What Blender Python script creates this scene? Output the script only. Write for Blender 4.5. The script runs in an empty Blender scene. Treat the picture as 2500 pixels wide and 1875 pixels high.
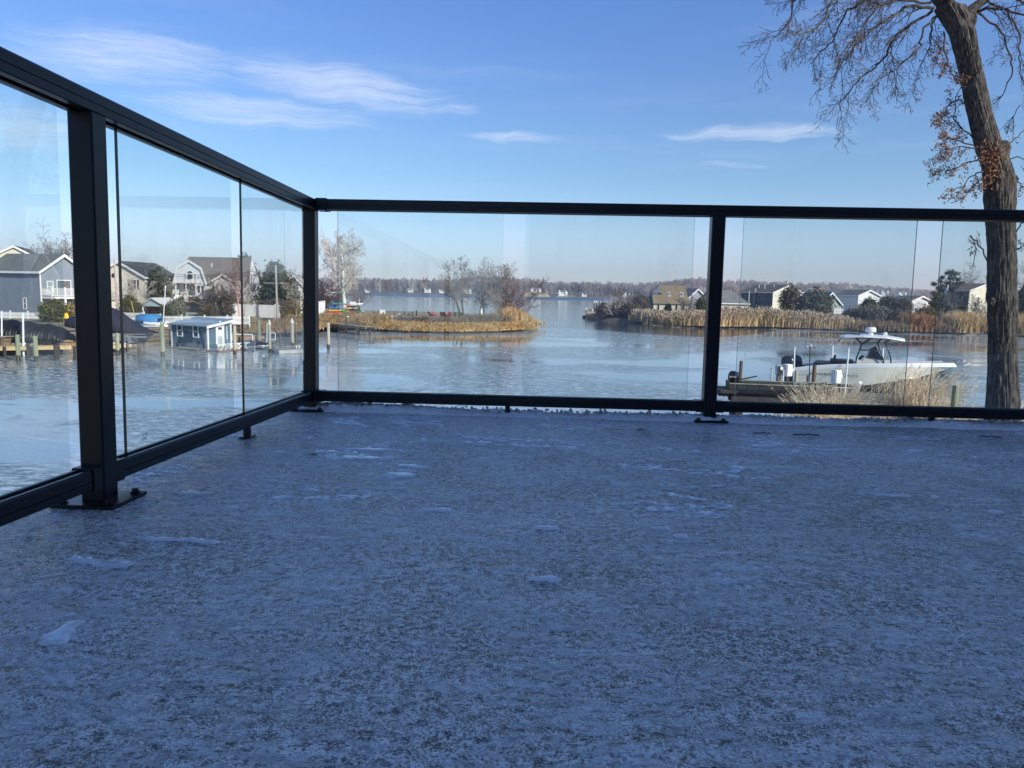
import bpy, bmesh, math, random
import numpy as np
from mathutils import Vector, Matrix
R = math.radians
rng = random.Random(7)
nr = np.random.RandomState(11)
SC = bpy.context.scene
COL = SC.collection

# ---------------------------------------------------------------- camera, sky, sun, exposure
CAMZ, DECK = 5.5, 4.9322
F_PX = 1800.0
PITCH = math.atan(226 / F_PX); ROLL = R(1.25)
_F = Vector((0, math.cos(PITCH), -math.sin(PITCH)))
_R0 = Vector((1, 0, 0)); _U0 = _R0.cross(_F)
_R = _R0 * math.cos(ROLL) + _U0 * math.sin(ROLL); _U = _R.cross(_F)
cam_data = bpy.data.cameras.new('camera'); cam = bpy.data.objects.new('camera', cam_data); COL.objects.link(cam)
cam_data.sensor_width = 36; cam_data.lens = 36 * F_PX / 2500; cam_data.clip_start = .05; cam_data.clip_end = 9000
cam.matrix_world = Matrix(((_R.x, _U.x, -_F.x, 0), (_R.y, _U.y, -_F.y, 0), (_R.z, _U.z, -_F.z, CAMZ), (0, 0, 0, 1)))
SC.camera = cam
SUN_AZ, SUN_EL = 132.0, 27.0          # clockwise from +Y
sl = bpy.data.lights.new('sun', 'SUN'); sun = bpy.data.objects.new('sun', sl); COL.objects.link(sun)
sl.energy = 5.0; sl.angle = R(.53); sl.color = (1, .93, .82)
SV = Vector((math.sin(R(SUN_AZ)) * math.cos(R(SUN_EL)), math.cos(R(SUN_AZ)) * math.cos(R(SUN_EL)), math.sin(R(SUN_EL))))
sun.rotation_euler = SV.to_track_quat('Z', 'Y').to_euler()
SC.view_settings.view_transform = 'Standard'; SC.view_settings.look = 'None'
SC.view_settings.gamma = 1; SC.view_settings.exposure = 0.15; SC.view_settings.use_curve_mapping = False

class NT:                                  # tiny node helper
    def __init__(s, tree): s.t = tree; s.n = tree.nodes; s.l = tree.links
    def new(s, typ, **kw):
        n = s.n.new(typ)
        for k, v in kw.items(): setattr(n, k, v)
        return n
    def put(s, sock, v):
        if isinstance(v, bpy.types.NodeSocket): s.l.new(v, sock)
        elif v is not None:
            try: sock.default_value = v
            except Exception: sock.default_value = tuple(v) + (1,)
    def math(s, op, a, b=None, c=None, clamp=False):
        n = s.new('ShaderNodeMath', operation=op, use_clamp=clamp)
        for i, v in enumerate((a, b, c)): 
            if v is not None: s.put(n.inputs[i], v)
        return n.outputs[0]
    def vmath(s, op, a, b=None):
        n = s.new('ShaderNodeVectorMath', operation=op); s.put(n.inputs[0], a)
        if b is not None: s.put(n.inputs[1], b)
        return n.outputs[0]
    def noise(s, vec, scale, detail=4, rough=.55, dist=0, out=0):
        n = s.new('ShaderNodeTexNoise'); s.put(n.inputs['Vector'], vec); n.inputs['Scale'].default_value = scale
        n.inputs['Detail'].default_value = detail; n.inputs['Roughness'].default_value = rough; n.inputs['Distortion'].default_value = dist
        return n.outputs[out]
    def ramp(s, f, stops, interp='LINEAR'):
        n = s.new('ShaderNodeValToRGB'); s.put(n.inputs[0], f); e = n.color_ramp.elements; n.color_ramp.interpolation = interp
        while len(e) > 1: e.remove(e[-1])
        for i, (p, c) in enumerate(stops):
            el = e[0] if i == 0 else e.new(p)
            el.position = p; el.color = (c, c, c, 1) if isinstance(c, (int, float)) else tuple(c) + (1,)
        return n.outputs[0]
    def mix(s, f, a, b, typ='MIX'):
        n = s.new('ShaderNodeMix', data_type='RGBA', blend_type=typ); s.put(n.inputs[0], f); s.put(n.inputs[6], a); s.put(n.inputs[7], b)
        return n.outputs[2]
    def mapr(s, v, a, b, c=0, d=1, smooth=True):
        n = s.new('ShaderNodeMapRange', interpolation_type='SMOOTHSTEP' if smooth else 'LINEAR')
        s.put(n.inputs[0], v)
        for i, x in enumerate((a, b, c, d)): s.put(n.inputs[i + 1], x)
        return n.outputs[0]

world = bpy.data.worlds.new('World'); SC.world = world; world.use_nodes = True
w = NT(world.node_tree); w.n.clear()
sky = w.new('ShaderNodeTexSky', sky_type='NISHITA', sun_disc=False)
sky.sun_elevation = R(SUN_EL); sky.sun_rotation = R(SUN_AZ)
sky.altitude = 0; sky.air_density = 1.0; sky.dust_density = .1; sky.ozone_density = 2.0
tc = w.new('ShaderNodeTexCoord'); sx = w.new('ShaderNodeSeparateXYZ'); w.l.new(tc.outputs['Generated'], sx.inputs[0])
X, Y, Z = sx.outputs
az = w.math('ARCTAN2', X, Y); el = w.math('ARCSINE', Z)
cx = w.new('ShaderNodeCombineXYZ'); w.put(cx.inputs[0], az); w.put(cx.inputs[1], el)
P0 = cx.outputs[0]
wn = w.vmath('SUBTRACT', w.noise(P0, 9, 3, out=1), (.5, .5, .5)); P1 = w.vmath('ADD', P0, w.vmath('MULTIPLY', wn, (.05, .035, 0)))
# wispy cirrus: streak noise stretched along gently slanting bands
rot = w.new('ShaderNodeMapping'); w.put(rot.inputs[0], P1); rot.inputs['Rotation'].default_value = (0, 0, R(11)); rot.inputs['Scale'].default_value = (4, 60, 1)
st1 = w.noise(rot.outputs[0], 1.5, 8, .62, .25)
rot2 = w.new('ShaderNodeMapping'); w.put(rot2.inputs[0], P1); rot2.inputs['Rotation'].default_value = (0, 0, R(9)); rot2.inputs['Scale'].default_value = (12, 190, 1)
st2 = w.noise(rot2.outputs[0], 1.5, 5, .6, .2)
streak = w.math('ADD', w.math('MULTIPLY', st1, .65), w.math('MULTIPLY', st2, .35))
def band(a0, e0, a1, e1, wid, amp):        # a soft elongated bank of cirrus between two directions
    ax, ay = (a0 + a1) / 2, (e0 + e1) / 2; dx, dy = a1 - a0, e1 - e0; L = math.hypot(dx, dy)
    m = w.new('ShaderNodeMapping', vector_type='TEXTURE'); w.put(m.inputs[0], P1)
    m.inputs['Location'].default_value = (ax, ay, 0); m.inputs['Rotation'].default_value = (0, 0, math.atan2(dy, dx)); m.inputs['Scale'].default_value = (L / 2, wid, 1)
    ln = w.new('ShaderNodeVectorMath', operation='LENGTH'); w.put(ln.inputs[0], m.outputs[0])
    return w.mapr(ln.outputs['Value'], 1.15, .15, 0, amp)
def azel(px, py):
    d = (_F * F_PX + _R * (px - 1250) - _U * (py - 937.5)).normalized()
    return math.atan2(d.x, d.y), math.asin(d.z)
bands = [((-160, 80), (700, 160), .046, 1.0), ((400, 105), (1210, 270), .036, 1.1), ((180, 215), (1010, 302), .030, 1.0), ((-200, 280), (280, 330), .045, 1.0),
         ((1080, 325), (1440, 340), .010, .9), ((1530, 318), (2200, 326), .013, 1.1), ((1640, 400), (1980, 412), .007, .55), ((-900, 60), (-150, 110), .06, .9),
         ((1000, 255), (1200, 278), .010, .8), ((2900, 150), (3900, 60), .05, .8), ((-1500, 420), (-900, 330), .04, .8), ((900, -700), (2300, -900), .09, .8)]
M = None
for a, b, wd, am in bands:
    q = band(*azel(*a), *azel(*b), wd, am)
    M = q if M is None else w.math('MAXIMUM', M, q)
fib = w.new('ShaderNodeMapping'); w.put(fib.inputs[0], P1); fib.inputs['Rotation'].default_value = (0, 0, R(13)); fib.inputs['Scale'].default_value = (26, 330, 1)
fb_ = w.noise(fib.outputs[0], 1.2, 6, .7, .4)
cl = w.mapr(w.math('ADD', w.math('ADD', w.math('MULTIPLY', streak, .78), w.math('MULTIPLY', fb_, .24)), w.math('MULTIPLY', M, .32)), .53, 1.04)
cl = w.math('MULTIPLY', w.math('MULTIPLY', cl, w.mapr(M, 0, .6)), .55)
veil = w.math('MULTIPLY', w.mapr(w.noise(rot.outputs[0], .35, 5, .6), .48, .82), .14)
cl = w.math('MAXIMUM', cl, veil)
tint = w.ramp(w.mapr(el, -.05, .55, 0, 1, False), [(.083, (.82, .88, 1.32)), (.21, (1.0, 1.08, 1.38)), (.32, (.84, 1.05, 1.25)), (.51, (.82, 1.05, 1.42)), (.68, (.77, 1.06, 1.58)), (1, (.75, 1.06, 1.62))])
skyc = w.mix(1.0, sky.outputs[0], tint, 'MULTIPLY')
skyc = w.mix(cl, skyc, (8.2, 8.9, 10.2, 1))
bg = w.new('ShaderNodeBackground'); w.put(bg.inputs[0], skyc); bg.inputs[1].default_value = .10
wo = w.new('ShaderNodeOutputWorld'); w.l.new(bg.outputs[0], wo.inputs[0])

# ---------------------------------------------------------------- helpers
def W(px, py, Yd):                          # the place at depth Yd that lies in this direction
    d = _F * F_PX + _R * (px - 1250) - _U * (py - 937.5)
    p = d * (Yd / d.y); return Vector((p.x, p.y, p.z + CAMZ))
def G(px, py, z=0.0):                       # the place on level z in this direction
    d = _F * F_PX + _R * (px - 1250) - _U * (py - 937.5)
    p = d * ((z - CAMZ) / d.z); return Vector((p.x, p.y, z))
def hor(px): return 712 + .0222 * (px - 1250)
def zat(px, py, Yd): return W(px, py, Yd).z
def xat(px, Yd, py=None): return W(px, py if py else hor(px) + 30, Yd).x

RA, TX, TY = -.0392, -.02355, -.0012       # the deck's heading and its slight fall for drainage
def tag(o, label=None, cat=None, group=None, kind=None):
    for k, v in (('label', label), ('category', cat), ('group', group), ('kind', kind)):
        if v: o[k] = v
    return o
def empty(name, loc, rz=0, label=None, cat=None, group=None):
    o = bpy.data.objects.new(name, None); COL.objects.link(o); o.location = loc; o.rotation_euler = (TX, TY, rz) if rz is RA else (0, 0, rz); o.empty_display_size = .3
    return tag(o, label, cat, group)
def link(name, me, mats=(), parent=None, loc=None, rz=None):
    o = bpy.data.objects.new(name, me); COL.objects.link(o)
    for m in (mats if isinstance(mats, (list, tuple)) else [mats]):
        if m and not me.materials.get(m.name): me.materials.append(m)
    if parent: o.parent = parent
    if loc is not None: o.location = loc
    if rz is not None: o.rotation_euler = (TX, TY, rz) if rz is RA else (0, 0, rz)
    return o
def copy_tree(o, parent=None):
    c = o.copy(); COL.objects.link(c)
    if parent: c.parent = parent
    for ch in list(o.children): copy_tree(ch, c)
    return c
def np_mesh(name, V, Fs, smooth=False, mi=None):     # Fs: list of arrays (n,k)
    me = bpy.data.meshes.new(name); V = np.asarray(V, np.float32).reshape(-1, 3)
    me.vertices.add(len(V)); me.vertices.foreach_set('co', V.ravel())
    Fs = [np.asarray(f, np.int32) for f in Fs if len(f)]
    tot = sum(f.size for f in Fs); npoly = sum(len(f) for f in Fs)
    me.loops.add(tot); me.polygons.add(npoly)
    me.loops.foreach_set('vertex_index', np.concatenate([f.ravel() for f in Fs]))
    cnt = np.concatenate([np.full(len(f), f.shape[1], np.int32) for f in Fs])
    st = np.concatenate([[0], np.cumsum(cnt)[:-1]]).astype(np.int32)
    me.polygons.foreach_set('loop_start', st)
    try: me.polygons.foreach_set('loop_total', cnt)
    except Exception: pass
    if mi is not None: me.polygons.foreach_set('material_index', np.asarray(mi, np.int32))
    me.polygons.foreach_set('use_smooth', np.full(npoly, smooth, bool))
    me.update(calc_edges=True); me.validate()
    return me

class MB:                                   # collects simple solids into one mesh
    def __init__(s): s.v = []; s.f = []; s.m = []; s.T = None
    def add(s, vs, fs, mi=0):
        b = len(s.v)
        for p in vs:
            p = Vector(p)
            s.v.append(tuple(s.T @ p) if s.T else tuple(p))
        for f in fs: s.f.append(tuple(b + i for i in f)); s.m.append(mi)
        return s
    def box(s, x0, x1, y0, y1, z0, z1, mi=0):
        return s.add([(x0, y0, z0), (x1, y0, z0), (x1, y1, z0), (x0, y1, z0), (x0, y0, z1), (x1, y0, z1), (x1, y1, z1), (x0, y1, z1)],
                     [(0, 3, 2, 1), (4, 5, 6, 7), (0, 1, 5, 4), (1, 2, 6, 5), (2, 3, 7, 6), (3, 0, 4, 7)], mi)
    def cbox(s, x0, x1, y0, y1, z0, z1, c=.004, mi=0):      # box with chamfered edges along its longest side
        d = [x1 - x0, y1 - y0, z1 - z0]; a = d.index(max(d))
        lo = [x0, y0, z0]; hi = [x1, y1, z1]; b, e = [(1, 2), (2, 0), (0, 1)][a]
        prof = [(lo[b] + c, lo[e]), (hi[b] - c, lo[e]), (hi[b], lo[e] + c), (hi[b], hi[e] - c), (hi[b] - c, hi[e]), (lo[b] + c, hi[e]), (lo[b], hi[e] - c), (lo[b], lo[e] + c)]
        vs = []
        for end in (lo[a], hi[a]):
            for u, v in prof:
                p = [0, 0, 0]; p[a] = end; p[b] = u; p[e] = v; vs.append(p)
        return s.add(vs, [tuple(range(7, -1, -1)), tuple(range(8, 16))] + [(i, (i + 1) % 8, 8 + (i + 1) % 8, 8 + i) for i in range(8)], mi)
    def prism(s, poly, axis, a, b, mi=0):    # polygon (u,v) extruded along axis from a to b
        n = len(poly); vs = []
        for t in (a, b):
            for u, v in poly: vs.append({'x': (t, u, v), 'y': (u, t, v), 'z': (u, v, t)}[axis])
        return s.add(vs, [tuple(range(n - 1, -1, -1)), tuple(range(n, 2 * n))] + [(i, (i + 1) % n, n + (i + 1) % n, n + i) for i in range(n)], mi)
    def quad(s, a, b, c, d, mi=0): return s.add([a, b, c, d], [(0, 1, 2, 3)], mi)
    def slab(s, a, b, c, d, t, mi=0):        # quad given thickness t downward along its normal
        a, b, c, d = map(Vector, (a, b, c, d)); n = (b - a).cross(d - a).normalized() * t
        return s.add([a, b, c, d, a - n, b - n, c - n, d - n], [(0, 1, 2, 3), (7, 6, 5, 4), (0, 4, 5, 1), (1, 5, 6, 2), (2, 6, 7, 3), (3, 7, 4, 0)], mi)
    def tube(s, p0, p1, r0, r1=None, n=8, mi=0, cap=True):
        p0, p1 = Vector(p0), Vector(p1); r1 = r0 if r1 is None else r1; d = (p1 - p0).normalized()
        a = d.cross(Vector((0, 0, 1)) if abs(d.z) < .9 else Vector((1, 0, 0))).normalized(); b = d.cross(a); vs = []
        for p, r in ((p0, r0), (p1, r1)):
            for i in range(n):
                t = 2 * math.pi * i / n; vs.append(p + (a * math.cos(t) + b * math.sin(t)) * r)
        fs = [(i, (i + 1) % n, n + (i + 1) % n, n + i) for i in range(n)]
        if cap: fs += [tuple(range(n - 1, -1, -1)), tuple(range(n, 2 * n))]
        return s.add(vs, fs, mi)
    def pipe(s, pts, r, n=6, mi=0):
        for a, b in zip(pts[:-1], pts[1:]): s.tube(a, b, r, r, n, mi)
        return s
    def loft(s, rings, mi=0, closed=True, cap=True):
        n = len(rings[0]); b = []
        fs = []
        for k in range(len(rings) - 1):
            for i in range(n if closed else n - 1):
                j = (i + 1) % n; fs.append((k * n + i, k * n + j, (k + 1) * n + j, (k + 1) * n + i))
        if cap and closed: fs += [tuple(range(n - 1, -1, -1)), tuple((len(rings) - 1) * n + i for i in range(n))]
        return s.add([p for r in rings for p in r], fs, mi)
    def build(s, name, mats, parent=None, smooth=False, loc=None, rz=None):
        me = bpy.data.meshes.new(name); me.from_pydata(s.v, [], s.f)
        mats = mats if isinstance(mats, (list, tuple)) else [mats]
        for m in mats: me.materials.append(m)
        if len(mats) > 1: me.polygons.foreach_set('material_index', s.m)
        if smooth: me.polygons.foreach_set('use_smooth', [True] * len(me.polygons))
        me.update()
        return link(name, me, (), parent, loc, rz)

_mats = {}
def mat(name, col, rough=.7, var=.12, scale=3.0, bump=0.0, metal=0, spec=.4, stretch=(1, 1, 1), col2=None, obj=False, trans=0):
    """plain material with colour grain (noise on position) and fine relief"""
    if name in _mats: return _mats[name]
    m = bpy.data.materials.new(name); m.use_nodes = True; t = NT(m.node_tree); bs = t.n['Principled BSDF']
    g = t.new('ShaderNodeTexCoord').outputs['Object'] if obj else t.new('ShaderNodeNewGeometry').outputs['Position']
    v = t.vmath('MULTIPLY', g, stretch); n = t.noise(v, scale, 6, .6)
    c2 = col2 or tuple(min(1, x * (1 + var * 2)) for x in col); c1 = col if col2 else tuple(x * (1 - var * 2) for x in col)
    t.put(bs.inputs['Base Color'], t.ramp(n, [(.32, c1), (.68, c2)]))
    bs.inputs['Roughness'].default_value = rough; bs.inputs['Metallic'].default_value = metal; bs.inputs['Specular IOR Level'].default_value = spec
    if bump:
        bn = t.new('ShaderNodeBump'); bn.inputs['Strength'].default_value = min(1, bump); bn.inputs['Distance'].default_value = .02
        t.put(bn.inputs['Height'], t.noise(v, scale * 6, 4, .6)); t.l.new(bn.outputs[0], bs.inputs['Normal'])
    _mats[name] = m; return m
def shingle_mat(name, c1, c2, course=.14):
    m = bpy.data.materials.new(name); m.use_nodes = True; t = NT(m.node_tree); bs = t.n['Principled BSDF']
    p = t.new('ShaderNodeNewGeometry').outputs['Position']
    n = t.noise(p, 9, 3, .7); n2 = t.noise(p, .8, 4, .6)
    f = t.math('ADD', t.math('MULTIPLY', n, .6), t.math('MULTIPLY', n2, .4))
    t.put(bs.inputs['Base Color'], t.ramp(f, [(.36, c1), (.64, c2)])); bs.inputs['Roughness'].default_value = .9
    bn = t.new('ShaderNodeBump'); bn.inputs['Strength'].default_value = .5; bn.inputs['Distance'].default_value = .03
    t.put(bn.inputs['Height'], n); t.l.new(bn.outputs[0], bs.inputs['Normal']); return m

# tubes for many straight branch segments at once
def seg_mesh(name, P0, P1, R0, R1, k=4):
    P0 = np.asarray(P0, float); P1 = np.asarray(P1, float); R0 = np.asarray(R0, float)[:, None, None]; R1 = np.asarray(R1, float)[:, None, None]
    d = P1 - P0; L = np.linalg.norm(d, axis=1, keepdims=True); d = d / np.maximum(L, 1e-9)
    ref = np.where(np.abs(d[:, 2:3]) < .9, np.array([[0, 0, 1.]]), np.array([[1., 0, 0]]))
    a = np.cross(d, ref); a /= np.linalg.norm(a, axis=1, keepdims=True); b = np.cross(d, a)
    th = np.arange(k) * 2 * np.pi / k; c = np.cos(th)[None, :, None]; s_ = np.sin(th)[None, :, None]
    o = a[:, None] * c + b[:, None] * s_
    V = np.concatenate([P0[:, None] + o * R0, P1[:, None] + o * R1], 1)
    n = len(P0); base = (np.arange(n) * 2 * k)[:, None, None]; i = np.arange(k); j = (i + 1) % k
    q = np.stack([i, j, j + k, i + k], 1)[None] + base
    return np_mesh(name, V, [q.reshape(-1, 4)])

def grow(segs, rg, p, d, L, r, lvl, P):
    """recursive branch: wiggling segments, side shoots, gravity or lift per level"""
    n = P['n'][min(lvl, len(P['n']) - 1)]; sl_ = L / n; q = Vector(p); dr = Vector(d).normalized(); rr = r
    up = P['up'][min(lvl, len(P['up']) - 1)]; wig = P['wig'] * (P.get('wig0', 1) if lvl == 0 else 1); kids = P['kids'][lvl] if lvl < len(P['kids']) else 0
    bare = P.get('bare', .25) if lvl == 0 else .12
    acc = 0.0; tips = P.get('tips')
    for i in range(n):
        dr = (dr + Vector((rg.gauss(0, wig), rg.gauss(0, wig), rg.gauss(0, wig) + up))).normalized()
        q2 = q + dr * sl_; r2 = max(P['rmin'], r * (1 - (i + 1) / n * P.get('taper', .8)))
        segs.append((tuple(q), tuple(q2), rr, r2, lvl)); t = (i + 1) / n
        if t > bare and kids:
            acc += kids / (n * (1 - bare))
            while acc >= 1:
                acc -= 1
                a = rg.uniform(0, 2 * math.pi); sp = R(P['ang'][min(lvl, len(P['ang']) - 1)] * rg.uniform(.7, 1.3))
                x = dr.cross(Vector((math.cos(a), math.sin(a), .3))).normalized()
                nd = (dr * math.cos(sp) + x * math.sin(sp)); pos = q.lerp(q2, rg.random())
                grow(segs, rg, pos, nd, L * P['ratio'][min(lvl, len(P['ratio']) - 1)] * rg.uniform(.6, 1.15) * (1.15 - .55 * t), max(P['rmin'], rr * .55), lvl + 1, P)
        q, rr = q2, r2
    if tips is not None and lvl >= P.get('tiplvl', 2): tips.append(tuple(q))
def tree_objs(root, segs, mtrunk, mtwig, split=1, k=5):
    a = [s for s in segs if s[4] < split]; b = [s for s in segs if s[4] >= split]
    def mk(ss, nm, m, kk):
        if ss:
            A = np.array([x[0] for x in ss]); B = np.array([x[1] for x in ss])
            link(nm, seg_mesh(nm, A, B, [x[2] for x in ss], [x[3] for x in ss], kk), m, root)
    mk(a, 'trunk', mtrunk, k + 2); mk(b, 'crown', mtwig, 3 if len(b) > 2500 else 4)

def leaf_mesh(name, C, size, n_per, spread, flat=0, rs=None, tri=True):
    """leaf clumps: n_per leaf faces round each centre"""
    rs = rs or nr; C = np.asarray(C, float); n = len(C) * n_per
    ctr = np.repeat(C, n_per, 0) + rs.normal(0, 1, (n, 3)) * spread
    a = rs.normal(0, 1, (n, 3)); a /= np.linalg.norm(a, axis=1, keepdims=True)
    b = np.cross(a, rs.normal(0, 1, (n, 3))); b /= np.linalg.norm(b, axis=1, keepdims=True)
    s_ = size * rs.uniform(.6, 1.4, (n, 1))
    V = np.stack([ctr - a * s_ - b * s_ * .4, ctr + a * s_ - b * s_ * .1, ctr + b * s_ * .6], 1)
    return np_mesh(name, V, [np.arange(n * 3).reshape(-1, 3)])

# ---------------------------------------------------------------- materials
white = mat('white_paint', (.78, .77, .74), .5, .03, 2); trim = mat('white_trim', (.8, .79, .76), .45, .02, 2)
vinyl = mat('white_vinyl', (.78, .78, .77), .4, .03, 1.5)
blue_sid = mat('blue_siding', (.23, .27, .31), .6, .05, 1.2); bluesid2 = mat('slate_blue_siding', (.085, .14, .19), .55, .05, 1.2)
cream = mat('cream_siding', (.72, .66, .53), .6, .04, 1); greyl = mat('light_grey_siding', (.70, .70, .71), .6, .04, 1)
greyb = mat('grey_blue_siding', (.16, .19, .215), .6, .05, 1); dkgrey = mat('dark_grey_siding', (.07, .085, .11), .6, .06, 1)
green_g = mat('sage_siding', (.34, .39, .36), .6, .05, 1); brown_s = mat('brown_siding', (.12, .10, .09), .7, .1, 1)
foundation = mat('tan_block', (.42, .37, .26), .85, .08, 2); brick_m = mat('brick_red', (.35, .14, .08), .85, .15, 4)
roof_g = shingle_mat('grey_shingle', (.10, .11, .105), (.22, .23, .21)); roof_d = shingle_mat('dark_shingle', (.035, .035, .037), (.10, .095, .09))
roof_b = shingle_mat('brown_shingle', (.10, .085, .07), (.19, .16, .13)); roof_t = shingle_mat('tan_shingle', (.18, .135, .085), (.32, .245, .155))
roof_l = shingle_mat('pale_shingle', (.26, .25, .23), (.36, .35, .32)); roof_m = mat('blue_metal_roof', (.28, .35, .38), .35, .06, 2)
win_glass = mat('window_glass', (.03, .04, .05), .08, .2, 1, spec=.8); shade_m = mat('window_blind', (.33, .37, .30), .6, .05, 1)
door_m = mat('white_door', (.8, .8, .79), .4, .02, 2); dark_m = mat('shade_and_dark_parts', (.03, .03, .035), .8)
black_al = mat('black_aluminium', (.006, .007, .009), .34, .1, 30, bump=.04, spec=.32); gasket = mat('black_gasket', (.01, .01, .01), .6)
bolt_m = mat('bolt_black', (.02, .02, .022), .35, .2, 40, metal=.6)
wood_p = mat('weathered_piling', (.34, .33, .24), .9, .18, 2.2, bump=.6, stretch=(3, 3, .5), col2=(.46, .44, .34))
wood_g = mat('green_treated_piling', (.20, .24, .14), .9, .18, 2.2, bump=.6, stretch=(3, 3, .5), col2=(.36, .36, .25))
wood_dk = mat('wet_dark_wood', (.05, .042, .035), .8, .2, 3, bump=.5, stretch=(3, 3, .6)); wood_d = mat('dock_plank_wood', (.30, .22, .14), .85, .2, 3, bump=.5)
wood_br = mat('brown_post_wood', (.13, .085, .06), .85, .2, 3, bump=.6, stretch=(4, 4, .4)); wood_y = mat('fresh_lumber', (.50, .38, .2), .8, .12, 3)
wood_gr = mat('grey_driftwood', (.26, .25, .22), .9, .15, 4, bump=.5)
galv = mat('galvanised_steel', (.5, .51, .52), .4, .1, 5, metal=.7); pvc = mat('white_pvc', (.8, .8, .8), .35, .02, 2)
bark_s = mat('sycamore_bark', (.6, .57, .53), .85, .1, 2, col2=(.82, .80, .76)); bark_g = mat('grey_bark', (.13, .115, .10), .9, .2, 3, bump=.5)
twig_g = mat('grey_twigs', (.20, .18, .165), .9, .15, 3); twig_p = mat('purple_brown_twigs', (.17, .115, .10), .9, .15, 2); twig_s = mat('pale_twigs', (.50, .46, .41), .9, .15, 3)
bark_pk = mat('river_birch_bark', (.48, .29, .22), .8, .12, 4, col2=(.60, .40, .32)); twig_red = mat('rusty_twigs', (.20, .09, .06), .9, .2, 2)
ev_d = mat('cedar_foliage', (.022, .040, .020), .75, .3, 1.2, col2=(.065, .085, .035)); ev_o = mat('olive_evergreen', (.055, .062, .02), .75, .3, 1.2, col2=(.12, .115, .04))
ev_c = mat('cypress_foliage', (.035, .050, .018), .75, .3, 1.2, col2=(.115, .105, .045)); ev_p = mat('pine_needles', (.03, .048, .022), .7, .3, 1, col2=(.085, .105, .045))
shrub_b = mat('thicket_brown', (.075, .06, .045), .9, .25, .8, col2=(.17, .135, .095)); shrub_s = mat('silvery_shrub', (.12, .14, .11), .8, .2, 1.5, col2=(.27, .28, .22))
sh_grey = mat('grey_brown_shrub', (.13, .115, .085), .9, .2, .8, col2=(.24, .21, .155))
reed_m = mat('dry_reeds', (.40, .26, .12), .85, .3, 1.1, col2=(.78, .59, .34), stretch=(1, 1, .5)); plume_m = mat('reed_plumes', (.30, .22, .16), .9, .2, 1.1, col2=(.52, .42, .30))
grass_o = mat('marsh_grass', (.36, .21, .075), .85, .3, .8, col2=(.68, .47, .2)); grass_b = mat('brown_bank_grass', (.20, .13, .065), .9, .3, .8, col2=(.46, .33, .16))
misc_m = mat('dry_ornamental_grass', (.48, .36, .20), .8, .2, 3, col2=(.78, .66, .46)); misc_p = mat('feathery_plumes', (.62, .52, .38), .85, .15, 3, col2=(.85, .77, .62))
leaf_r = mat('withered_leaves', (.16, .065, .03), .8, .3, 6, col2=(.40, .19, .09))
sand = mat('beach_sand', (.42, .32, .19), .95, .1, 1.2, bump=.3); mud = mat('dark_mud', (.055, .045, .035), .6, .2, 1.0, bump=.4); turf = mat('winter_turf', (.19, .15, .085), .95, .2, .6, bump=.5, col2=(.33, .26, .15))
asphalt = mat('weathered_asphalt', (.12, .12, .12), .9, .12, .5, bump=.2); rock_m = mat('dark_riprap', (.03, .03, .028), .8, .3, 1.5, bump=.7, col2=(.09, .085, .075))
snow_m = mat('old_snow', (.75, .78, .82), .7, .05, 3, bump=.3); frost_m = mat('frosty_crust', (.62, .66, .72), .4, .12, 25, bump=.6)
navy = mat('navy_canvas', (.019, .021, .040), .75, .12, 1.2, bump=.15); tarp = mat('black_tarp', (.009, .010, .011), .5, .2, 2, bump=.2)
alum = mat('boat_aluminium', (.42, .43, .44), .4, .12, 2, metal=.4); gelw = mat('white_gelcoat', (.80, .80, .79), .2, .02, 1, spec=.55); gelc = mat('cream_gelcoat', (.80, .77, .64), .25, .03, 1, spec=.55)
bottom_m = mat('dark_bottom_paint', (.07, .07, .055), .6, .15, 2); cowl_m = mat('outboard_cowl', (.02, .026, .036), .22, .1, 4, spec=.6); blk = mat('black_vinyl', (.012, .012, .014), .5)
bluec = mat('bright_blue_canvas', (.06, .24, .50), .6, .08, 2, bump=.2); paint_dk = mat('dark_powder_coat', (.02, .025, .03), .3, spec=.5)
jon_m = mat('drab_jon_boat', (.018, .020, .018), .65, .3, 3, bump=.5, col2=(.045, .045, .038)); jon_i = mat('jon_boat_inside', (.26, .25, .19), .8, .2, 3, bump=.4)  # outer jon boat colour darkened to stand in for its shaded side

def glass_material():
    m = bpy.data.materials.new('clear_railing_glass'); m.use_nodes = True; t = NT(m.node_tree); t.n.clear()
    p = t.new('ShaderNodeNewGeometry').outputs['Position']
    fr = t.new('ShaderNodeFresnel'); fr.inputs[0].default_value = 1.5
    tr = t.new('ShaderNodeBsdfTransparent'); tr.inputs[0].default_value = (.945, .975, .965, 1)
    gl = t.new('ShaderNodeBsdfGlossy'); gl.inputs[0].default_value = (1, 1, 1, 1); gl.inputs[1].default_value = 0
    bf = t.new('ShaderNodeNewGeometry').outputs['Backfacing']; a = t.new('ShaderNodeMixShader'); t.l.new(t.math('MULTIPLY', t.math('MULTIPLY', fr.outputs[0], 1.7, None, True), t.math('SUBTRACT', 1, bf)), a.inputs[0]); t.l.new(tr.outputs[0], a.inputs[1]); t.l.new(gl.outputs[0], a.inputs[2])
    df = t.new('ShaderNodeBsdfDiffuse'); df.inputs[0].default_value = (.7, .72, .72, 1)      # a trace of dried water marks and dust
    sm = t.math('MULTIPLY', t.mapr(t.noise(t.vmath('MULTIPLY', p, (6, 6, 2)), 1.3, 6, .7), .50, .78), .055)
    b = t.new('ShaderNodeMixShader'); t.l.new(t.math('ADD', sm, .004), b.inputs[0]); t.l.new(a.outputs[0], b.inputs[1]); t.l.new(df.outputs[0], b.inputs[2])
    o = t.new('ShaderNodeOutputMaterial'); t.l.new(b.outputs[0], o.inputs[0]); return m
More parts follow.
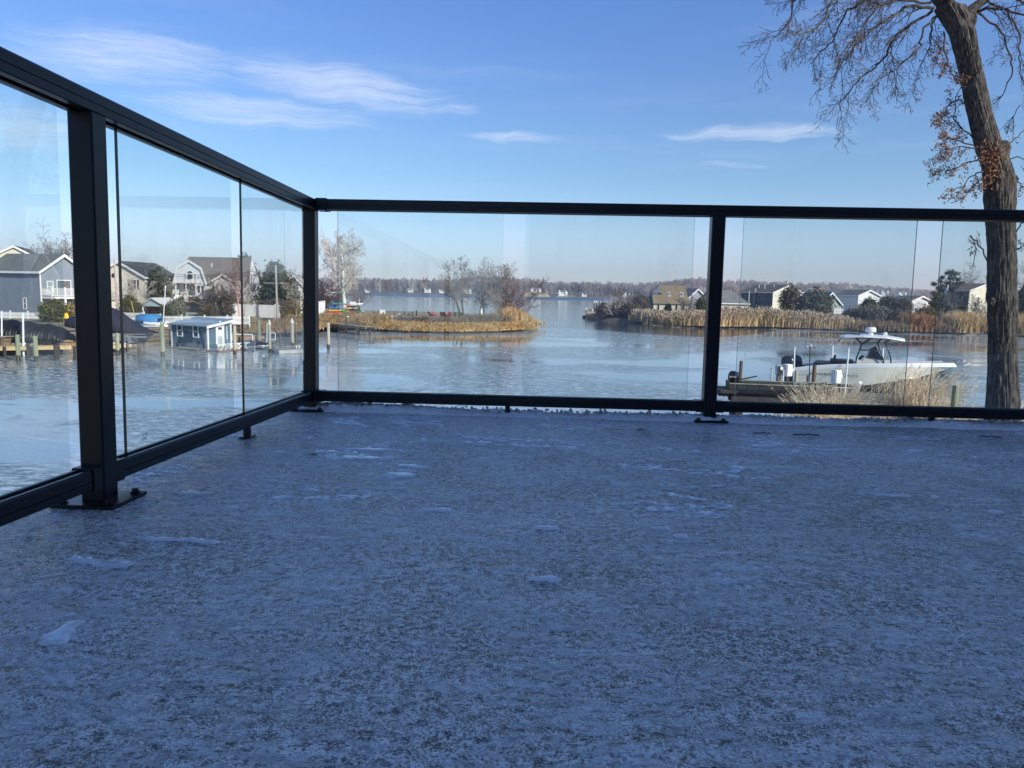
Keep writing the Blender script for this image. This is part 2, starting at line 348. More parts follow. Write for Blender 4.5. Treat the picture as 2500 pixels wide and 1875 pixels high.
glass = glass_material(); glass_edge = mat('green_glass_edge', (.012, .035, .035), .15, .1, 5, spec=.8)

def deck_material():
    m = bpy.data.materials.new('iced_deck_membrane'); m.use_nodes = True; t = NT(m.node_tree); bs = t.n['Principled BSDF']
    p = t.new('ShaderNodeNewGeometry').outputs['Position']
    f1 = t.noise(p, 290, 2, .7); f2 = t.noise(p, 80, 3, .65, .3); big = t.noise(p, 1.1, 5, .6); mid = t.noise(t.vmath('MULTIPLY', p, (.75, 1.5, 1)), 24, 5, .68, .5)
    f = t.math('ADD', t.math('ADD', t.math('MULTIPLY', f1, .50), t.math('MULTIPLY', f2, .38)), t.math('ADD', t.math('MULTIPLY', mid, .12), t.math('MULTIPLY', t.math('SUBTRACT', big, .5), .13)))
    c = t.ramp(f, [(.41, (.035, .029, .025)), (.46, (.20, .175, .155)), (.50, (.44, .395, .36)), (.54, (.76, .70, .64)), (.585, (.98, .93, .88))])
    stain = t.mapr(t.noise(p, 2.6, 6, .65, .8), .60, .70, 0, .45); c = t.mix(stain, c, (.13, .12, .11, 1))
    t.put(bs.inputs['Roughness'], t.mapr(mid, .35, .65, .22, .55)); bs.inputs['IOR'].default_value = 1.42; bs.inputs['Specular IOR Level'].default_value = .5
    rid = t.math('SUBTRACT', 1, t.math('ABSOLUTE', t.math('SUBTRACT', t.math('MULTIPLY', t.noise(t.vmath('MULTIPLY', p, (.6, 1.35, 1)), 19, 5, .6, 1.0), 2), 1)))
    rid = t.math('MULTIPLY', t.math('POWER', rid, 12), t.mapr(t.noise(p, 4, 4, .6), .40, .56))
    t.put(bs.inputs['Base Color'], t.mix(t.math('MULTIPLY', rid, .95), c, (.96, .96, .97, 1)))  # ridges whitened: pale ice edges plus painted-in sky reflection
    h = t.math('ADD', t.math('MULTIPLY', f1, .0035), t.math('MULTIPLY', rid, .006)); h = t.math('ADD', h, t.math('MULTIPLY', f2, .006)); h = t.math('ADD', h, t.math('MULTIPLY', mid, .010))
    bn = t.new('ShaderNodeBump'); bn.inputs['Strength'].default_value = .9; bn.inputs['Distance'].default_value = 1.0
    t.put(bn.inputs['Height'], h); t.l.new(bn.outputs[0], bs.inputs['Normal']); return m
def ice_material(name, col, rough, bscale=60, bd=.0015):
    m = bpy.data.materials.new(name); m.use_nodes = True; t = NT(m.node_tree); bs = t.n['Principled BSDF']
    p = t.new('ShaderNodeNewGeometry').outputs['Position']; n = t.noise(p, bscale, 5, .6)
    t.put(bs.inputs['Base Color'], t.ramp(n, [(.3, tuple(x * .75 for x in col)), (.7, col)])); bs.inputs['Roughness'].default_value = rough
    bs.inputs['IOR'].default_value = 1.33; bs.inputs['Specular IOR Level'].default_value = 1.0
    bn = t.new('ShaderNodeBump'); bn.inputs['Strength'].default_value = .7; bn.inputs['Distance'].default_value = 1
    t.put(bn.inputs['Height'], t.math('MULTIPLY', n, bd)); t.l.new(bn.outputs[0], bs.inputs['Normal']); return m
deck_m = deck_material(); glaze_m = ice_material('clear_ice_glaze', (.88, .87, .86), .05, 25, .0012); slush_m = ice_material('frozen_slush', (.80, .80, .80), .18, 120, .003)

def fbm(nx, ny, sx_, sy_, octv=5, seed=0, gain=.5):     # smooth value noise on a grid, cells of sx_,sy_ samples
    rs = np.random.RandomState(seed); out = np.zeros((ny, nx)); amp = 1; tot = 0
    for o in range(octv):
        cx_ = max(1.5, sx_ / 2 ** o); cy_ = max(1.5, sy_ / 2 ** o); gx = int(nx / cx_) + 3; gy = int(ny / cy_) + 3
        g = rs.rand(gy, gx); x = np.arange(nx) / cx_; y = np.arange(ny) / cy_
        xi = x.astype(int); yi = y.astype(int); fx = x - xi; fy = y - yi; fx = fx * fx * (3 - 2 * fx); fy = fy * fy * (3 - 2 * fy)
        a = g[yi][:, xi]; b = g[yi][:, xi + 1]; c = g[yi + 1][:, xi]; d = g[yi + 1][:, xi + 1]
        out += amp * ((a * (1 - fx) + b * fx) * (1 - fy)[:, None] + (c * (1 - fx) + d * fx) * fy[:, None]); tot += amp; amp *= gain
    return out / tot

# ---------------------------------------------------------------- water, cove ice
def water_material():
    m = bpy.data.materials.new('river_water'); m.use_nodes = True; t = NT(m.node_tree); bs = t.n['Principled BSDF']
    p = t.new('ShaderNodeNewGeometry').outputs['Position']; s_ = t.new('ShaderNodeSeparateXYZ'); t.l.new(p, s_.inputs[0])
    bs.inputs['Base Color'].default_value = (.028, .055, .075, 1); bs.inputs['IOR'].default_value = 1.33; bs.inputs['Specular IOR Level'].default_value = .5
    windy = t.mapr(t.math('ADD', s_.outputs[1], t.math('MULTIPLY', t.noise(p, .012, 3, .5), 130)), 540, 640)     # a ruffled reach off the far shore
    t.put(bs.inputs['Roughness'], t.mapr(windy, 0, 1, .06, .30))
    h = t.math('MULTIPLY', t.noise(t.vmath('MULTIPLY', p, (.6, 1.3, 1)), 1.1, 4, .6), t.mapr(windy, 0, 1, .045, .65))
    bn = t.new('ShaderNodeBump'); bn.inputs['Strength'].default_value = .6; bn.inputs['Distance'].default_value = 1
    t.put(bn.inputs['Height'], h); t.l.new(bn.outputs[0], bs.inputs['Normal']); return m
def cove_material():
    m = bpy.data.materials.new('thin_cove_ice'); m.use_nodes = True; t = NT(m.node_tree); bs = t.n['Principled BSDF']
    p = t.new('ShaderNodeNewGeometry').outputs['Position']; s_ = t.new('ShaderNodeSeparateXYZ'); t.l.new(p, s_.inputs[0])
    wp = t.vmath('ADD', p, t.vmath('MULTIPLY', t.vmath('SUBTRACT', t.noise(p, .05, 3, .5, 0, 1), (.5, .5, .5)), (18, 14, 0)))
    zone = t.noise(t.vmath('MULTIPLY', wp, (.55, 1.25, 1)), .055, 5, .6, .4)          # big refrozen plates
    fleck = t.noise(t.vmath('MULTIPLY', wp, (.7, 1.4, 1)), 2.2, 6, .70, .3); fine = t.noise(p, 8, 4, .65)
    slush = t.mapr(zone, .45, .52)                                                   # 1 = broken, refrozen crust
    clear = t.mapr(zone, .43, .37)                                                   # 1 = glassy black ice
    fl = t.math('ADD', t.math('MULTIPLY', fleck, .75), t.math('MULTIPLY', fine, .25))
    smooth_c = t.ramp(fl, [(.36, (.27, .34, .385)), (.60, (.35, .43, .48))])
    crust_c = t.ramp(fl, [(.41, (.03, .05, .055)), (.48, (.12, .16, .16)), (.54, (.36, .42, .43)), (.62, (.66, .71, .74))])
    c = t.mix(slush, smooth_c, crust_c); c = t.mix(clear, c, (.05, .075, .085, 1))
    v = t.new('ShaderNodeTexVoronoi', feature='DISTANCE_TO_EDGE'); t.put(v.inputs['Vector'], t.vmath('MULTIPLY', wp, (.6, 1.2, 1))); v.inputs['Scale'].default_value = .085
    crack = t.math('MULTIPLY', t.mapr(v.outputs[0], .012, .0), t.mapr(fleck, .35, .6)); c = t.mix(t.math('MULTIPLY', crack, .65), c, (.55, .62, .66, 1))
    t.put(bs.inputs['Base Color'], c); bs.inputs['IOR'].default_value = 1.36; bs.inputs['Specular IOR Level'].default_value = .62
    t.put(bs.inputs['Roughness'], t.math('ADD', t.math('MULTIPLY', slush, t.mapr(fl, .45, .6, .03, .28)), .055))
    h = t.math('ADD', t.math('MULTIPLY', fleck, t.mapr(slush, 0, 1, .0016, .017)), t.math('MULTIPLY', fine, t.mapr(slush, 0, 1, .0001, .005)))
    bn = t.new('ShaderNodeBump'); bn.inputs['Strength'].default_value = .55; bn.inputs['Distance'].default_value = 1
    t.put(bn.inputs['Height'], h); t.l.new(bn.outputs[0], bs.inputs['Normal']); return m
tag(link('water', np_mesh('water', [(-1500, -60, 0), (2300, -60, 0), (2300, 1700, 0), (-1500, 1700, 0)], [[(0, 1, 2, 3)]]), water_material()), kind='structure')
edge_px = [(1290, 800), (1345, 800.5), (1400, 802), (1460, 806), (1530, 812), (1600, 817), (1680, 822), (1760, 824), (1850, 815), (1905, 806), (1960, 800)]
edge = [G(x, y) for x, y in edge_px]; pts = []
for a, b in zip(edge[:-1], edge[1:]):
    for k in range(6): q = a.lerp(b, k / 6); pts.append((q.x, q.y + rng.gauss(0, .35), .012))
pts += [(170, 150, .012), (170, -30, .012), (-130, -30, .012), (-130, 150, .012), (-20, 130, .012)]
bm_ = bmesh.new(); fv = [bm_.verts.new(p) for p in pts]; ff = bm_.faces.new(fv); bmesh.ops.triangulate(bm_, faces=[ff]); ff_me = bpy.data.meshes.new('ice_sheet'); bm_.normal_update(); bm_.to_mesh(ff_me); bm_.free()
tag(link('ice_sheet', ff_me, cove_material()), kind='structure')

# ---------------------------------------------------------------- land
def ribbon(name, front, back, prof, m, step=2.5, jit=.25, parent=None, kind='structure', jz=.05):
    """land between a shoreline and a back line; prof rows: ('f'|'b', metres from that line, z) or (t, None, z)"""
    def sub(a, b):
        out = []
        for i in range(len(a) - 1):
            n = max(1, int(max((a[i + 1] - a[i]).length, 1) / step)); n = min(n, 60)
            for k in range(n): out.append((a[i].lerp(a[i + 1], k / n), b[i].lerp(b[i + 1], k / n)))
        out.append((a[-1], b[-1])); return out
    pr = sub(front, back); rows = []
    for kind_, off, z in prof:
        row = []
        for f, b in pr:
            d = (b - f); L = d.length; d = d / max(L, 1e-6)
            if kind_ == 'f': q = f + d * min(off, L * .5)
            elif kind_ == 'b': q = b - d * min(off, L * .5)
            else: q = f.lerp(b, kind_)
            row.append((q.x + rng.gauss(0, jit) * (z < 2), q.y + rng.gauss(0, jit) * (z < 2), z + (rng.gauss(0, jz) if z > .15 else 0)))
        rows.append(row)
    n = len(pr); V = [p for r in rows for p in r]; F = [(k * n + i, k * n + i + 1, (k + 1) * n + i + 1, (k + 1) * n + i) for k in range(len(rows) - 1) for i in range(n - 1)]
    return tag(link(name, np_mesh(name, V, [F], True), m, parent), kind=kind)
bulk = [G(x, y) for x, y in [(-420, 893), (-150, 885), (0, 868), (200, 852), (412, 837), (520, 825), (640, 812)]]
far_b = [Vector((bulk[i].x * 3.4 - 60, 480, 0)) for i in range(len(bulk))]
LZ = 1.25
ribbon('left_bank_ground', bulk, far_b, [('f', .05, -.3), ('f', .1, LZ), ('f', 4, LZ), ('f', 40, LZ + .1), (1, None, 2)], turf, 3, 0)
nat = [G(x, y) for x, y in [(636, 813), (700, 812), (745, 807), (775, 801), (820, 800), (880, 803), (940, 808), (1000, 811), (1060, 812.5), (1120, 813), (1180, 812), (1240, 809.5), (1290, 805), (1312, 801.5)]]
lake = [G(x, y) for x, y in [(560, 742), (640, 745), (700, 748), (772, 753), (800, 756), (860, 762), (930, 764.5), (1000, 766), (1060, 768), (1110, 770), (1165, 774), (1215, 780), (1270, 790), (1308, 800)]]
ribbon('peninsula_ground', nat, lake, [('f', 0, -.15), ('f', 1.2, .25), ('f', 3.2, .62), ('f', 7, .72), (.5, None, .74), ('b', 3, .62), ('b', 0, -.15)], mat('peninsula_turf', (.26, .19, .10), .95, .2, .5, bump=.4, col2=(.42, .32, .18)), 2.0, .12)
bl = [G(x, 742 + (x - 560) * .03) for x in (300, 560)] ; 
ribbon('neighbourhood_ground', [Vector((-130, 95, 0)), Vector((-30, 118, 0))], [Vector((-560, 480, 0)), Vector((-118, 480, 0))], [('f', -30, .9), ('f', 0, 1.1), (1, None, 2.2)], turf, 6, 0)
# pavement and beach strips on the peninsula
def patch(name, px, z, m, parent=None, kind='structure', jit=.1):
    ps = [G(x, y, z) for x, y in px]; bm = bmesh.new(); out = []
    for a, b in zip(ps, ps[1:] + ps[:1]):
        n = max(1, int((b - a).length / 1.5)); out += [a.lerp(b, k / n) + Vector((rng.gauss(0, jit), rng.gauss(0, jit), 0)) for k in range(n)]
    f = bm.faces.new([bm.verts.new(p) for p in out]); bmesh.ops.triangulate(bm, faces=[f]); me = bpy.data.meshes.new(name); bm.normal_update()
    bm.to_mesh(me); bm.free(); return tag(link(name, me, m), kind=kind)
patch('parking_lot', [(768, 771.5), (900, 772), (1000, 774), (1010, 779), (960, 784), (900, 789), (860, 792), (768, 794)], .93, asphalt)
patch('sand_path', [(768, 765), (870, 767), (1000, 768.5), (1100, 771), (1150, 775), (1100, 777), (1000, 774), (900, 771), (768, 771)], .92, sand)
rs_ = [G(x, y) for x, y in [(1431, 778.5), (1470, 784), (1530, 788), (1590, 790), (1660, 794), (1740, 798), (1850, 798), (1950, 801), (2050, 804), (2150, 808), (2250, 811), (2350, 813), (2450, 816), (2600, 822), (2900, 836), (3400, 850)]]
rb_ = [G(1433, 777), G(1480, 774), G(1545, 768), G(1592, 764), Vector((52, 260, 0)), Vector((95, 480, 0)), Vector((150, 500, 0)), Vector((200, 500, 0))] + [Vector((240 + 55 * i, 500, 0)) for i in range(8)]
ribbon('right_bank_ground', rs_, rb_, [('f', 0, -.15), ('f', 1.0, .2), ('f', 2.5, .6), ('f', 6, .95), ('f', 22, 1.2), (1, None, 2)], mat('bank_mud_turf', (.10, .075, .05), .9, .25, .4, bump=.5, col2=(.24, .18, .11)), 2.5, .2)
# the near garden slope below the deck
nb = [Vector((-14, 7.5, 0)), Vector((-4, 9.5, 0)), Vector((3, 14, 0)), Vector((7.5, 22, 0)), Vector((11, 28.5, 0)), Vector((16, 31.5, 0)), Vector((24, 32, 0)), Vector((45, 33, 0))]
nbk = [Vector((-14, 3.4, 0)), Vector((-4, 3.3, 0)), Vector((3, 3.2, 0)), Vector((7.5, 3, 0)), Vector((11, 3, 0)), Vector((16, 3, 0)), Vector((24, 3, 0)), Vector((45, 3, 0))]
ribbon('garden_ground', nb, nbk, [('f', 0, -.3), ('f', .3, .55), ('f', 1.5, .75), ('f', 4, 1.0), (.8, None, 1.8), (1, None, 2.0)], turf, 1.5, .05)
ribbon('garden_ground', nbk, [Vector((p.x, -25, 0)) for p in nbk], [('f', 0, 2.0), (1, None, 2.2)], turf, 4, 0)

# far shore: rising wooded ground
FS = [(-500, 690), (0, 686), (500, 684), (800, 680), (900, 678), (1000, 679), (1080, 681), (1130, 676), (1165, 671), (1210, 673), (1290, 678), (1330, 684), (1400, 691), (1500, 694), (1560, 692), (1600, 686), (1660, 680), (1700, 674), (1730, 675), (1790, 684), (1850, 681), (1900, 686), (1960, 690), (2000, 686), (2080, 690), (2150, 697), (2220, 702), (2300, 708), (2500, 712), (3200, 726)]
def crest(px): return float(np.interp(px, [a for a, b in FS], [b for a, b in FS]))
def fdist(px): return float(np.interp(px, [-500, 800, 1000, 1400, 1800, 2300, 3200], [980, 960, 920, 850, 860, 900, 900]))
def fs_h(px, off):
    top = zat(px, crest(px) + 3, fdist(px) + 260) - 16.5; s_ = min(1, max(0, (off - 4) / 240)); s_ = s_ * s_ * (3 - 2 * s_)
    return min(1.6, off * .12) + max(top - 1.6, 2) * s_
V = []; offs = [0, 6, 14, 30, 60, 100, 150, 210, 280, 420, 700]; cols = list(range(-500, 3201, 20))
for o_ in offs:
    for px in cols:
        Yd = fdist(px) + o_ + (rng.uniform(-3, 3) if o_ < 10 else 0); V.append((xat(px, Yd, hor(px)), Yd, fs_h(px, o_) - .25 if o_ else -.4))
n = len(cols); F = [(k * n + i, k * n + i + 1, (k + 1) * n + i + 1, (k + 1) * n + i) for k in range(len(offs) - 1) for i in range(n - 1)]
tag(link('far_shore_hill', np_mesh('far_shore_hill', V, [F], True), mat('leaf_litter_hill', (.13, .095, .07), .95, .2, .02, col2=(.22, .17, .12))), kind='structure')

# ---------------------------------------------------------------- the deck, its railing, and its unseen house, shaped to shade the deck
CO = Vector((-.9313, 3.3872, DECK))
deck = MB(); deck.box(-.115, 14, -4.8, .105, -.05, 0); deck.box(-.10, 14, -4.8, .09, -.30, -.052); 
tag(deck.build('deck_floor', deck_m, None, False, CO, RA), kind='structure')
hm = MB(); hm.box(.9, 13.5, -13, -4.8, -2.75, 5.6)  # unseen house, its extent set to shade deck and rail yet admit skylight
oh = empty('shading_house', CO, RA, 'unseen tall pale sided house behind the iced deck, shaped to shade it', 'house')
hm.build('wall', greyl, oh)
hr = MB(); hr.slab((.5, -13.5, 5.6), (14, -13.5, 5.6), (14, -8.9, 8.0), (.5, -8.9, 8.0), .2); hr.slab((14, -4.4, 5.6), (.5, -4.4, 5.6), (.5, -8.9, 8.0), (14, -8.9, 8.0), .2); hr.build('roof', roof_g, oh)
for x in (2.2, 5.4, 8.6):
    d = MB(); d.box(x, x + 1.6, -4.8, -4.72, .05, 2.1); d.build('window', trim, oh); d = MB(); d.box(x + .08, x + 1.52, -4.73, -4.70, .12, 2.03); d.build('pane', win_glass, oh)

rail = empty('glass_railing', CO, RA, 'black aluminium railing with clear glass panels along the icy deck edge', 'railing')
PW = .0295; ZT0, ZT1, ZB0, ZB1 = .914, .961, .045, .092
def rail_profile(z0, z1, w_, chan):          # side groove, soft edges, glazing channel
    zm = z0 + (z1 - z0) * .42; c = .005; g = .0022; ch = .011
    p = [(-w_, z0 + c * .4), (-w_, zm - .0015), (-w_ + g, zm - .0008), (-w_ + g, zm + .0008), (-w_, zm + .0015), (-w_, z1 - c), (-w_ + c, z1)]
    if chan == 'top': p += [(-ch, z1), (-ch, z1 - .008), (ch, z1 - .008), (ch, z1)]
    p += [(w_ - c, z1), (w_, z1 - c), (w_, zm + .0015), (w_ - g, zm + .0008), (w_ - g, zm - .0008), (w_, zm - .0015), (w_, z0 + c * .4), (w_ - c * .4, z0)]
    if chan == 'bot': p += [(ch, z0), (ch, z0 + .014), (-ch, z0 + .014), (-ch, z0)]
    return p + [(-w_ + c * .4, z0)]
tp = rail_profile(ZT0, ZT1, .032, 'bot'); bp = rail_profile(ZB0, ZB1, .024, 'top')
m_ = MB(); m_.prism(tp, 'x', -.032, 7.4); m_.build('top_rail', black_al, rail)
m_ = MB(); m_.prism([(a, b) for a, b in tp], 'y', -4.9, -.0325); m_.build('top_rail', black_al, rail)
FP = [0, 1.829, 3.658, 5.487]; LP_ = [-1.646, -3.3, -4.85]
def post(x, y):
    p = MB(); p.cbox(x - PW, x + PW, y - PW, y + PW, .0105, ZT0 - .001, .004); po = p.build('post', black_al, rail)
    b = MB(); b.cbox(x - .075, x + .075, y - .075, y + .075, .001, .010, .002); b.build('base_plate', black_al, po)
    for sx_ in (-1, 1):
        for sy_ in (-1, 1):
            q = MB(); bx_, by_ = x + sx_ * .056, y + sy_ * .056; q.tube((bx_, by_, .0105), (bx_, by_, .013), .012, .012, 12); q.tube((bx_, by_, .013), (bx_, by_, .021), .0085, .0075, 6); q.build('bolt', bolt_m, po)
for x in FP: post(x, 0)
for y in LP_: post(0, y)
for a, b in zip(FP[:-1], FP[1:]):
    m_ = MB(); m_.prism(bp, 'x', a + PW + .001, b - PW - .001); m_.build('bottom_rail', black_al, rail)
    for e, s_ in ((a, 1), (b, -1)):
        for zz0, zz1, ww in ((ZB0 - .003, ZB1 + .003, .027),):
            q = MB(); q.cbox(min(e + s_ * (PW + .0005), e + s_ * (PW + .034)), max(e + s_ * (PW + .0005), e + s_ * (PW + .034)), -ww, ww, zz0, zz1, .003); q.build('rail_bracket', black_al, rail)
    mid = (a + b) / 2 + (.0 if a == 0 else .08)
    q = MB(); q.cbox(mid - .011, mid + .011, -.011, .011, .008, ZB0 - .001, .002); q.cbox(mid - .03, mid + .03, -.02, .02, .001, .0075, .002); q.build('support_foot', black_al, rail)
for a, b in zip([0] + LP_[:-1], LP_):
    m_ = MB(); m_.prism(bp, 'y', b + PW + .001, a - PW - .001); m_.build('bottom_rail', black_al, rail)
    for e, s_ in ((a, -1), (b, 1)):
        q = MB(); q.cbox(-.027, .027, min(e + s_ * (PW + .0005), e + s_ * (PW + .034)), max(e + s_ * (PW + .0005), e + s_ * (PW + .034)), ZB0 - .003, ZB1 + .003, .003); q.build('rail_bracket', black_al, rail)
    mid = (a + b) / 2 + .075
    q = MB(); q.cbox(-.011, .011, mid - .011, mid + .011, .008, ZB0 - .001, .002); q.cbox(-.02, .02, mid - .03, mid + .03, .001, .0075, .002); q.build('support_foot', black_al, rail)
q = MB(); q.cbox(.034, .086, -.035, .035, ZT0 - .003, ZT1 + .003, .003); q.build('rail_bracket', black_al, rail)
for x, z in ((.08, ZT0 - .006), (.08, ZB0 - .007)):
    q = MB(); q.tube((x, -.02, z - .004), (x, -.02, z + .004), .005, .005, 8); q.build('bolt', bolt_m, rail)
def pane(x0, x1, y0, y1):
    p = MB(); t_ = .004
    if x0 == x1:
        vs = [(-t_, y0), (t_, y0), (t_, y1), (-t_, y1)]
    else: vs = [(x0, -t_), (x1, -t_), (x1, t_), (x0, t_)]
    z0, z1 = ZB1 - .007, ZT0 + .012; V = [(a, b, z0) for a, b in vs] + [(a, b, z1) for a, b in vs]
    for k, f in enumerate([(0, 1, 5, 4), (1, 2, 6, 5), (2, 3, 7, 6), (3, 0, 4, 7)]):
        wide = (k in (0, 2)) != (x0 == x1); p.add([V[i] for i in f], [(0, 1, 2, 3)], 0 if wide or (x0 == x1 and k == 2) else 1)
    p.add(V, [(4, 5, 6, 7), (0, 3, 2, 1)], 1); o = p.build('glass_panel', [glass, glass_edge], rail)
    bm = bmesh.new(); bm.from_mesh(o.data); bmesh.ops.remove_doubles(bm, verts=bm.verts, dist=1e-5); bmesh.ops.recalc_face_normals(bm, faces=bm.faces); bm.to_mesh(o.data); bm.free()
for a, b in ((.127, .8785), (.979, 1.728), (1.944, 2.696), (2.807, 3.54), (3.80, 4.55), (4.65, 5.4)): pane(a, b, 0, 0)
for a, b in ((-.777, -.112), (-1.530, -.868), (-2.45, -1.759), (-3.2, -2.55)): pane(0, 0, a, b)
ink = mat('frosted_print', (.55, .58, .6), .6)     # faint maker's stamp low on the second pane
def lettering(name, body, size, m, parent, loc, rot, ext=.0002, align='LEFT', space=1.0):
    cu = bpy.data.curves.new(name, 'FONT'); cu.body = body; cu.size = size; cu.extrude = ext; cu.align_x = align; cu.space_character = space
    tmp = bpy.data.objects.new(name + '_tmp', cu); COL.objects.link(tmp); bpy.context.view_layer.update()
    me = bpy.data.meshes.new_from_object(tmp.evaluated_get(bpy.context.evaluated_depsgraph_get())); bpy.data.objects.remove(tmp); me.name = name; me.materials.clear()
    o = link(name, me, m, parent); o.location = loc; o.rotation_euler = rot; return o
lettering('glass_stamp', 'ULTRA\nTEMP', .010, ink, rail, (.0047, -1.46, .128), (R(90), 0, R(90)))

# ice glaze, puddles and the crust of slush on the deck edge (real relief over the membrane)
ST = .005; nx, ny = 900, 720; X0, Y0 = -.10, -3.5
xs = X0 + np.arange(nx) * ST; ys = Y0 + np.arange(ny) * ST; XX, YY = np.meshgrid(xs, ys)
base = fbm(nx, ny, 30, 13, 6, 3, .72); small = fbm(nx, ny, 9, 5, 3, 9, .7); bigm = fbm(nx, ny, 170, 120, 3, 5); rd = fbm(nx, ny, 34, 17, 4, 13, .6); rm = fbm(nx, ny, 60, 40, 3, 14)
ridge = .035 - np.abs(rd - .5) * 1.7 - np.maximum(0, .60 - rm) * 2.0
h = (base - .5) * 1.15 + (small - .5) * .65 + (bigm - .5) * .34 - .44
h = h - np.clip((-1.85 - YY) * .22, 0, .16)
DM = (Matrix.Rotation(RA, 3, 'Z') @ Matrix.Rotation(TY, 3, 'Y') @ Matrix.Rotation(TX, 3, 'X'))
def loc(px, py):
    d = _F * F_PX + _R * (px - 1250) - _U * (py - 937.5); n = DM @ Vector((0, 0, 1)); o_ = CO - Vector((0, 0, CAMZ)); q_ = DM.transposed() @ (d * (o_.dot(n) / d.dot(n)) - o_); return q_.x, q_.y
for px, py, rx, ry, amp in [(870, 1118, .13, .035, .42), (895, 1098, .12, .018, .36), (1008, 1138, .06, .03, .42), (985, 1160, .05, .035, .38), (1015, 1190, .07, .05, .22), (160, 1378, .055, .045, .5), (265, 1378, .045, .02, .34), (330, 1380, .05, .014, .3),
                            (400, 1318, .085, .011, .5), (520, 1322, .05, .016, .45), (585, 1302, .05, .010, .42), (560, 1340, .04, .028, .42), (170, 1530, .022, .05, .5), (140, 1560, .04, .03, .42), (110, 1610, .05, .03, .38), (150, 1480, .02, .02, .4),
                            (1345, 1290, .05, .014, .4), (1300, 1305, .05, .012, .4), (1640, 1290, .05, .012, .38), (1670, 1310, .035, .018, .42), (1750, 1187, .035, .012, .42), (1690, 1189, .045, .008, .42), (1820, 1168, .03, .012, .36), (1560, 1112, .04, .008, .4), (1480, 1114, .035, .007, .36),
                            (1300, 1090, .06, .012, .4), (1780, 1420, .04, .016, .36), (1790, 1436, .035, .012, .4), (1320, 1415, .05, .02, .36), (1060, 1430, .05, .02, .36), (1220, 1445, .06, .012, .36), (680, 1105, .06, .012, .4), (475, 1205, .04, .01, .4), (1000, 1030, .1, .02, .3), (2140, 1188, .05, .012, .36), (2180, 1210, .1, .008, .34),
                            (1070, 1245, .05, .016, .3), (1480, 1080, .05, .02, .24), (1220, 1115, .05, .01, .34), (1100, 1060, .06, .012, .34), (55, 1308, .04, .008, .42), (140, 1270, .02, .006, .42)]:
    a, b = loc(px, py); h += amp * 1.22 * np.exp(-(((XX - a) / rx) ** 2 + ((YY - b) / ry) ** 2) ** 1.4)
h = np.maximum(h, ridge - np.clip((-1.6 - YY) * .3, 0, .4)); Hh = np.minimum(np.maximum(h, -.01), .05) * .075; Hh = np.where(h > .05, Hh + .0008 * (small - .5), Hh)
keep = (h > 0); kf = keep[:-1, :-1] | keep[1:, :-1] | keep[:-1, 1:] | keep[1:, 1:]
idx = np.arange(nx * ny).reshape(ny, nx); q = np.stack([idx[:-1, :-1][kf], idx[:-1, 1:][kf], idx[1:, 1:][kf], idx[1:, :-1][kf]], 1)
u_, inv = np.unique(q, return_inverse=True); VV = np.stack([XX.ravel()[u_], YY.ravel()[u_], Hh.ravel()[u_] + .0003], 1)
gz = link('frozen_puddles', np_mesh('frozen_puddles', VV, [inv.reshape(-1, 4)], True), glaze_m, None, CO, RA); tag(gz, 'thin clear ice puddles and ridges frozen over the speckled deck', 'ice', kind='stuff')
nx, ny = 1300, 34; XX, YY = np.meshgrid(-.1 + np.arange(nx) * .0045, -.055 + np.arange(ny) * .0045)
e = np.clip(np.sin(np.linspace(0, np.pi, ny)), 0, 1)[:, None] ** .6; lump = fbm(nx, ny, 60, 30, 5, 21, .75); spike = np.random.RandomState(4).rand(ny, nx)
amp = .014 + .034 * fbm(nx, 1, 60, 1, 4, 8)[0][None]; edge_off = (fbm(nx, 1, 40, 1, 4, 2)[0] - .5)[None] * .05
Hh = e * amp * (lump * 1.5 - .2 + fbm(nx, ny, 4, 4, 3, 77, .8) * .5); YY = YY + edge_off * np.linspace(1, 0, ny)[:, None]
XX = XX + (np.random.RandomState(5).rand(ny, nx) - .5) * .003
idx = np.arange(nx * ny).reshape(ny, nx); q = np.stack([idx[:-1, :-1], idx[:-1, 1:], idx[1:, 1:], idx[1:, :-1]], -1).reshape(-1, 4)
sr = link('slush_ridge', np_mesh('slush_ridge', np.stack([XX, YY, Hh + .0005], -1).reshape(-1, 3), [q], False), slush_m, None, CO, RA); tag(sr, 'crusty ridge of frozen slush along the outer deck edge', 'ice', kind='stuff')
rk = np.random.RandomState(12); ic = bmesh.new(); bmesh.ops.create_icosphere(ic, subdivisions=1, radius=1); iv0 = np.array([v.co[:] for v in ic.verts]); if0 = np.array([[v.index for v in f.verts] for f in ic.faces]); ic.free()
n = 4200; cx_ = rk.uniform(-.1, 5.6, n); cy_ = .02 + rk.normal(0, .028, n) + (fbm(600, 1, 40, 1, 3, 5)[0][(cx_ * 100).astype(int) % 600] - .5) * .04; sz = rk.uniform(.0018, .0062, n) * (1 + rk.rand(n) ** 6); V = (iv0[None] * rk.uniform(.5, 1.3, (n, 12 if len(iv0) == 12 else len(iv0), 3))) * sz[:, None, None]; V += np.stack([cx_, cy_, sz * .6 + np.maximum(0, .022 - np.abs(cy_ - .02) * .4) * rk.uniform(.2, 1.3, n)], 1)[:, None]
co_ = link('ice_crystals', np_mesh('ice_crystals', V, [(if0[None] + (np.arange(n) * len(iv0))[:, None, None]).reshape(-1, 3)]), slush_m, None, CO, RA); tag(co_, 'loose glassy ice crumbs strewn over the slush at the deck edge', 'ice', kind='stuff')
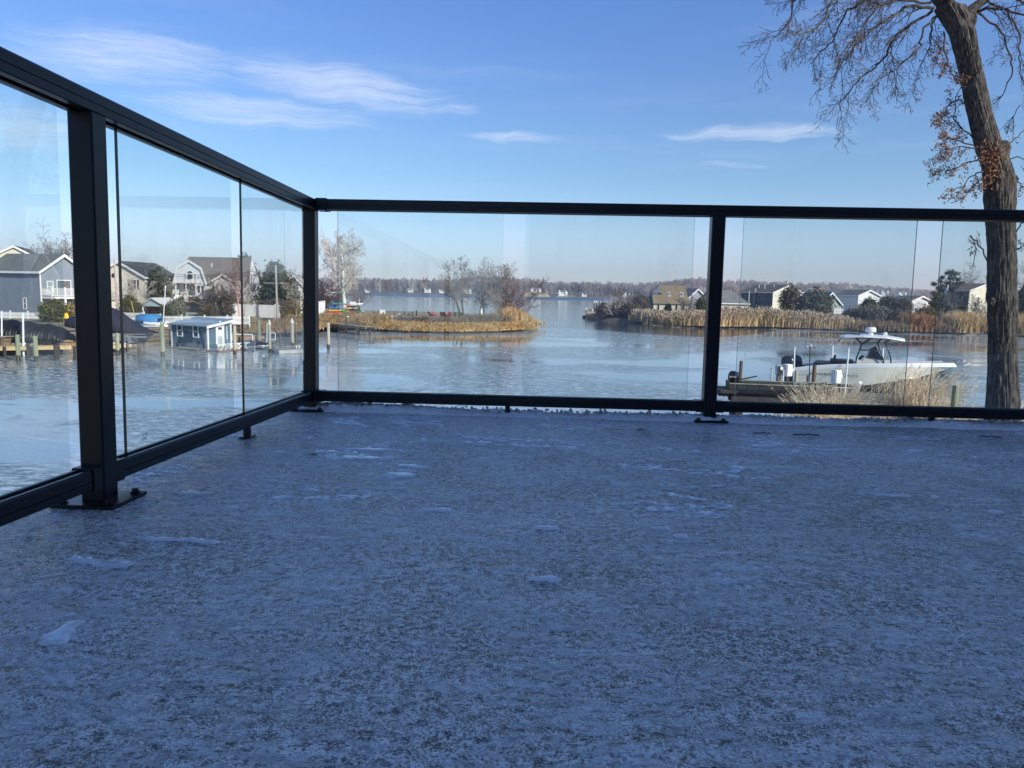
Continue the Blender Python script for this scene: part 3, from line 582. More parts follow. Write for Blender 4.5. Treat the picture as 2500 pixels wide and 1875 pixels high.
def twig(px, py, L, a, lab):
    x, y = loc(px, py); t_ = MB(); pts_ = [Vector((x + math.cos(a) * L * k / 5, y + math.sin(a) * L * k / 5 + rng.gauss(0, .003), .003 + (k == 3) * .003)) for k in range(6)]
    t_.pipe(pts_, .0022, 5); o = t_.build('twig', wood_dk, None, False, CO, RA); tag(o, lab, 'twig')
twig(1838, 1058, .07, -.1, 'short dark twig frozen to the deck just right of the middle post')
twig(1935, 1062, .11, .02, 'longer dark twig lying on the ice between the two right supports')
twig(2390, 1066, .08, -.25, 'dark twig at the far right of the deck near the slush')
def leaf(px, py, s_, lab):
    x, y = loc(px, py); t_ = MB(); t_.add([(x - s_, y, .002), (x, y - s_ * .4, .004), (x + s_, y + .002, .003), (x + s_ * .2, y + s_ * .45, .007)], [(0, 1, 2, 3)]); t_.slab((x - s_, y, .003), (x, y - s_ * .4, .006), (x + s_, y, .004), (x, y + s_ * .4, .008), .0008); o = t_.build('fallen_leaf', leaf_r, None, False, CO, RA); tag(o, lab, 'leaf')
leaf(1566, 1051, .022, 'curled dark leaf on the ice left of the middle post'); leaf(765, 1113, .016, 'small brown leaf beside the large pale frozen puddle'); leaf(352, 1147, .010, 'tiny leaf scrap under the left railing past the big post')

# ---------------------------------------------------------------- houses
def wface(face, Wd, L):
    """maps (u, v, out) on a wall to local xyz; u is x on the gable, y on the sides"""
    if face == 'F': return lambda u, v, o: (u, -o, v)
    if face == 'R': return lambda u, v, o: (Wd / 2 + o, u, v)
    if face == 'L': return lambda u, v, o: (-Wd / 2 - o, u, v)
    return lambda u, v, o: (u, L + o, v)
def fbox(mb, fn, u0, u1, v0, v1, o0, o1, mi=0):
    P = [fn(u, v, o) for o in (o0, o1) for u, v in ((u0, v0), (u1, v0), (u1, v1), (u0, v1))]
    return mb.add(P, [(0, 3, 2, 1), (4, 5, 6, 7), (0, 1, 5, 4), (1, 2, 6, 5), (2, 3, 7, 6), (3, 0, 4, 7)], mi)
def window(root, fn, u, v, w_, h_, frame=trim, glassm=win_glass, bars=1, fr=.09, name='window'):
    f = MB(); a, b, c, d = u - w_ / 2, u + w_ / 2, v, v + h_
    for q in ((a, a + fr, c, d), (b - fr, b, c, d), (a + fr, b - fr, c, c + fr), (a + fr, b - fr, d - fr, d)): fbox(f, fn, *q, -.03, .05)
    if bars >= 1: fbox(f, fn, a + fr, b - fr, (c + d) / 2 - .03, (c + d) / 2 + .03, -.02, .035)
    if bars >= 2: fbox(f, fn, u - .02, u + .02, c + fr, d - fr, -.02, .03)
    o = f.build(name, frame, root); p = MB(); fbox(p, fn, a + fr * .8, b - fr * .8, c + fr * .8, d - fr * .8, -.03, .012); p.build('pane', glassm, o); return o
def house(name, label, pl, pc, pr, y_eave, y_apex, Yd, yaw, wall, roof, zg=1.25, L=None, Wd=None, over=.35, cat='house', trimm=trim, clap=0, anchor='FL', wall2=None, rake=.18, both=False):
    th = R(yaw); s_ = F_PX / Yd; t = (pc - 1250) / F_PX
    if Wd is None: Wd = (pr - pc) / s_ / (math.cos(th) - t * math.sin(th))
    if L is None: L = abs((pc - pl) / s_ / (math.sin(th) + t * math.cos(th)))
    corner = Vector((xat(pc, Yd, y_eave), Yd, 0)); off = Vector((math.cos(th), math.sin(th), 0)) * Wd / 2
    org = corner + (off if anchor == 'FL' else -off if anchor == 'FR' else Vector((0, 0, 0)))
    H = zat(pc, y_eave, Yd) - zg; ap = org if anchor != 'C' else corner
    pxa = 1250 + (ap.x / ap.y) * F_PX; Ht = zat(pxa, y_apex, ap.y) - zg; rise = max(.3, Ht - H)
    root = empty(name, (org.x, org.y, zg), th, label, cat); root['dims'] = (Wd, L, H, rise)
    wl = MB(); hw = Wd / 2
    wl.prism([(-hw, -.3), (hw, -.3), (hw, H), (0, Ht), (-hw, H)], 'y', 0, L)
    if clap:
        z = 0.0; e = .018                            # real lapped boards on the two faces one sees
        while z < Ht - .05:
            z1 = min(z + clap, Ht - .02)
            hx = lambda q: hw if q <= H else max(.05, hw * (1 - (q - H) / rise))
            a, b = hx(z), hx(z1); wl.add([(-a, -e, z), (a, -e, z), (b, -.003, z1), (-b, -.003, z1), (-a, -.001, z), (a, -.001, z)], [(0, 1, 2, 3), (4, 5, 1, 0)])
            if z1 <= H + .01:
                for sx_ in (-1, 1): wl.add([(sx_ * (hw + e), 0, z), (sx_ * (hw + e), L, z), (sx_ * (hw + .003), L, z1), (sx_ * (hw + .003), 0, z1), (sx_ * (hw + .001), 0, z), (sx_ * (hw + .001), L, z)], [(0, 1, 2, 3), (4, 5, 1, 0)])
            z = z1
    wl.build('wall', wall, root)
    sl_ = rise / hw; t_ = .16; rf = MB()
    for sx_ in (-1, 1):
        e0 = (sx_ * (hw + over), H - over * sl_); pr_ = [(0, Ht + .03), (e0[0], e0[1] + .03), (e0[0], e0[1] + .03 + t_), (0, Ht + .03 + t_ * 1.1)]
        rf.prism(pr_, 'y', -over, L + over)
    rf.build('roof', roof, root)
    tr = MB()
    for yy in (-over - .05,) + ((L + over,) if both else ()):      # rake boards on the gable
        for sx_ in (-1, 1):
            e0 = (sx_ * (hw + over), H - over * sl_)
            tr.prism([(0, Ht + .02 - rake), (e0[0], e0[1] + .0 - rake * .7), (e0[0], e0[1] + t_ + .02), (0, Ht + t_ + .04)], 'y', yy, yy + .048)
    for sx_ in (-1, 1):
        x0 = sx_ * (hw + over); tr.box(min(x0, x0 + sx_ * .05), max(x0, x0 + sx_ * .05), -over, L + over, H - over * sl_ - .06, H - over * sl_ + t_ + .03)
        x1 = sx_ * hw; tr.box(x1 - .07, x1 + .07, -.045, .07, 0, H)
    tr.build('trim', trimm, root)
    return root, Wd, L, H, Ht
def shutters(root, fn, u, v, w_, h_, m):
    for s_ in (-1, 1):
        q = MB(); c = u + s_ * (w_ / 2 + .22); fbox(q, fn, c - .17, c + .17, v, v + h_, 0, .04); q.build('shutter', m, root)
def railing_mb(mb, p0, p1, h=.95, step=.13, post_=.1, b=.02):
    p0, p1 = Vector(p0), Vector(p1); d = p1 - p0; n = max(1, int(d.length / step)); w_ = d.normalized() * .03; s_ = Vector((-w_.y, w_.x, 0))
    for z in (.10, h - .06):
        a, c = p0 + Vector((0, 0, z)), p1 + Vector((0, 0, z)); mb.add([a - s_, c - s_, c + s_, a + s_] + [q + Vector((0, 0, .06)) for q in (a - s_, c - s_, c + s_, a + s_)], [(0, 3, 2, 1), (4, 5, 6, 7), (0, 1, 5, 4), (1, 2, 6, 5), (2, 3, 7, 6), (3, 0, 4, 7)])
    for k in range(n + 1):
        q = p0 + d * k / n; mb.box(q.x - b, q.x + b, q.y - b, q.y + b, q.z + .14, q.z + h - .06)
    return mb

# -- left bank
h1, Wd, L, H, Ht = house('blue_house', 'slate blue clapboard house with white balcony behind the bulkhead, far left', 20, 97, 214, 662, 624, 86, 70, blue_sid, roof_g, clap=.16, L=9)
F_, L_ = wface('F', Wd, L), wface('L', Wd, L)
for u in (-Wd * .30, Wd * .36): window(h1, F_, u, 2.95, .85, 1.35, glassm=shade_m)
window(h1, F_, 0, 2.5, 1.9, 1.95, bars=0, name='sliding_door', glassm=win_glass)
q = MB(); fbox(q, F_, .02, .86, 2.58, 4.36, .02, .03); q.build('door_screen', mat('insect_screen', (.14, .14, .14), .8), h1)
window(h1, L_, L * .30, .95, .6, 1.35)
window(h1, F_, Wd * .30, .1, 1.6, 2.0, bars=0, name='patio_door', glassm=dark_m)
b = MB(); fbox(b, F_, -Wd / 2, Wd / 2 + .4, 2.25, 2.5, .0, 1.7); b.build('balcony_floor', trim, h1)
b = MB(); railing_mb(b, (-Wd / 2 + .05, -1.68, 2.5), (Wd / 2 + .35, -1.68, 2.5)); railing_mb(b, (-Wd / 2 + .03, -.05, 2.5), (-Wd / 2 + .03, -1.68, 2.5)); b.build('balustrade', trim, h1)
for u in (-Wd / 2 + .1, -Wd * .2, Wd * .12, Wd / 2 + .3):
    b = MB(); b.box(u - .09, u + .09, -1.68, -1.50, -.2, 2.25); b.box(u - .06, u + .06, -1.70, -1.58, 2.5, 3.6); b.build('porch_post', trim, h1)
b = MB(); b.pipe([(-Wd / 2 - .35, L * .95, H - .25), (-Wd / 2 - .1, L * .93, H - .7), (-Wd / 2 - .08, L * .93, .1)], .06, 6); b.build('downspout', trim, h1)
b = MB(); fbox(b, F_, Wd * .22, Wd * .26, 3.95, 4.15, .02, .2); b.build('wall_lamp', trim, h1)
w2, a_, b_, c_, d_ = house('blue_house_annex', 'blue grey house with lower dormered roof at the left edge behind the covered boat', -70, -40, 12, 668, 640, 92, 70, bluesid2, roof_g, L=7, over=.3)
w3, a_, b_, c_, d_ = house('pale_house', 'pale cream gabled house rising behind the blue house at far left', -30, -20, 90, 626, 602, 112, 25, cream, roof_d, L=12)
b = MB(); b.slab((-1.2, 0, 2.6), (1.2, 0, 2.6), (1.2, 4, 2.6), (-1.2, 4, 2.6), .12); 
for x in (-1.1, 1.1):
    for y in (.1, 3.9): b.box(x - .06, x + .06, y - .06, y + .06, 0, 2.5)
h2, Wd, L, H, Ht = house('cream_house', 'cream two storey house with dark shutters and bare vines behind the navy covered boat', 240, 232, 352, 674, 640, 112, -6, cream, roof_d, clap=0, L=9)
F_, R_ = wface('F', Wd, L), wface('R', Wd, L)
window(h2, F_, Wd * .27, 3.3, .95, 1.5, bars=2); shutters(h2, F_, Wd * .27, 3.3, .95, 1.5, mat('brown_shutter', (.16, .10, .08), .6))
window(h2, R_, 2.5, 3.4, .9, 1.3); window(h2, R_, 6, .9, .9, 1.3); window(h2, R_, 6, 3.4, .9, 1.3)
q = MB(); q.tube((-.95, -.02, 5.35), (-.95, -.10, 5.35), .32, .32, 16); q.build('round_vent', dark_m, h2)
b = MB(); b.prism([(-Wd / 2, 0), (.2, 0), (.2, 1.7), (-1.5, 3.0), (-Wd / 2, 2.2)], 'y', -2.6, -.05); b.build('lean_to', cream, h2)
b = MB(); b.slab((-1.6, -2.8, 3.12), (.45, -2.8, 1.65), (.45, 0, 1.65), (-1.6, 0, 3.12), -.1); b.build('lean_to_roof', roof_l, h2)

# gambrel cottage: cross gable in front of a long brown roof
def gambrel():
    Yd = 116; s_ = F_PX / Yd; zg = 1.3; o = W(466, 745, Yd); rt = empty('gambrel_cottage', (o.x, o.y, zg), R(-4), 'white gambrel cottage with wreaths, arched window and broad brown roof', 'house')
    z = lambda py: zat(466, py, Yd) - zg; x = lambda px: (px - 466) / s_
    prof = [(x(428), z(727)), (x(506), z(727)), (x(506), z(689)), (x(495), z(655)), (x(466), z(637)), (x(437), z(655)), (x(427), z(689))]
    b = MB(); b.prism([(x(427), z(689) - .001), (x(506), z(689) - .001), (x(495), z(655)), (x(466), z(637)), (x(437), z(655))], 'y', 0, 5); b.box(x(480), x(506), 0, 5, z(727), z(689)); b.box(x(428), x(480), 1.5, 5, z(727), z(689)); b.box(x(506), x(600), 1.6, 7, z(727), z(690)); b.build('wall', greyl, rt)
    b = MB(); b.box(x(430), x(505), .15, 5, -.3, z(727)); b.box(x(505), x(598), 1.8, 7, -.3, z(727)); b.build('foundation', foundation, rt)
    rw = MB(); pts_ = [(x(424), z(693)), (x(435), z(653.5)), (x(466), z(635)), (x(497), z(653.5)), (x(510), z(693))]
    t_ = .14
    for a, c in zip(pts_[:-1], pts_[1:]): rw.prism([a, c, (c[0], c[1] - t_), (a[0], a[1] - t_)][::-1], 'y', -.2, 5.2)
    rw.build('gambrel_roof', roof_b, rt)
    tr = MB()
    for a, c in zip(pts_[:-1], pts_[1:]): tr.prism([(a[0], a[1] + .04), (c[0], c[1] + .04), (c[0] * .93 + .0, c[1] - .30), (a[0] * .93, a[1] - .26)][::-1], 'y', -.30, -.205)
    tr.box(x(424), x(508), -.12, -.004, z(692), z(686)); tr.box(x(505) - .12, x(505) + .06, -.06, .0, z(727), z(692)); tr.box(x(506), x(600), 1.5, 1.598, z(694), z(689)); tr.box(x(428), x(506), -.05, 0, z(729), z(725)); tr.build('trim', trim, rt)
    F2 = lambda u, v, o: (u, -o, v)
    rf = MB(); ym, ye = 4.3, 1.1; zr, ze = z(624) , z(691)
    rf.slab((x(424), ye, ze), (x(604), ye, ze), (x(590), ym, zr), (x(430), ym, zr), .15); rf.slab((x(604), 7.6, ze), (x(424), 7.6, ze), (x(430), ym + .02, zr), (x(590), ym + .02, zr), .15); rf.build('main_roof', roof_b, rt)
    g = MB(); g.add([(x(430), 1.7, ze - .1), (x(430), 7, ze - .1), (x(430), ym, zr - .1)], [(0, 1, 2)]); g.add([(x(596), 1.7, ze - .1), (x(596), 7, ze - .1), (x(592), ym, zr - .1)], [(0, 2, 1)]); [g.__setattr__('T', None)]; g.build('gable_ends', greyl, rt)['kind'] = 'stuff'
    def win(px0, px1, py0, py1, fn=F2, bars=1, **k): return window(rt, fn, (x(px0) + x(px1)) / 2, z(py1), x(px1) - x(px0), z(py0) - z(py1), bars=bars, fr=.07, **k)
    win(459.5, 474, 669, 682, bars=0); win(451, 457, 668, 682, bars=2); win(476, 482, 668, 682, bars=2)
    a = MB(); c0 = (x(466.5), z(667)); r_ = x(472.5) - x(466); pl = [(c0[0] + r_ * math.cos(math.pi * k / 12), c0[1] + r_ * .8 * math.sin(math.pi * k / 12)) for k in range(13)]; a.prism(pl, 'y', -.05, -.01); ao = a.build('arched_window', win_glass, rt)
    a = MB(); po = [(c0[0] + (r_ + .09) * math.cos(math.pi * k / 12), c0[1] + (r_ * .8 + .09) * math.sin(math.pi * k / 12)) for k in range(13)]
    for k in range(12): a.add([(pl[k][0], -.07, pl[k][1]), (po[k][0], -.07, po[k][1]), (po[k + 1][0], -.07, po[k + 1][1]), (pl[k + 1][0], -.07, pl[k + 1][1]), (pl[k][0], -.0, pl[k][1]), (po[k][0], 0, po[k][1]), (po[k + 1][0], 0, po[k + 1][1]), (pl[k + 1][0], 0, pl[k + 1][1])], [(0, 1, 2, 3), (1, 5, 6, 2), (0, 3, 7, 4)])
    a.build('frame', trim, ao)
    win(483, 491.5, 696, 715, bars=1); win(493, 501, 696, 715, bars=1)
    F3 = lambda u, v, o: (u, 1.5 - o, v); win(436, 450, 693, 706, F3, 2); 
    d = MB(); fbox(d, F3, x(459), x(472), z(722), z(694), .0, .05); dd = d.build('door', door_m, rt); d = MB(); fbox(d, F3, x(460), x(461), z(709), z(708), .05, .12); d.build('handle', galv, dd)
    F4 = lambda u, v, o: (u, 1.6 - o, v); win(516, 522, 697, 703, F4, 0); win(532, 541, 697, 716, F4, 1); win(560, 568, 697, 714, F4, 1)
    for px in (429, 455, 479): c = MB(); c.box(x(px) - .07, x(px) + .07, -.02, .12, z(727), z(690)); c.build('porch_post', trim, rt)
    dk = MB(); dk.box(x(414), x(480), -2.0, 1.49, z(724), z(721)); dk.build('porch_deck', trim, rt)
    for px in (415, 430, 455):
        c = MB(); c.box(x(px) - .07, x(px) + .07, -1.95, -1.8, -.3, z(724)); c.build('deck_post', trim, rt)
    c = MB(); railing_mb(c, (x(414), -1.9, z(721)), (x(450), -1.9, z(721)), .9); railing_mb(c, (x(414), 1.3, z(721)), (x(414), -1.9, z(721)), .9); c.build('balustrade', trim, rt)
    c = MB(); n = 10                                   # broad front steps with a solid white balustrade
    for k in range(n): c.box(x(455), x(474), -2.0 - .3 * (k + 1), -2.0 - .3 * k, 0, z(721) * (1 - (k + 1) / (n + 1)))
    c.build('steps', trim, rt)
    c = MB(); c.prism([(-2.0, z(721) + .9), (-2.0, 0), (-5, 0), (-5, .9)], 'x', x(453) - .05, x(453) + .05); c.prism([(-2.0, z(721) + .9), (-2.0, 0), (-5, 0), (-5, .9)], 'x', x(476) - .05, x(476) + .05); c.box(x(453), x(476), -5.1, -5.02, .1, 1.5); c.build('stair_panel', trim, rt)
    wr = mat('evergreen_wreath', (.03, .06, .03), .8, .3, 6)
    for px, py, y_, r_ in ((466.5, 675, -.16, .30), (471.5, 702.5, -.1, .32), (462, 732, -5.2, .20)):
        c = MB(); rr = r_ * .28
        rings = []
        for k in range(14):
            t = 2 * math.pi * k / 14; ring = []
            for j in range(6):
                u = 2 * math.pi * j / 6; q_ = r_ + rr * math.cos(u) * (1 + .2 * math.sin(5 * t)); ring.append((x(px) + q_ * math.cos(t), y_ + rr * .6 * math.sin(u), z(py) + q_ * math.sin(t)))
            rings.append(ring)
        rings.append(rings[0]); c.loft(rings, cap=False); c.build('wreath', wr, rt)
    for px, py in ((440, 637), (503, 642)): c = MB(); c.tube((x(px), 2.4, z(py) - .5), (x(px), 2.4, z(py) + .12), .07, .07, 8); c.build('vent_pipe', trim, rt)
gambrel()
def small_house(name, label, pxc, Yd, yaw, wpx, ye, ya, L, wall, roof, wins=(), zg=1.25, **k):
    rt, Wd, L, H, Ht = house(name, label, pxc - 10, pxc, pxc + wpx, ye, ya, Yd, yaw, wall, roof, zg, L=L, Wd=wpx * Yd / F_PX, anchor='C', **k)
    for f, u, v, w_, h_ in wins: window(rt, wface(f, Wd, L), u * Wd if f == 'F' else u * L, v * H, w_, h_, fr=.08)
    return rt
small_house('grey_cottage', 'small grey gabled cottage between the birch and the big cedar', 620, 128, 8, 46, 706, 683, 8, greyl, roof_g, [('F', -.15, .42, .8, 1.1), ('F', .2, .42, .8, 1.1), ('F', 0, .95, .5, .6)])
small_house('white_cottage', 'white cottage behind the olive evergreen beside the corner post', 716, 136, 2, 42, 694, 673, 3.5, white, roof_g, [('F', -.2, .5, .8, 1.2), ('F', .2, .5, .8, 1.2), ('F', .25, .08, .8, 1.2)])
small_house('grey_ell', 'low grey wing with peaked dormer right of the gambrel cottage', 545, 113, 0, 40, 684, 671, 3, greyl, roof_b, [('F', .1, .5, .7, 1.0)])
# blue shelter with parked cars
def shelter():
    Yd = 102; s_ = F_PX / Yd; o = W(373, 768, Yd); rt = empty('blue_carport', (o.x, o.y, 1.3), 0, 'small pale blue gabled carport sheltering dark cars', 'carport')
    z = lambda py: zat(373, py, Yd) - 1.3; hw = 26 / s_
    b = MB(); b.prism([(-hw, z(745)), (hw, z(745)), (0, z(731))], 'y', 0, 5); b.box(-hw, hw, 0, .15, z(748), z(745)); b.build('gable_wall', mat('pale_blue_siding', (.32, .46, .52), .6, .05, 1), rt)
    r_ = MB(); sl_ = (z(729) - z(744)) / hw
    for q in (-1, 1): r_.prism([(0, z(729)), (q * (hw + .35), z(729) - (hw + .35) * sl_), (q * (hw + .35), z(729) - (hw + .35) * sl_ + .12), (0, z(729) + .13)], 'y', -.3, 5.3)
    r_.build('roof', trim, rt)
    for q in (-hw + .1, hw - .1):
        for y in (.1, 4.8): b = MB(); b.box(q - .08, q + .08, y - .08, y + .08, -.2, z(748)); b.build('post', trim, rt)
    e = MB(); e.box(hw + .1, hw + 2.6, 1, 5, -.2, z(752)); e.build('side_wall', trim, rt); e = MB(); e.slab((hw, .4, z(746)), (hw + 2.9, .4, z(750)), (hw + 2.9, 5.2, z(742)), (hw, 5.2, z(740)), .1); e.build('side_roof', roof_b, rt)
shelter()
def car(name, label, px, Yd, yaw, m, zg=1.3, boxy=False, group=None):
    o = W(px, 760, Yd); rt = empty(name, (o.x, o.y, zg), R(yaw), label, 'car', group); h = 1.85 if boxy else 1.5
    cr = [(-2.2, .35), (2.2, .35), (2.25, .8), (1.5, 1.0), (.9, h), (-1.7, h), (-2.2, 1.05)] if not boxy else [(-2.1, .45), (2.1, .45), (2.15, 1.1), (1.05, 1.15), (.85, h), (-1.95, h), (-2.1, 1.1)]
    b = MB(); rings = []
    for y, s_ in ((-.9, .93), (-.84, 1), (.84, 1), (.9, .93)): rings.append([(u * s_, y * (1 if v < 1.1 else .86), .35 + (v - .35) * (1 if s_ == 1 else .97)) for u, v in cr])
    b.loft(rings); b.build('body', m, rt)
    for y0, y1 in ((-.80, -.775), (.775, .80)): q = MB(); q.prism([(-1.6, 1.1), (.95, 1.1), (.75, h - .12), (-1.5, h - .12)], 'y', y0 * 1.06 - .0, y1 * 1.06); q.build('side_window', win_glass, rt)
    q = MB(); q.slab((-2.12, -.68, 1.1), (-2.12, .68, 1.1), (-1.98, .62, h - .1), (-1.98, -.62, h - .1), -.03); q.build('rear_window', win_glass, rt)
    for x in (-1.4, 1.4):
        for y in (-.82, .82): q = MB(); q.tube((x, y - .11, .34), (x, y + .11, .34), .34, .34, 14); wo_ = q.build('wheel', blk, rt); q = MB(); q.tube((x, y - .12, .34), (x, y + .12, .34), .18, .18, 10); q.build('rim', galv, wo_)
    if boxy: q = MB(); q.tube((-2.13, 0, .95), (-2.33, 0, .95), .36, .36, 14); q.build('spare_wheel', blk, rt)
    for y in (-.7, .7): q = MB(); q.box(2.1, 2.2, y - .15, y + .15, .68, .84); q.build('headlight', galv, rt)
car('parked_car', 'dark parked car at left under the blue carport', 362, 104.5, 80, mat('black_car_paint', (.012, .013, .02), .25, .05, 2, spec=.6))
car('parked_car', 'dark maroon parked car at right under the blue carport', 382, 105, 95, mat('maroon_car_paint', (.05, .015, .02), .25, .05, 2, spec=.6))
car('parked_jeep', 'dark boxy off road car parked below the gambrel cottage steps', 481, 100, 12, mat('charcoal_car_paint', (.03, .03, .035), .3, .05, 2, spec=.6), boxy=True)

# -- right bank houses
def saltbox():
    Yd = 162; s_ = F_PX / Yd; zg = 1.3; o = W(1637, 742, Yd); rt = empty('saltbox_house', (o.x, o.y, zg), R(-9), 'steep tan roofed saltbox house with two skylights above the reeds', 'house')
    z = lambda py: zat(1637, py, Yd) - zg; x = lambda px: (px - 1637) / s_
    run = 5.2; zr, ze, zk = z(696.5), z(742), z(717); yk = run * (zk - ze) / (zr - ze)
    rf = MB(); t_ = .16
    P = lambda px, f: (x(px), run * f, ze + (zr - ze) * f)
    rf.slab(P(1596, 0), P(1683, 0), P(1678, .5), P(1592.5, .5), t_); rf.slab(P(1616, .501), P(1678, .501), P(1674, 1), P(1610, 1), t_)
    rf.slab((x(1674), run + .02, zr), (x(1610), run + .02, zr), (x(1606), 11, ze + .3), (x(1678), 11, ze + .3), t_) if False else rf.slab((x(1676), 10.6, ze), (x(1606), 10.6, ze), (x(1610), run + .02, zr), (x(1674), run + .02, zr), t_)
    rf.build('roof', roof_t, rt)
    w_ = MB(); w_.box(x(1597), x(1681), .35, 10, -.3, ze - .12); w_.build('wall', cream, rt)
    g = MB(); g.add([(x(1597), .2, ze - .15), (x(1597), 10.2, ze - .15), (x(1597), run, zr - .75), (x(1593.5), run * .5, ze + (zr - ze) * .48)], [(0, 3, 2, 1)])
    g.add([(x(1680), .2, ze - .15), (x(1680), 10.2, ze - .15), (x(1676), run, zr - .2)], [(0, 1, 2)])
    g.prism([(x(1567), 0), (x(1597), 0), (x(1597), z(718)), (x(1567), z(744))], 'y', 2.6, 9); g.add([(x(1592), run * .5, z(716)), (x(1616), run * .5, z(716)), (x(1610), run * .98, zr - .1)], [(0, 1, 2)]); g.build('gable_wall', greyb, rt)
    sr_ = MB(); sr_.slab((x(1566), 2.2, z(746)), (x(1598), 2.2, z(717)), (x(1598), 9.4, z(717)), (x(1566), 9.4, z(746)), -.14); sr_.slab((x(1598), 3.4, z(717)), (x(1611), 5.4, z(696)), (x(1611), 9, z(696)), (x(1598), 9.4, z(717)), -.14); sr_.build('side_roof', roof_d, rt)
    for pa, f0, f1 in ((1630, .40, .62), (1661, .40, .62)):
        a = P(pa, f0); b_ = P(pa + 7, f0); c = P(pa + 5.5, f1); d = P(pa - 1.5, f1); n = Vector((0, -(zr - ze), run)).normalized()
        q = MB(); q.slab(*[Vector(p) + n * .10 for p in (a, b_, c, d)], .14); so_ = q.build('skylight', trim, rt)
        ins = [Vector(p) for p in (a, b_, c, d)]; ctr = sum(ins, Vector()) / 4; q = MB(); q.slab(*[ctr + (p - ctr) * .74 + n * .13 for p in ins], .03); q.build('pane', mat('skylight_glass', (.12, .17, .2), .1, .1, 2, spec=.8), so_)
    F2 = lambda u, v, o: (u, .35 - o, v)
    for px0, px1 in ((1605, 1612), (1628, 1640), (1648, 1655), (1664, 1672)): window(rt, F2, (x(px0) + x(px1)) / 2, .7, x(px1) - x(px0), 1.5, bars=0)
saltbox()
small_house('grey_blue_house', 'plain grey blue gabled house half hidden by the tan saltbox', 1703, 180, 5, 50, 730, 706, 9, mat('pale_blue_grey_siding', (.30, .34, .39), .6, .05, 1), roof_l, [('F', -.1, .5, .9, 1.1)])
def hip():
    Yd = 160; s_ = F_PX / Yd; zg = 1.3; o = W(1795, 742, Yd); rt = empty('hip_roof_bungalow', (o.x, o.y, zg), R(-5), 'low cream bungalow with grey hipped roof behind the reeds right of the middle post', 'house')
    z = lambda py: zat(1795, py, Yd) - zg; x = lambda px: (px - 1795) / s_; e, r_ = z(741), z(708)
    rf = MB(); A, B, C_, D = (x(1716), -.4, e), (x(1830), -.4, e), (x(1830), 9.4, e), (x(1716), 9.4, e); P_, Q = (x(1738), 4.5, r_), (x(1793), 4.5, r_)
    rf.add([A, B, C_, D, P_, Q], [(0, 1, 5, 4), (1, 2, 5), (2, 3, 4, 5), (3, 0, 4), (0, 3, 2, 1)]); rf.build('roof', roof_l if False else roof_g, rt)
    t = MB(); t.box(x(1716) - .02, x(1830) + .02, -.46, -.40, e - .16, e + .06); t.build('gutter', trim, rt)
    w_ = MB(); w_.box(x(1719), x(1827), 0, 9, -.3, e - .02); w_.build('wall', cream, rt)
    for px in (1742, 1775, 1803): window(rt, lambda u, v, o: (u, -o, v), x(px), .8, 1.3, 1.3, bars=0)
hip()
h5, Wd, L, H, Ht = house('dark_grey_house', 'wide dark grey two storey house with olive roof and cream gable', 1806, 1888, 1960, 714, 697, 190, 20, cream, roof_b)
for nm, u, v, w_, h_ in (('window', .42, .62, 1.3, 1.3), ('window', .30, .62, .8, 1.3), ('window', .88, .62, .8, 1.2)): window(h5, wface('L', Wd, L), u * L, v * H, w_, h_)
sd = MB(); sd.box(-Wd / 2 - .05, -Wd / 2 - .01, .1, L, -.2, H - .05); sd.build('side_wall', dkgrey, h5)
for x, y in ((-Wd * .3, L * .45), (-Wd * .22, L * .7), (-Wd * .15, L * .3)): q = MB(); q.tube((x, y, H + .4), (x, y, Ht + .25), .08, .08, 8); q.build('vent_pipe', trim, h5)
b = MB(); b.box(-Wd / 2 - .5, -Wd / 2 - .08, L * .52, L * .56, -.2, H + 1.0); b.build('flue', mat('grey_flue', (.25, .25, .26), .7), h5)
window(h5, wface('F', Wd, L), 0, H * .95, .7, .6, bars=0); window(h5, wface('F', Wd, L), Wd * .25, H * .45, .9, 1.1)
h6 = small_house('flat_pale_house', 'pale roofed house with brick chimney behind the evergreen', 1975, 215, -70, 36, 714, 706, 7, white, roof_l, [('L', .5, .5, 1.2, 1.1)])
q = MB(); q.box(-1.2, 1.2, 2.5, 4.0, 3.5, 7.3); q.build('chimney', brick_m, h6); q = MB(); q.box(-1.3, .3, 2.4, 4.1, 7.3, 7.6); q.build('chimney_cap', dark_m, h6)
h7 = small_house('sage_cottage', 'small sage green gabled cottage with white trim above the reeds', 2028, 150, 14, 56, 742, 715, 8, green_g, roof_g, [('F', .22, .05, .7, 1.6), ('F', -.02, 1.05, .5, .7)])
h8 = small_house('grey_row_house', 'long grey house with dark panels standing in for shaded porches behind the sage cottage', 2102, 205, 52, 95, 722, 709, 14, greyl, roof_g, [('L', .2, .45, 1.2, 1.5), ('L', .5, .45, 1.2, 1.5)])
for u in (2.6, 6.5, 10.5): q = MB(); q.box(-(95 * 205 / F_PX) / 2 - .12, -(95 * 205 / F_PX) / 2 - .02, u, u + 2.0, .4, 3.6); q.build('porch_shade_panel', dark_m, h8)  # raised dark panels painted in place of the shade inside porches
small_house('white_gable_house', 'bright white gabled house above the dark evergreen hedge', 2122, 172, 12, 58, 722, 709, 8, white, roof_g, [('F', .2, .35, .8, 1.1)])
small_house('white_bungalow', 'white gabled bungalow between the T top and the pine', 2250, 165, 10, 58, 736, 724, 7, white, roof_g, [('F', -.22, .35, .9, 1.1)])
h9, Wd, L, H, Ht = house('brown_house', 'big brown house with cream gable between the pine and the oak trunk', 2312, 2368, 2442, 709, 694, 150, 18, cream, roof_b)
sd = MB(); sd.box(-Wd / 2 - .05, -Wd / 2 - .01, .1, L, -.2, H - .05); sd.build('side_wall', brown_s, h9)
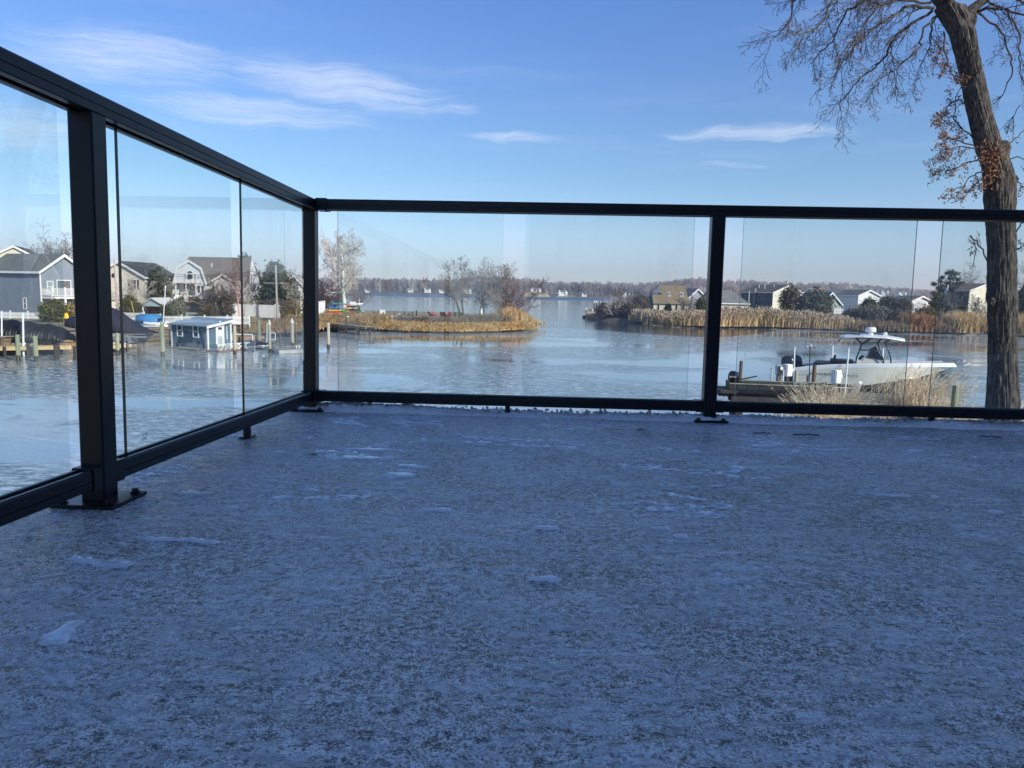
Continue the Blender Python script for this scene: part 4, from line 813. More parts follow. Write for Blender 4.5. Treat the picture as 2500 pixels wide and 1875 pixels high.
for u in (.18, .34): window(h9, wface('L', Wd, L), u * L, H * .62, .95, 1.5, bars=0); window(h9, wface('L', Wd, L), (u + .03) * L, H * .14, .85, 1.5, bars=0)
q = MB(); q.box(-Wd / 2 - .5, -Wd / 2 - .05, 0, L, H * .48, H * .52); q.build('belt_roof', roof_b, h9)
window(h9, wface('F', Wd, L), -Wd * .2, H * .62, .8, 1.2); window(h9, wface('F', Wd, L), Wd * .1, H * .62, .8, 1.2)
q = MB(); q.box(-Wd / 2 - .7, -Wd / 2 - .05, L * .9, L * .9 + .8, 0, H + 1.2); q.build('chimney', white, h9)
small_house('dark_roof_house', 'dark steep roofed house with white rake at the right edge behind the oak', 2580, 125, 12, 90, 716, 655, 4, brown_s, roof_d)

# distant white houses on the far shore
far_list = [(896, 712, 14, 940, 'tiny white house at the far left of the wooded far shore'), (1000, 711, 12, 935, 'small white far shore house beneath the pale bare trunk'), (1042, 710, 15, 930, 'white far shore house with tall gable left of the bare peninsula trees'),
            (1078, 714, 14, 925, 'low white far shore boathouse by the beach'), (1141, 712, 20, 915, 'white far shore house seen between the leaning peninsula trees'), (1308, 713, 30, 880, 'large white manor with chimneys on the sandy bluff'),
            (1374, 719, 26, 868, 'large white shore mansion with twin gables'), (1426, 722, 14, 862, 'small white cottage on the shore right of the mansions'), (1527, 720, 24, 880, 'white house behind the bare thicket on the point'),
            (1582, 717, 22, 890, 'white far house left of the saltbox with its porch'), (1688, 701, 16, 1000, 'white hill house just right of the saltbox ridge'), (1791, 704, 14, 1000, 'white boxy hill house above the grey hipped roof'),
            (1822, 702, 12, 1010, 'white hill house above the dark grey house'), (2064, 706, 38, 1000, 'long pink roofed white building on the far hill'), (2160, 716, 20, 900, 'white far houses right of the white gabled house'), (2203, 720, 22, 880, 'row of white far roofs left of the white bungalow')]
for i, (px, py, wpx, Yd, lab) in enumerate(far_list):
    Wm = wpx * Yd / F_PX; o = W(px, py, Yd); zg = o.z; rt = empty('shore_house', (o.x, o.y, zg), R(rng.uniform(-12, 12)), lab, 'house', 'white houses scattered along the far shore')
    Wm *= .85; h_ = 2.2 if wpx < 24 else 3.0
    w_ = MB(); w_.box(-Wm / 2, Wm / 2, 0, 8, -4, h_)
    for g in ((-.36,) if wpx < 20 else (-.38, .38)): w_.prism([(Wm * (g - .12), 0), (Wm * (g + .12), 0), (Wm * (g + .12), h_), (Wm * g, h_ + 1.3), (Wm * (g - .12), h_)], 'y', -1.2, 1)
    w_.build('wall', white, rt)
    r_ = MB(); r_.prism([(-.5, h_), (8.5, h_), (4, h_ + 1.6)], 'x', -Wm / 2 - .3, Wm / 2 + .3); r_.build('roof', mat('red_tile', (.40, .16, .12), .8) if px == 2064 else (roof_l if i % 2 else roof_g), rt)
    n = max(2, int(wpx / 6))
    for k in range(n): q = MB(); u = -Wm / 2 + Wm * (k + .5) / n; q.box(u - .6, u + .6, -.1 if wpx < 20 else -.1, -.02, .8, 2.2); q.build('window', win_glass, rt)
    if wpx > 24:
        for g in (-.3, .3): q = MB(); q.box(Wm * g - .5, Wm * g + .5, 3.4, 4.6, h_, h_ + 2.4); q.build('chimney', white, rt)
bluff = []
for px, py, w_ in ((1310, 715, 60), (1385, 722, 50)):
    Yd = 860; o = W(px, 722, Yd); b = MB(); Wm = w_ * Yd / F_PX; top = zat(px, py, Yd)
    rings = []
    for y, z, s_ in ((0, -.5, 1.15), (3, top * .5, 1.02), (8, top, .9), (40, top + .5, .8)): rings.append([(o.x - Wm / 2 * s_ + Wm * s_ * k / 10, o.y + y + rng.uniform(-1, 1), z + rng.uniform(-.3, .3)) for k in range(11)])
    b.loft(rings, closed=False); tag(b.build('sandy_bluff', sand, None, True), kind='structure')

# ---------------------------------------------------------------- trees
def bare_tree(name, label, px, py0, Yd, py1, P, mtrunk, mtwig, r, lean=(0, 0, 1), seed=1, group=None, split=1, zg=None, Hs=.62):
    o = W(px, py0, Yd); z0 = o.z if zg is None else zg; H = zat(px, py1, Yd) - z0; rg = random.Random(seed); segs = []
    rt = empty(name, (o.x, o.y, z0), 0, label, 'tree', group)
    grow(segs, rg, (0, 0, -.2), lean, H * Hs, r, 0, P)
    mx = max(float(np.percentile([s[1][2] for s in segs], 98.5)), .1); k = H / mx
    segs = [(tuple(c * k for c in a), tuple(c * k for c in b), r0, r1, l) for a, b, r0, r1, l in segs]
    tree_objs(rt, segs, mtrunk, mtwig, split); return rt
P_SYC = dict(n=[12, 7, 5, 4, 3], up=[.02, .07, .03, .0, -.01], wig=.10, wig0=.3, kids=[24, 10, 7, 5], ang=[58, 44, 42, 45], ratio=[.66, .5, .5, .5], rmin=.017, bare=.24, taper=.85)
P_OAK = dict(n=[8, 6, 5, 4, 3], up=[.03, .05, .02, .0], wig=.16, wig0=.6, kids=[11, 8, 6, 3], ang=[54, 48, 45, 45], ratio=[.8, .6, .55, .5], rmin=.014, bare=.3, taper=.75)
P_THIN = dict(n=[9, 6, 5, 3], up=[.02, .05, .02, .0], wig=.20, wig0=.5, kids=[8, 7, 6], ang=[50, 45, 45], ratio=[.62, .55, .5], rmin=.014, bare=.55, taper=.7)
P_FAN = dict(n=[3, 8, 6, 5, 3], up=[.0, .05, .04, .02], wig=.13, wig0=.4, kids=[9, 8, 6, 3], ang=[42, 42, 42, 40], ratio=[3.0, .5, .5, .5], rmin=.014, bare=.2, taper=.5)
P_BUSH = dict(n=[4, 4, 3, 3], up=[.06, .03, .0], wig=.18, kids=[6, 5, 4], ang=[35, 40, 40], ratio=[.7, .6, .5], rmin=.012, bare=.1, taper=.7)
bare_tree('sycamore', 'tall pale barked sycamore beside the stacked kayaks', 842, 752, 146, 566, P_SYC, bark_s, twig_s, .42, (0, 0, 1), 5, Hs=.9)
bare_tree('bare_tree', 'slim bare tree with crooked trunk rising in front of the peninsula reeds', 1103, 790, 112, 668, P_THIN, bark_g, twig_g, .12, (-.05, 0, 1), 8)
bare_tree('bare_tree', 'open crowned bare tree with forked trunk behind the red chairs', 1132, 770, 124, 630, P_OAK, bark_g, twig_g, .19, (.03, 0, 1), 12)
bare_tree('bare_tree', 'leaning bare tree reaching left over the picnic tables', 1126, 772, 122, 672, P_THIN, bark_g, twig_g, .17, (-.38, 0, 1), 21)
bare_tree('bare_tree', 'slender bare tree standing just right of the picnic tables', 1171, 775, 118, 700, P_THIN, bark_g, twig_g, .12, (-.06, 0, 1), 31)
bare_tree('bare_tree', 'small bare tree leaning sharply right near the peninsula tip', 1177, 778, 117, 705, P_THIN, bark_g, twig_g, .12, (.35, 0, 1), 33)
bare_tree('bare_tree', 'broad bushy crowned bare tree on the peninsula tip beside tall golden reeds', 1217, 783, 114, 641, dict(P_OAK, kids=[15, 9, 6, 3], ratio=[.95, .6, .55, .5], bare=.2, ang=[50, 46, 45, 45]), bark_g, twig_g, .27, (.02, 0, 1), 41, Hs=.7)
bare_tree('bare_tree', 'many stemmed rusty bare tree leaning right behind the tip reeds', 1236, 785, 115, 664, P_FAN, bark_g, twig_p, .18, (.25, 0, 1), 43, Hs=.22)
for i, (px, t_, Yd, lab) in enumerate([(783, 690, 150, 'bare purple brown tree just right of the corner post'), (797, 684, 152, 'round bare brown tree behind the kayaks between post and sycamore'), (818, 688, 156, 'bare tree immediately left of the sycamore trunk'), (874, 693, 170, 'rusty bare tree immediately right of the sycamore by the water')]):
    bare_tree('bare_tree', lab, px, 760, Yd, t_, P_FAN, bark_g, twig_p, .13, (0, 0, 1), 50 + i, Hs=.25, zg=.7)
bare_tree('bare_tree', 'big gnarled bare tree behind the slate blue house near the large post', 190, 765, 108, 566, P_OAK, bark_g, twig_g, .34, (.0, 0, 1), 61, zg=1.3)
bare_tree('bare_tree', 'bare tree with broken leader between the two left roofs', 118, 765, 116, 590, P_THIN, bark_g, twig_g, .25, (-.03, 0, 1), 62, zg=1.3)
bare_tree('bare_tree', 'faint fine twigged bare tree above the dark far left roof', 82, 765, 130, 598, P_OAK, bark_g, twig_g, .2, (0, 0, 1), 63, zg=1.3)
bare_tree('birch_tree', 'pink barked leaning river birch left of the thin glass edge by the white fence', 588, 772, 92, 660, P_THIN, bark_pk, twig_p, .12, (-.22, 0, 1), 71, zg=1.3)
bare_tree('birch_tree', 'pink barked river birch leaning right beside the grey cottage', 594, 773, 92, 678, P_THIN, bark_pk, twig_s, .10, (.15, 0, 1), 73, zg=1.3)
for i, (px, t_, Yd, lab) in enumerate([(575, 640, 104, 'dense rusty bare tree right of the gambrel roof'), (602, 646, 108, 'purple brown bare tree behind the river birches'), (632, 660, 140, 'distant bare tree between grey cottage and cedar'), (706, 655, 140, 'bare tree behind the white cottage roof'), (548, 668, 100, 'dark tangled bare shrub tree before the gambrel wing')]):
    bare_tree('bare_tree', lab, px, 765, Yd, t_, P_FAN if i != 3 else P_OAK, bark_g, (twig_red, twig_p, twig_g, twig_g, shrub_b)[i], .16, (0, 0, 1), 80 + i, Hs=.25 if i != 3 else .6, zg=1.3)
bare_tree('bare_tree', 'bare multi stemmed tree with curving limbs just left of the corner post', 720, 774, 96, 688, P_THIN, bark_g, twig_s, .16, (.15, 0, 1), 91, zg=1.3)
bare_tree('bare_tree', 'pale blossom like twiggy tree in front of the cream house', 328, 768, 98, 672, P_FAN, bark_g, twig_s, .14, (0, 0, 1), 93, Hs=.22, zg=1.3)
bare_tree('bare_tree', 'leafless tree over the thicket on the rocky point', 1520, 768, 150, 706, P_OAK, bark_g, twig_p, .14, (0, 0, 1), 101)
bare_tree('bare_tree', 'pale twigged tree beside the small pier thicket', 1497, 768, 148, 720, P_FAN, bark_g, twig_s, .12, (0, 0, 1), 102, Hs=.25)
bare_tree('bare_tree', 'spreading bare tree in front of the saltbox cream wall', 1674, 768, 146, 703, P_FAN, bark_g, twig_g, .14, (.0, 0, 1), 103, Hs=.22, zg=1.2)
bare_tree('bare_tree', 'bare many stemmed tree before the cream gable beside the oak trunk', 2392, 775, 136, 690, P_FAN, bark_g, twig_g, .16, (0, 0, 1), 104, Hs=.2, zg=1.2)
bare_tree('bare_tree', 'grey bare tree with drooping limbs left of the oak trunk', 2400, 770, 160, 645, P_OAK, bark_g, twig_g, .28, (-.15, 0, 1), 105, zg=1.3)
bare_tree('bare_tree', 'bare tree right of the oak trunk before the dark roof', 2492, 770, 140, 632, P_OAK, bark_g, twig_g, .22, (0, 0, 1), 106, zg=1.3)

def evergreen(name, label, px, Yd, wpx, py0, py1, m, shape='cone', n=900, zg=1.25, size=.22, seed=1, cat='tree', trunk=True, per=9):
    rs = np.random.RandomState(seed); o = W(px, py0, Yd); H = zat(px, py1, Yd) - zg; Rr = wpx * Yd / F_PX / 2 * .82; rt = empty(name, (o.x, o.y, zg), 0, label, cat)
    t = rs.rand(n) ** (.8 if shape == 'cone' else 1); a = rs.rand(n) * 2 * np.pi
    if shape == 'cone': rad = Rr * (1 - t) ** .6 * (.25 + .75 * np.sqrt(rs.rand(n))) * (1 + .16 * np.sin(a * 5 + t * 9)); z = .05 * H + t * H * .95
    elif shape == 'column': rad = Rr * np.minimum(1, (1 - t) * 2.6) ** .6 * (.3 + .7 * np.sqrt(rs.rand(n))) * (1 + .2 * np.sin(a * 4 + t * 12)); z = .02 * H + t * H * .98
    elif shape == 'round': ph = np.arccos(1 - 2 * rs.rand(n)); q = (.45 + .55 * rs.rand(n) ** .5); rad = Rr * np.sin(ph) * q * (1 + .22 * np.sin(a * 3 + ph * 4)); z = H * .52 + H * .5 * np.cos(ph) * q * (1 + .12 * np.sin(a * 5))
    z = np.maximum(z, .05)
    C_ = np.stack([rad * np.cos(a), rad * np.sin(a), z], 1)
    link('foliage', leaf_mesh('foliage', C_, size, per, size * 1.5, rs=rs), m, rt)
    if trunk: b = MB(); b.tube((0, 0, -.3), (0, 0, H * .8), max(.06, Rr * .07), .03, 8); b.build('trunk', bark_g, rt)
    return rt
evergreen('evergreen_tree', 'tall narrow olive evergreen between the cream house and the gambrel cottage', 393, 112, 44, 760, 664, ev_c, 'column', 900, size=.25, seed=3)
evergreen('cedar_tree', 'broad dark green cedar behind the white vinyl fence', 675, 106, 106, 765, 654, ev_d, 'cone', 1900, size=.26, seed=4)
evergreen('cedar_tree', 'olive brown evergreen leaning against the dark cedar near the corner post', 707, 100, 42, 768, 690, ev_o, 'column', 700, size=.22, seed=5)
evergreen('evergreen_tree', 'dark evergreen tip rising beside the end of the gambrel roof', 602, 128, 30, 750, 632, ev_d, 'cone', 500, size=.28, seed=6)
evergreen('bush', 'round leafy green bush below the slate blue balcony', 134, 76, 66, 800, 737, mat('laurel_green', (.045, .06, .022), .7, .3, 1.5, col2=(.13, .14, .055)), 'round', 700, size=.14, seed=7, cat='bush', zg=1.2)
evergreen('bush', 'yellowing leafy bush right of the balcony bush beside the yellow kayak', 170, 77, 34, 800, 748, mat('yellowing_leaves', (.16, .12, .04), .75, .3, 2, col2=(.32, .25, .10)), 'round', 350, size=.13, seed=8, cat='bush', zg=1.2)
evergreen('bush', 'silvery leaved bush in front of the cottage steps', 431, 90, 50, 790, 737, shrub_s, 'round', 700, size=.13, seed=9, cat='bush', zg=1.2)
evergreen('bush', 'dark small bush beside the blue carport', 405, 88, 24, 785, 752, ev_d, 'round', 250, size=.13, seed=10, cat='bush', zg=1.2)
evergreen('bush', 'scruffy evergreen below the pale twiggy tree', 318, 90, 44, 790, 728, ev_c, 'column', 420, size=.15, seed=11, cat='bush', zg=1.2)
evergreen('topiary', 'clipped cone shrub left of the cottage steps', 443, 108, 16, 768, 730, ev_d, 'cone', 260, size=.12, seed=12, cat='bush', zg=1.3)
evergreen('topiary', 'clipped cone shrub right of the cottage steps', 483, 108, 15, 768, 731, ev_d, 'cone', 260, size=.12, seed=13, cat='bush', zg=1.3)
evergreen('bush', 'brown winter shrub beside the parked jeep', 512, 90, 40, 785, 746, shrub_b, 'round', 300, size=.12, seed=14, cat='bush', zg=1.2)
evergreen('bush', 'dark purple shrub mass under the rusty tree by the cottage', 556, 98, 46, 780, 722, shrub_b, 'round', 420, size=.15, seed=15, cat='bush', zg=1.2)
for i, (px, wd, t_, Yd, lab) in enumerate([(1475, 42, 744, 150, 'dark shrub nearest the small pier on the rocky point'), (1508, 44, 740, 149, 'tangled dark shrub in the middle of the rocky point'), (1540, 46, 743, 147, 'dark shrub on the rocky point before the reeds begin'), (1562, 44, 722, 150, 'tall brown shrub against the saltbox grey gable')]):
    evergreen('shrub', lab, px, Yd, wd, 780, t_, shrub_b, 'round', 520, size=.20, seed=20 + i, cat='shrub', zg=.6)
    bare_tree('shrub', lab.replace('shrub', 'bare twigs').replace('dark ', 'leafless ').replace('brown ', 'leafless '), px + 8, 778, Yd - 1, t_ - 8, P_BUSH, bark_g, shrub_b, .07, (0, 0, 1), 120 + i, zg=.6)
evergreen('bush', 'round green bush before the hipped bungalow left of the middle post', 1713, 138, 28, 775, 728, mat('holly_green', (.04, .055, .025), .6, .3, 1.5, col2=(.10, .12, .05)), 'round', 450, size=.17, seed=30, cat='bush', zg=1.1)
evergreen('bush', 'low dark bush before the saltbox cream wall', 1630, 150, 22, 770, 746, ev_d, 'cone', 220, size=.17, seed=31, cat='bush', zg=1.1)
evergreen('magnolia_tree', 'leafy brown green tree in front of the cream gable right of the dark grey house', 1928, 152, 52, 775, 702, mat('magnolia_leaves', (.07, .065, .04), .6, .3, 1.2, col2=(.24, .19, .12)), 'round', 750, size=.24, seed=32)
evergreen('evergreen_tree', 'broad rounded evergreen between the magnolia and the sage cottage', 1990, 150, 88, 775, 716, mat('grey_green_foliage', (.065, .08, .052), .75, .3, 1.0, col2=(.18, .185, .125)), 'round', 1100, size=.26, seed=33)
for i, (px, wd, t_, Yd, m_, lab) in enumerate([(2118, 50, 732, 146, ev_d, 'dark evergreen hedge below the white gabled house'), (2164, 64, 726, 145, ev_c, 'olive evergreen bush right of the white gabled house'), (2200, 46, 733, 143, shrub_b, 'brown bush left of the white bungalow'), (2130, 76, 748, 131, sh_grey, 'domed grey brown shrub on the bank above the T top'), (2085, 52, 756, 134, sh_grey, 'low grey brown shrub at the end of the golden reeds'),
                                              (2195, 60, 762, 130, shrub_b, 'brown tangled shrub on the bank left of the rust reeds'), (2262, 52, 752, 132, mat('olive_cane', (.09, .085, .035), .8, .3, 1, col2=(.22, .18, .08)), 'olive cane bush in front of the white bungalow'), (2288, 46, 716, 148, ev_c, 'evergreen scrub behind the pine trunks'), (2320, 36, 748, 130, sh_grey, 'grey shrub at the foot of the pine'), (2495, 40, 712, 124, ev_d, 'dark evergreen at the right edge past the oak trunk')]):
    evergreen('shrub', lab, px, Yd, wd, 790, t_, m_, 'round', 620, size=.19, seed=40 + i, cat='shrub', zg=.9)
def pine():
    Yd = 142; o = W(2309, 778, Yd); zg = 1.1; s_ = F_PX / Yd; rt = empty('pine_tree', (o.x, o.y, zg), 0, 'lone pine with clumped dark green crown left of the oak trunk', 'tree'); z = lambda py: zat(2309, py, Yd) - zg; x = lambda px: (px - 2309) / s_
    rs = np.random.RandomState(77); b = MB(); b.pipe([(0, 0, -.3), (.1, 0, z(740)), (x(2311), 0, z(700)), (x(2314), 0, z(662))], .13, 7); b.build('trunk', bark_g, rt)
    cl = []
    br = MB()
    for px, py, r_ in [(2312, 664, 9), (2322, 668, 9), (2302, 667, 7), (2300, 677, 6), (2318, 678, 10), (2329, 681, 7), (2308, 690, 9), (2290, 687, 8), (2281, 694, 7), (2296, 698, 10), (2286, 703, 7), (2322, 692, 9), (2333, 690, 6), (2313, 703, 10), (2298, 708, 9), (2327, 702, 8), (2320, 709, 7), (2276, 716, 6), (2285, 720, 6)]:
        y = rs.normal(0, .9); c0 = np.array([x(px), y, z(py)]); br.tube((x(2312), 0, z(py) - .5), c0, .05, .02, 5)
        k = int(r_ * 5); d = rs.normal(0, 1, (k, 3)); d /= np.linalg.norm(d, axis=1, keepdims=True); cl.append(c0 + d * (r_ / s_) * rs.rand(k, 1) ** .5 * np.array([1, 1, .6]))
    br.build('branches', bark_g, rt)['kind'] = 'stuff'; link('crown', leaf_mesh('crown', np.concatenate(cl), .12, 8, .15, rs=rs), ev_p, rt)
    b = MB(); b.pipe([(x(2316), .6, -.3), (x(2320), .6, z(715)), (x(2322), .6, z(690))], .10, 6); b.build('second_trunk', bark_g, rt)
pine()

# ---------------------------------------------------------------- reeds and grasses
def blades(name, label, pos, h, wid, m, lean=.16, bend=.25, plume=0, seed=1, cat='grass', kind='stuff', parent=None, wind=(.5, 0, 0)):
    rs = np.random.RandomState(seed); n = len(pos); pos = np.asarray(pos, float); h = np.broadcast_to(h, (n,)) * rs.uniform(.5, 1.14, n)
    a = rs.rand(n) * np.pi; side = np.stack([np.cos(a), np.sin(a), np.zeros(n)], 1) * (wid * rs.uniform(.6, 1.4, n))[:, None] / 2
    ld = rs.normal(0, lean, (n, 3)) + np.array(wind) * lean; ld[:, 2] = 1; ld /= np.linalg.norm(ld, axis=1, keepdims=True)
    bd = rs.normal(0, bend, (n, 3)) + np.array(wind) * bend; bd[:, 2] = -abs(bd[:, 2]) * .4
    m1 = pos + ld * (h * .5)[:, None]; tip = pos + (ld + bd) * h[:, None]
    V = np.stack([pos - side, pos + side, m1 + side * .8, m1 - side * .8, tip], 1); b = (np.arange(n) * 5)[:, None]
    o = link(name, np_mesh(name, V, [b + np.array([[0, 1, 2, 3]]), b + np.array([[3, 2, 4]])]), m, parent)
    if not parent: tag(o, label, cat, None, kind)
    if plume:
        ctr = tip; d2 = (ld * .6 + bd * 1.2); d2 /= np.linalg.norm(d2, axis=1, keepdims=True); pl = plume * rs.uniform(.6, 1.3, n)
        s2 = np.cross(d2, rs.normal(0, 1, (n, 3))); s2 /= np.linalg.norm(s2, axis=1, keepdims=True); s2 *= (pl * .22)[:, None]
        A = ctr - d2 * (pl * .7)[:, None]; B = ctr + d2 * (pl * .4)[:, None]; V = np.stack([A, ctr - d2 * (pl * .2)[:, None] + s2, B, ctr - d2 * (pl * .2)[:, None] - s2], 1)
        return o, V
    return o, None
def plumes(name, V, m, label=None, cat='grass', parent=None):
    o = link(name, np_mesh(name, V, [np.arange(len(V) * 4).reshape(-1, 4)]), m, parent)
    if not parent: tag(o, label, cat, None, 'stuff')
    return o
def strip(line, depth, n, seed, jit=.5, z=.3):
    rs = np.random.RandomState(seed); L = [np.array(line[0])]; ds = [0]
    ln = [np.array((p.x, p.y)) for p in line]; cum = np.concatenate([[0], np.cumsum([np.linalg.norm(b - a) for a, b in zip(ln[:-1], ln[1:])])])
    t = rs.rand(n) * cum[-1]; x = np.interp(t, cum, [p[0] for p in ln]); y = np.interp(t, cum, [p[1] for p in ln]); d = rs.rand(n) * (np.interp(t, cum, depth) if hasattr(depth, '__len__') else depth)
    return np.stack([x + rs.normal(0, jit, n), y + d + rs.normal(0, jit, n) * .3, np.full(n, z) + np.minimum(d * .12, .6)], 1), t / cum[-1]
reedline = [G(x, y, .4) for x, y in [(1556, 784), (1600, 789), (1660, 793), (1740, 796), (1850, 796), (1950, 799), (2030, 802), (2095, 804)]]
p_, t_ = strip(reedline, 7, 30000, 1); hh = np.interp(t_, [0, .06, .3, .5, .62, .8, 1], [1.3, 1.6, 1.6, 2.1, 2.5, 2.3, 1.6]) * (1 + .16 * np.sin(t_ * 60) * np.sin(t_ * 23 + 1))
o, V = blades('tall_reeds', 'wall of tall golden reeds along the right bank', p_, hh, .10, reed_m, .10, .12, .42, 3); plumes('reed_plumes', V[::2], plume_m, 'dusky seed plumes topping the tall golden reeds')
for k, (a, b, n, h_, m_, lab) in enumerate([((2225, 808), (2292, 810), 3600, 2.7, mat('rust_reeds', (.20, .10, .045), .85, .3, 1, col2=(.42, .26, .13)), 'rust coloured reed patch below the white bungalow'), ((2338, 811), (2420, 813), 4200, 3.2, reed_m, 'golden reed clump left of the oak trunk'), ((2475, 816), (2620, 822), 4200, 3.2, reed_m, 'reeds right of the oak trunk at the edge'),
                                            ((2095, 805), (2225, 809), 4200, 1.3, mat('bank_scrub_grass', (.15, .11, .065), .9, .3, 1, col2=(.34, .25, .15)), 'low scrubby grass on the bank behind the T top'), ((2292, 810), (2340, 811), 1800, 1.6, mat('bank_scrub_grass', (1, 1, 1)), 'low grass gap at the foot of the pine')]):
    p_, t_ = strip([G(a[0], a[1], .4), G(b[0], b[1], .4)], 5, n, 60 + k); blades('reed_patch', lab, p_, h_, .10, m_, .12, .16, 0, 70 + k)
pen = [G(x, y, .35) for x, y in [(790, 799), (880, 799.5), (940, 804), (1000, 807), (1060, 808.5), (1120, 809), (1180, 808), (1240, 806), (1285, 803), (1300, 801.5)]]
p_, t_ = strip(pen, [3, 3, 4, 5, 5, 5, 5, 5, 5, 3, 2], 15000, 9, .4) if False else strip(pen, 5, 15000, 9, .4)
hh = np.interp(t_, [0, .1, .35, .5, .8, .95, 1], [.45, .8, .7, .6, .65, .7, .4]); blades('shore_grass', 'orange gold marsh grass fringing the peninsula', p_, hh, .10, grass_o, .35, .55, 0, 10)
rs = np.random.RandomState(19)
def mound(pxc, Yd, wpx, dep, n, seed): 
    r = np.random.RandomState(seed); o = W(pxc, 790, Yd); s_ = Yd / F_PX; return np.stack([o.x + r.normal(0, wpx * s_ / 3.2, n), o.y + r.normal(0, dep, n), np.full(n, .5)], 1)
q = mound(1256, 112.5, 78, 1.3, 6500, 4); dist = np.abs(q[:, 0] - q[:, 0].mean() + 1.1); blades('tall_reeds', 'tall golden mound of reeds at the peninsula tip', q, np.clip(2.9 - dist * .42, .8, 3.0), .10, mat('tip_reeds', (.36, .24, .11), .85, .3, .9, col2=(.70, .51, .27)), .10, .14, 0, 12)
for k, (pc, wp, h_, m_, lab) in enumerate([(1180, 90, 1.9, sh_grey, 'grey brown brush before the leaning trees on the peninsula'), (1095, 70, 1.3, sh_grey, 'low grey brush near the slim bare tree on the peninsula'), (1010, 60, 1.2, shrub_b, 'dark scrub patch mid way along the peninsula edge'), (905, 60, 1.7, mat('tan_shore_grass', (.24, .15, .06), .9, .3, 1, col2=(.50, .35, .16)), 'tall tan grass behind the walkway end')]):
    blades('dune_brush', lab, mound(pc, (108, 106, 104, 100)[k], wp, 1.6, 2600, 30 + k), h_, .09, m_, .25, .3, 0, 40 + k)
bank = [G(x, y, .7) for x, y in [(604, 808), (650, 810), (700, 809), (745, 804), (790, 796)]]
for k, (dd, h_) in enumerate(((0, .8), (5, .7), (10, .6))):
    p_, t_ = strip([p + Vector((0, dd, 0)) for p in bank], 6, 5200, 90 + k, z=.5 + k * .25); blades('bank_grass', ('brown tufted grass at the waterline left of the corner post', 'brown tufted grass midway up the left bank', 'brown tufted grass on top of the left bank')[k], p_, h_, .09, grass_b, .3, .4, 0, 95 + k)
p_, t_ = strip([G(x, y, 1.3) for x, y in [(480, 792), (600, 786)]], 3, 1800, 99, z=1.25); blades('bank_grass', 'sparse straw behind the picket fence', p_, .5, .07, grass_b, .3, .4, 0, 98)

# far wood: thousands of leafless crowns that read as one mass
def far_wood():
    rs = np.random.RandomState(5); A = []; n = 5600
    px = rs.uniform(-480, 3150, n); off = rs.rand(n) ** .8 * 330 + 9
    keep = ~(((np.abs(px - 1308) < 22) | (np.abs(px - 1375) < 20)) & (off < 60)); px, off = px[keep], off[keep]; n = len(px)
    Yd = np.array([fdist(p) for p in px]) + off; x = np.array([xat(p, y, hor(p)) for p, y in zip(px, Yd)]); z = np.array([fs_h(p, o_) for p, o_ in zip(px, off)])
    hgt = rs.uniform(12.5, 18.5, n) * np.where(rs.rand(n) < .06, 1.12, 1); col = rs.randint(0, 4, n); con = rs.rand(n) < .05; col[con] = 4; hgt[con] *= .75
    k = 26; base = np.stack([x, Yd, z], 1)[:, None]; t = rs.rand(n, k); cr = hgt * .27
    h0 = (.02 + .55 * rs.rand(n, k)); h1 = np.clip(h0 + rs.uniform(.18, .5, (n, k)), 0, 1); sp = cr[:, None] * (1 - np.abs(h1 - .68) * 1.1).clip(.15, 1)
    dx = rs.normal(0, .55, (n, k)) * sp; dy = rs.normal(0, .5, (n, k)) * sp
    P0 = base + np.stack([dx * .25, dy * .25, h0 * hgt[:, None]], 2); P1 = base + np.stack([dx, dy, h1 * hgt[:, None]], 2); wv = rs.uniform(.18, .5, (n, k))
    s_ = np.stack([wv, wv * 0, wv * .3], 2); V = np.stack([P0 - s_ * .5, P1 - s_ * 1.6, P1 + s_ * 1.6], 2)
    s2 = np.stack([np.full(n, .22), np.zeros(n), np.zeros(n)], 1)[:, None]; T0 = base; T1 = base + np.stack([rs.normal(0, .4, n), np.zeros(n), hgt * .8], 1)[:, None]
    VT = np.stack([T0 - s2, T0 + s2, T1], 2)
    mi = np.concatenate([np.repeat(col, k), col]); V = np.concatenate([V.reshape(-1, 3), VT.reshape(-1, 3)])
    me = np_mesh('far_wood', V, [np.arange(len(V)).reshape(-1, 3)], mi=mi)
    ms = [mat('far_twigs_grey', (.15, .125, .115), .95, .15, .05), mat('far_twigs_brown', (.175, .125, .10), .95, .15, .05), mat('far_twigs_purple', (.135, .105, .11), .95, .15, .05), mat('far_twigs_pale', (.27, .24, .215), .95, .15, .05), mat('far_conifer', (.035, .05, .04), .9, .2, .05)]
    for m in ms: me.materials.append(m)
    o = link('far_wood', me); tag(o, 'leafless woods covering the whole far shore', 'woods', None, 'stuff')
far_wood()
for px, Yd, lab in ((928, 930, 'pale bare sycamore standing out from the far woods at left'), (1007, 925, 'pale thin bare trunk in the far woods behind the chairs')):
    bare_tree('far_tree', lab, px, hor(px) + 6, Yd, hor(px) - 22, P_OAK, mat('pale_far_bark', (.5, .45, .38), .9), mat('pale_far_bark', (1, 1, 1)), .5, seed=px, zg=1, Hs=.7)

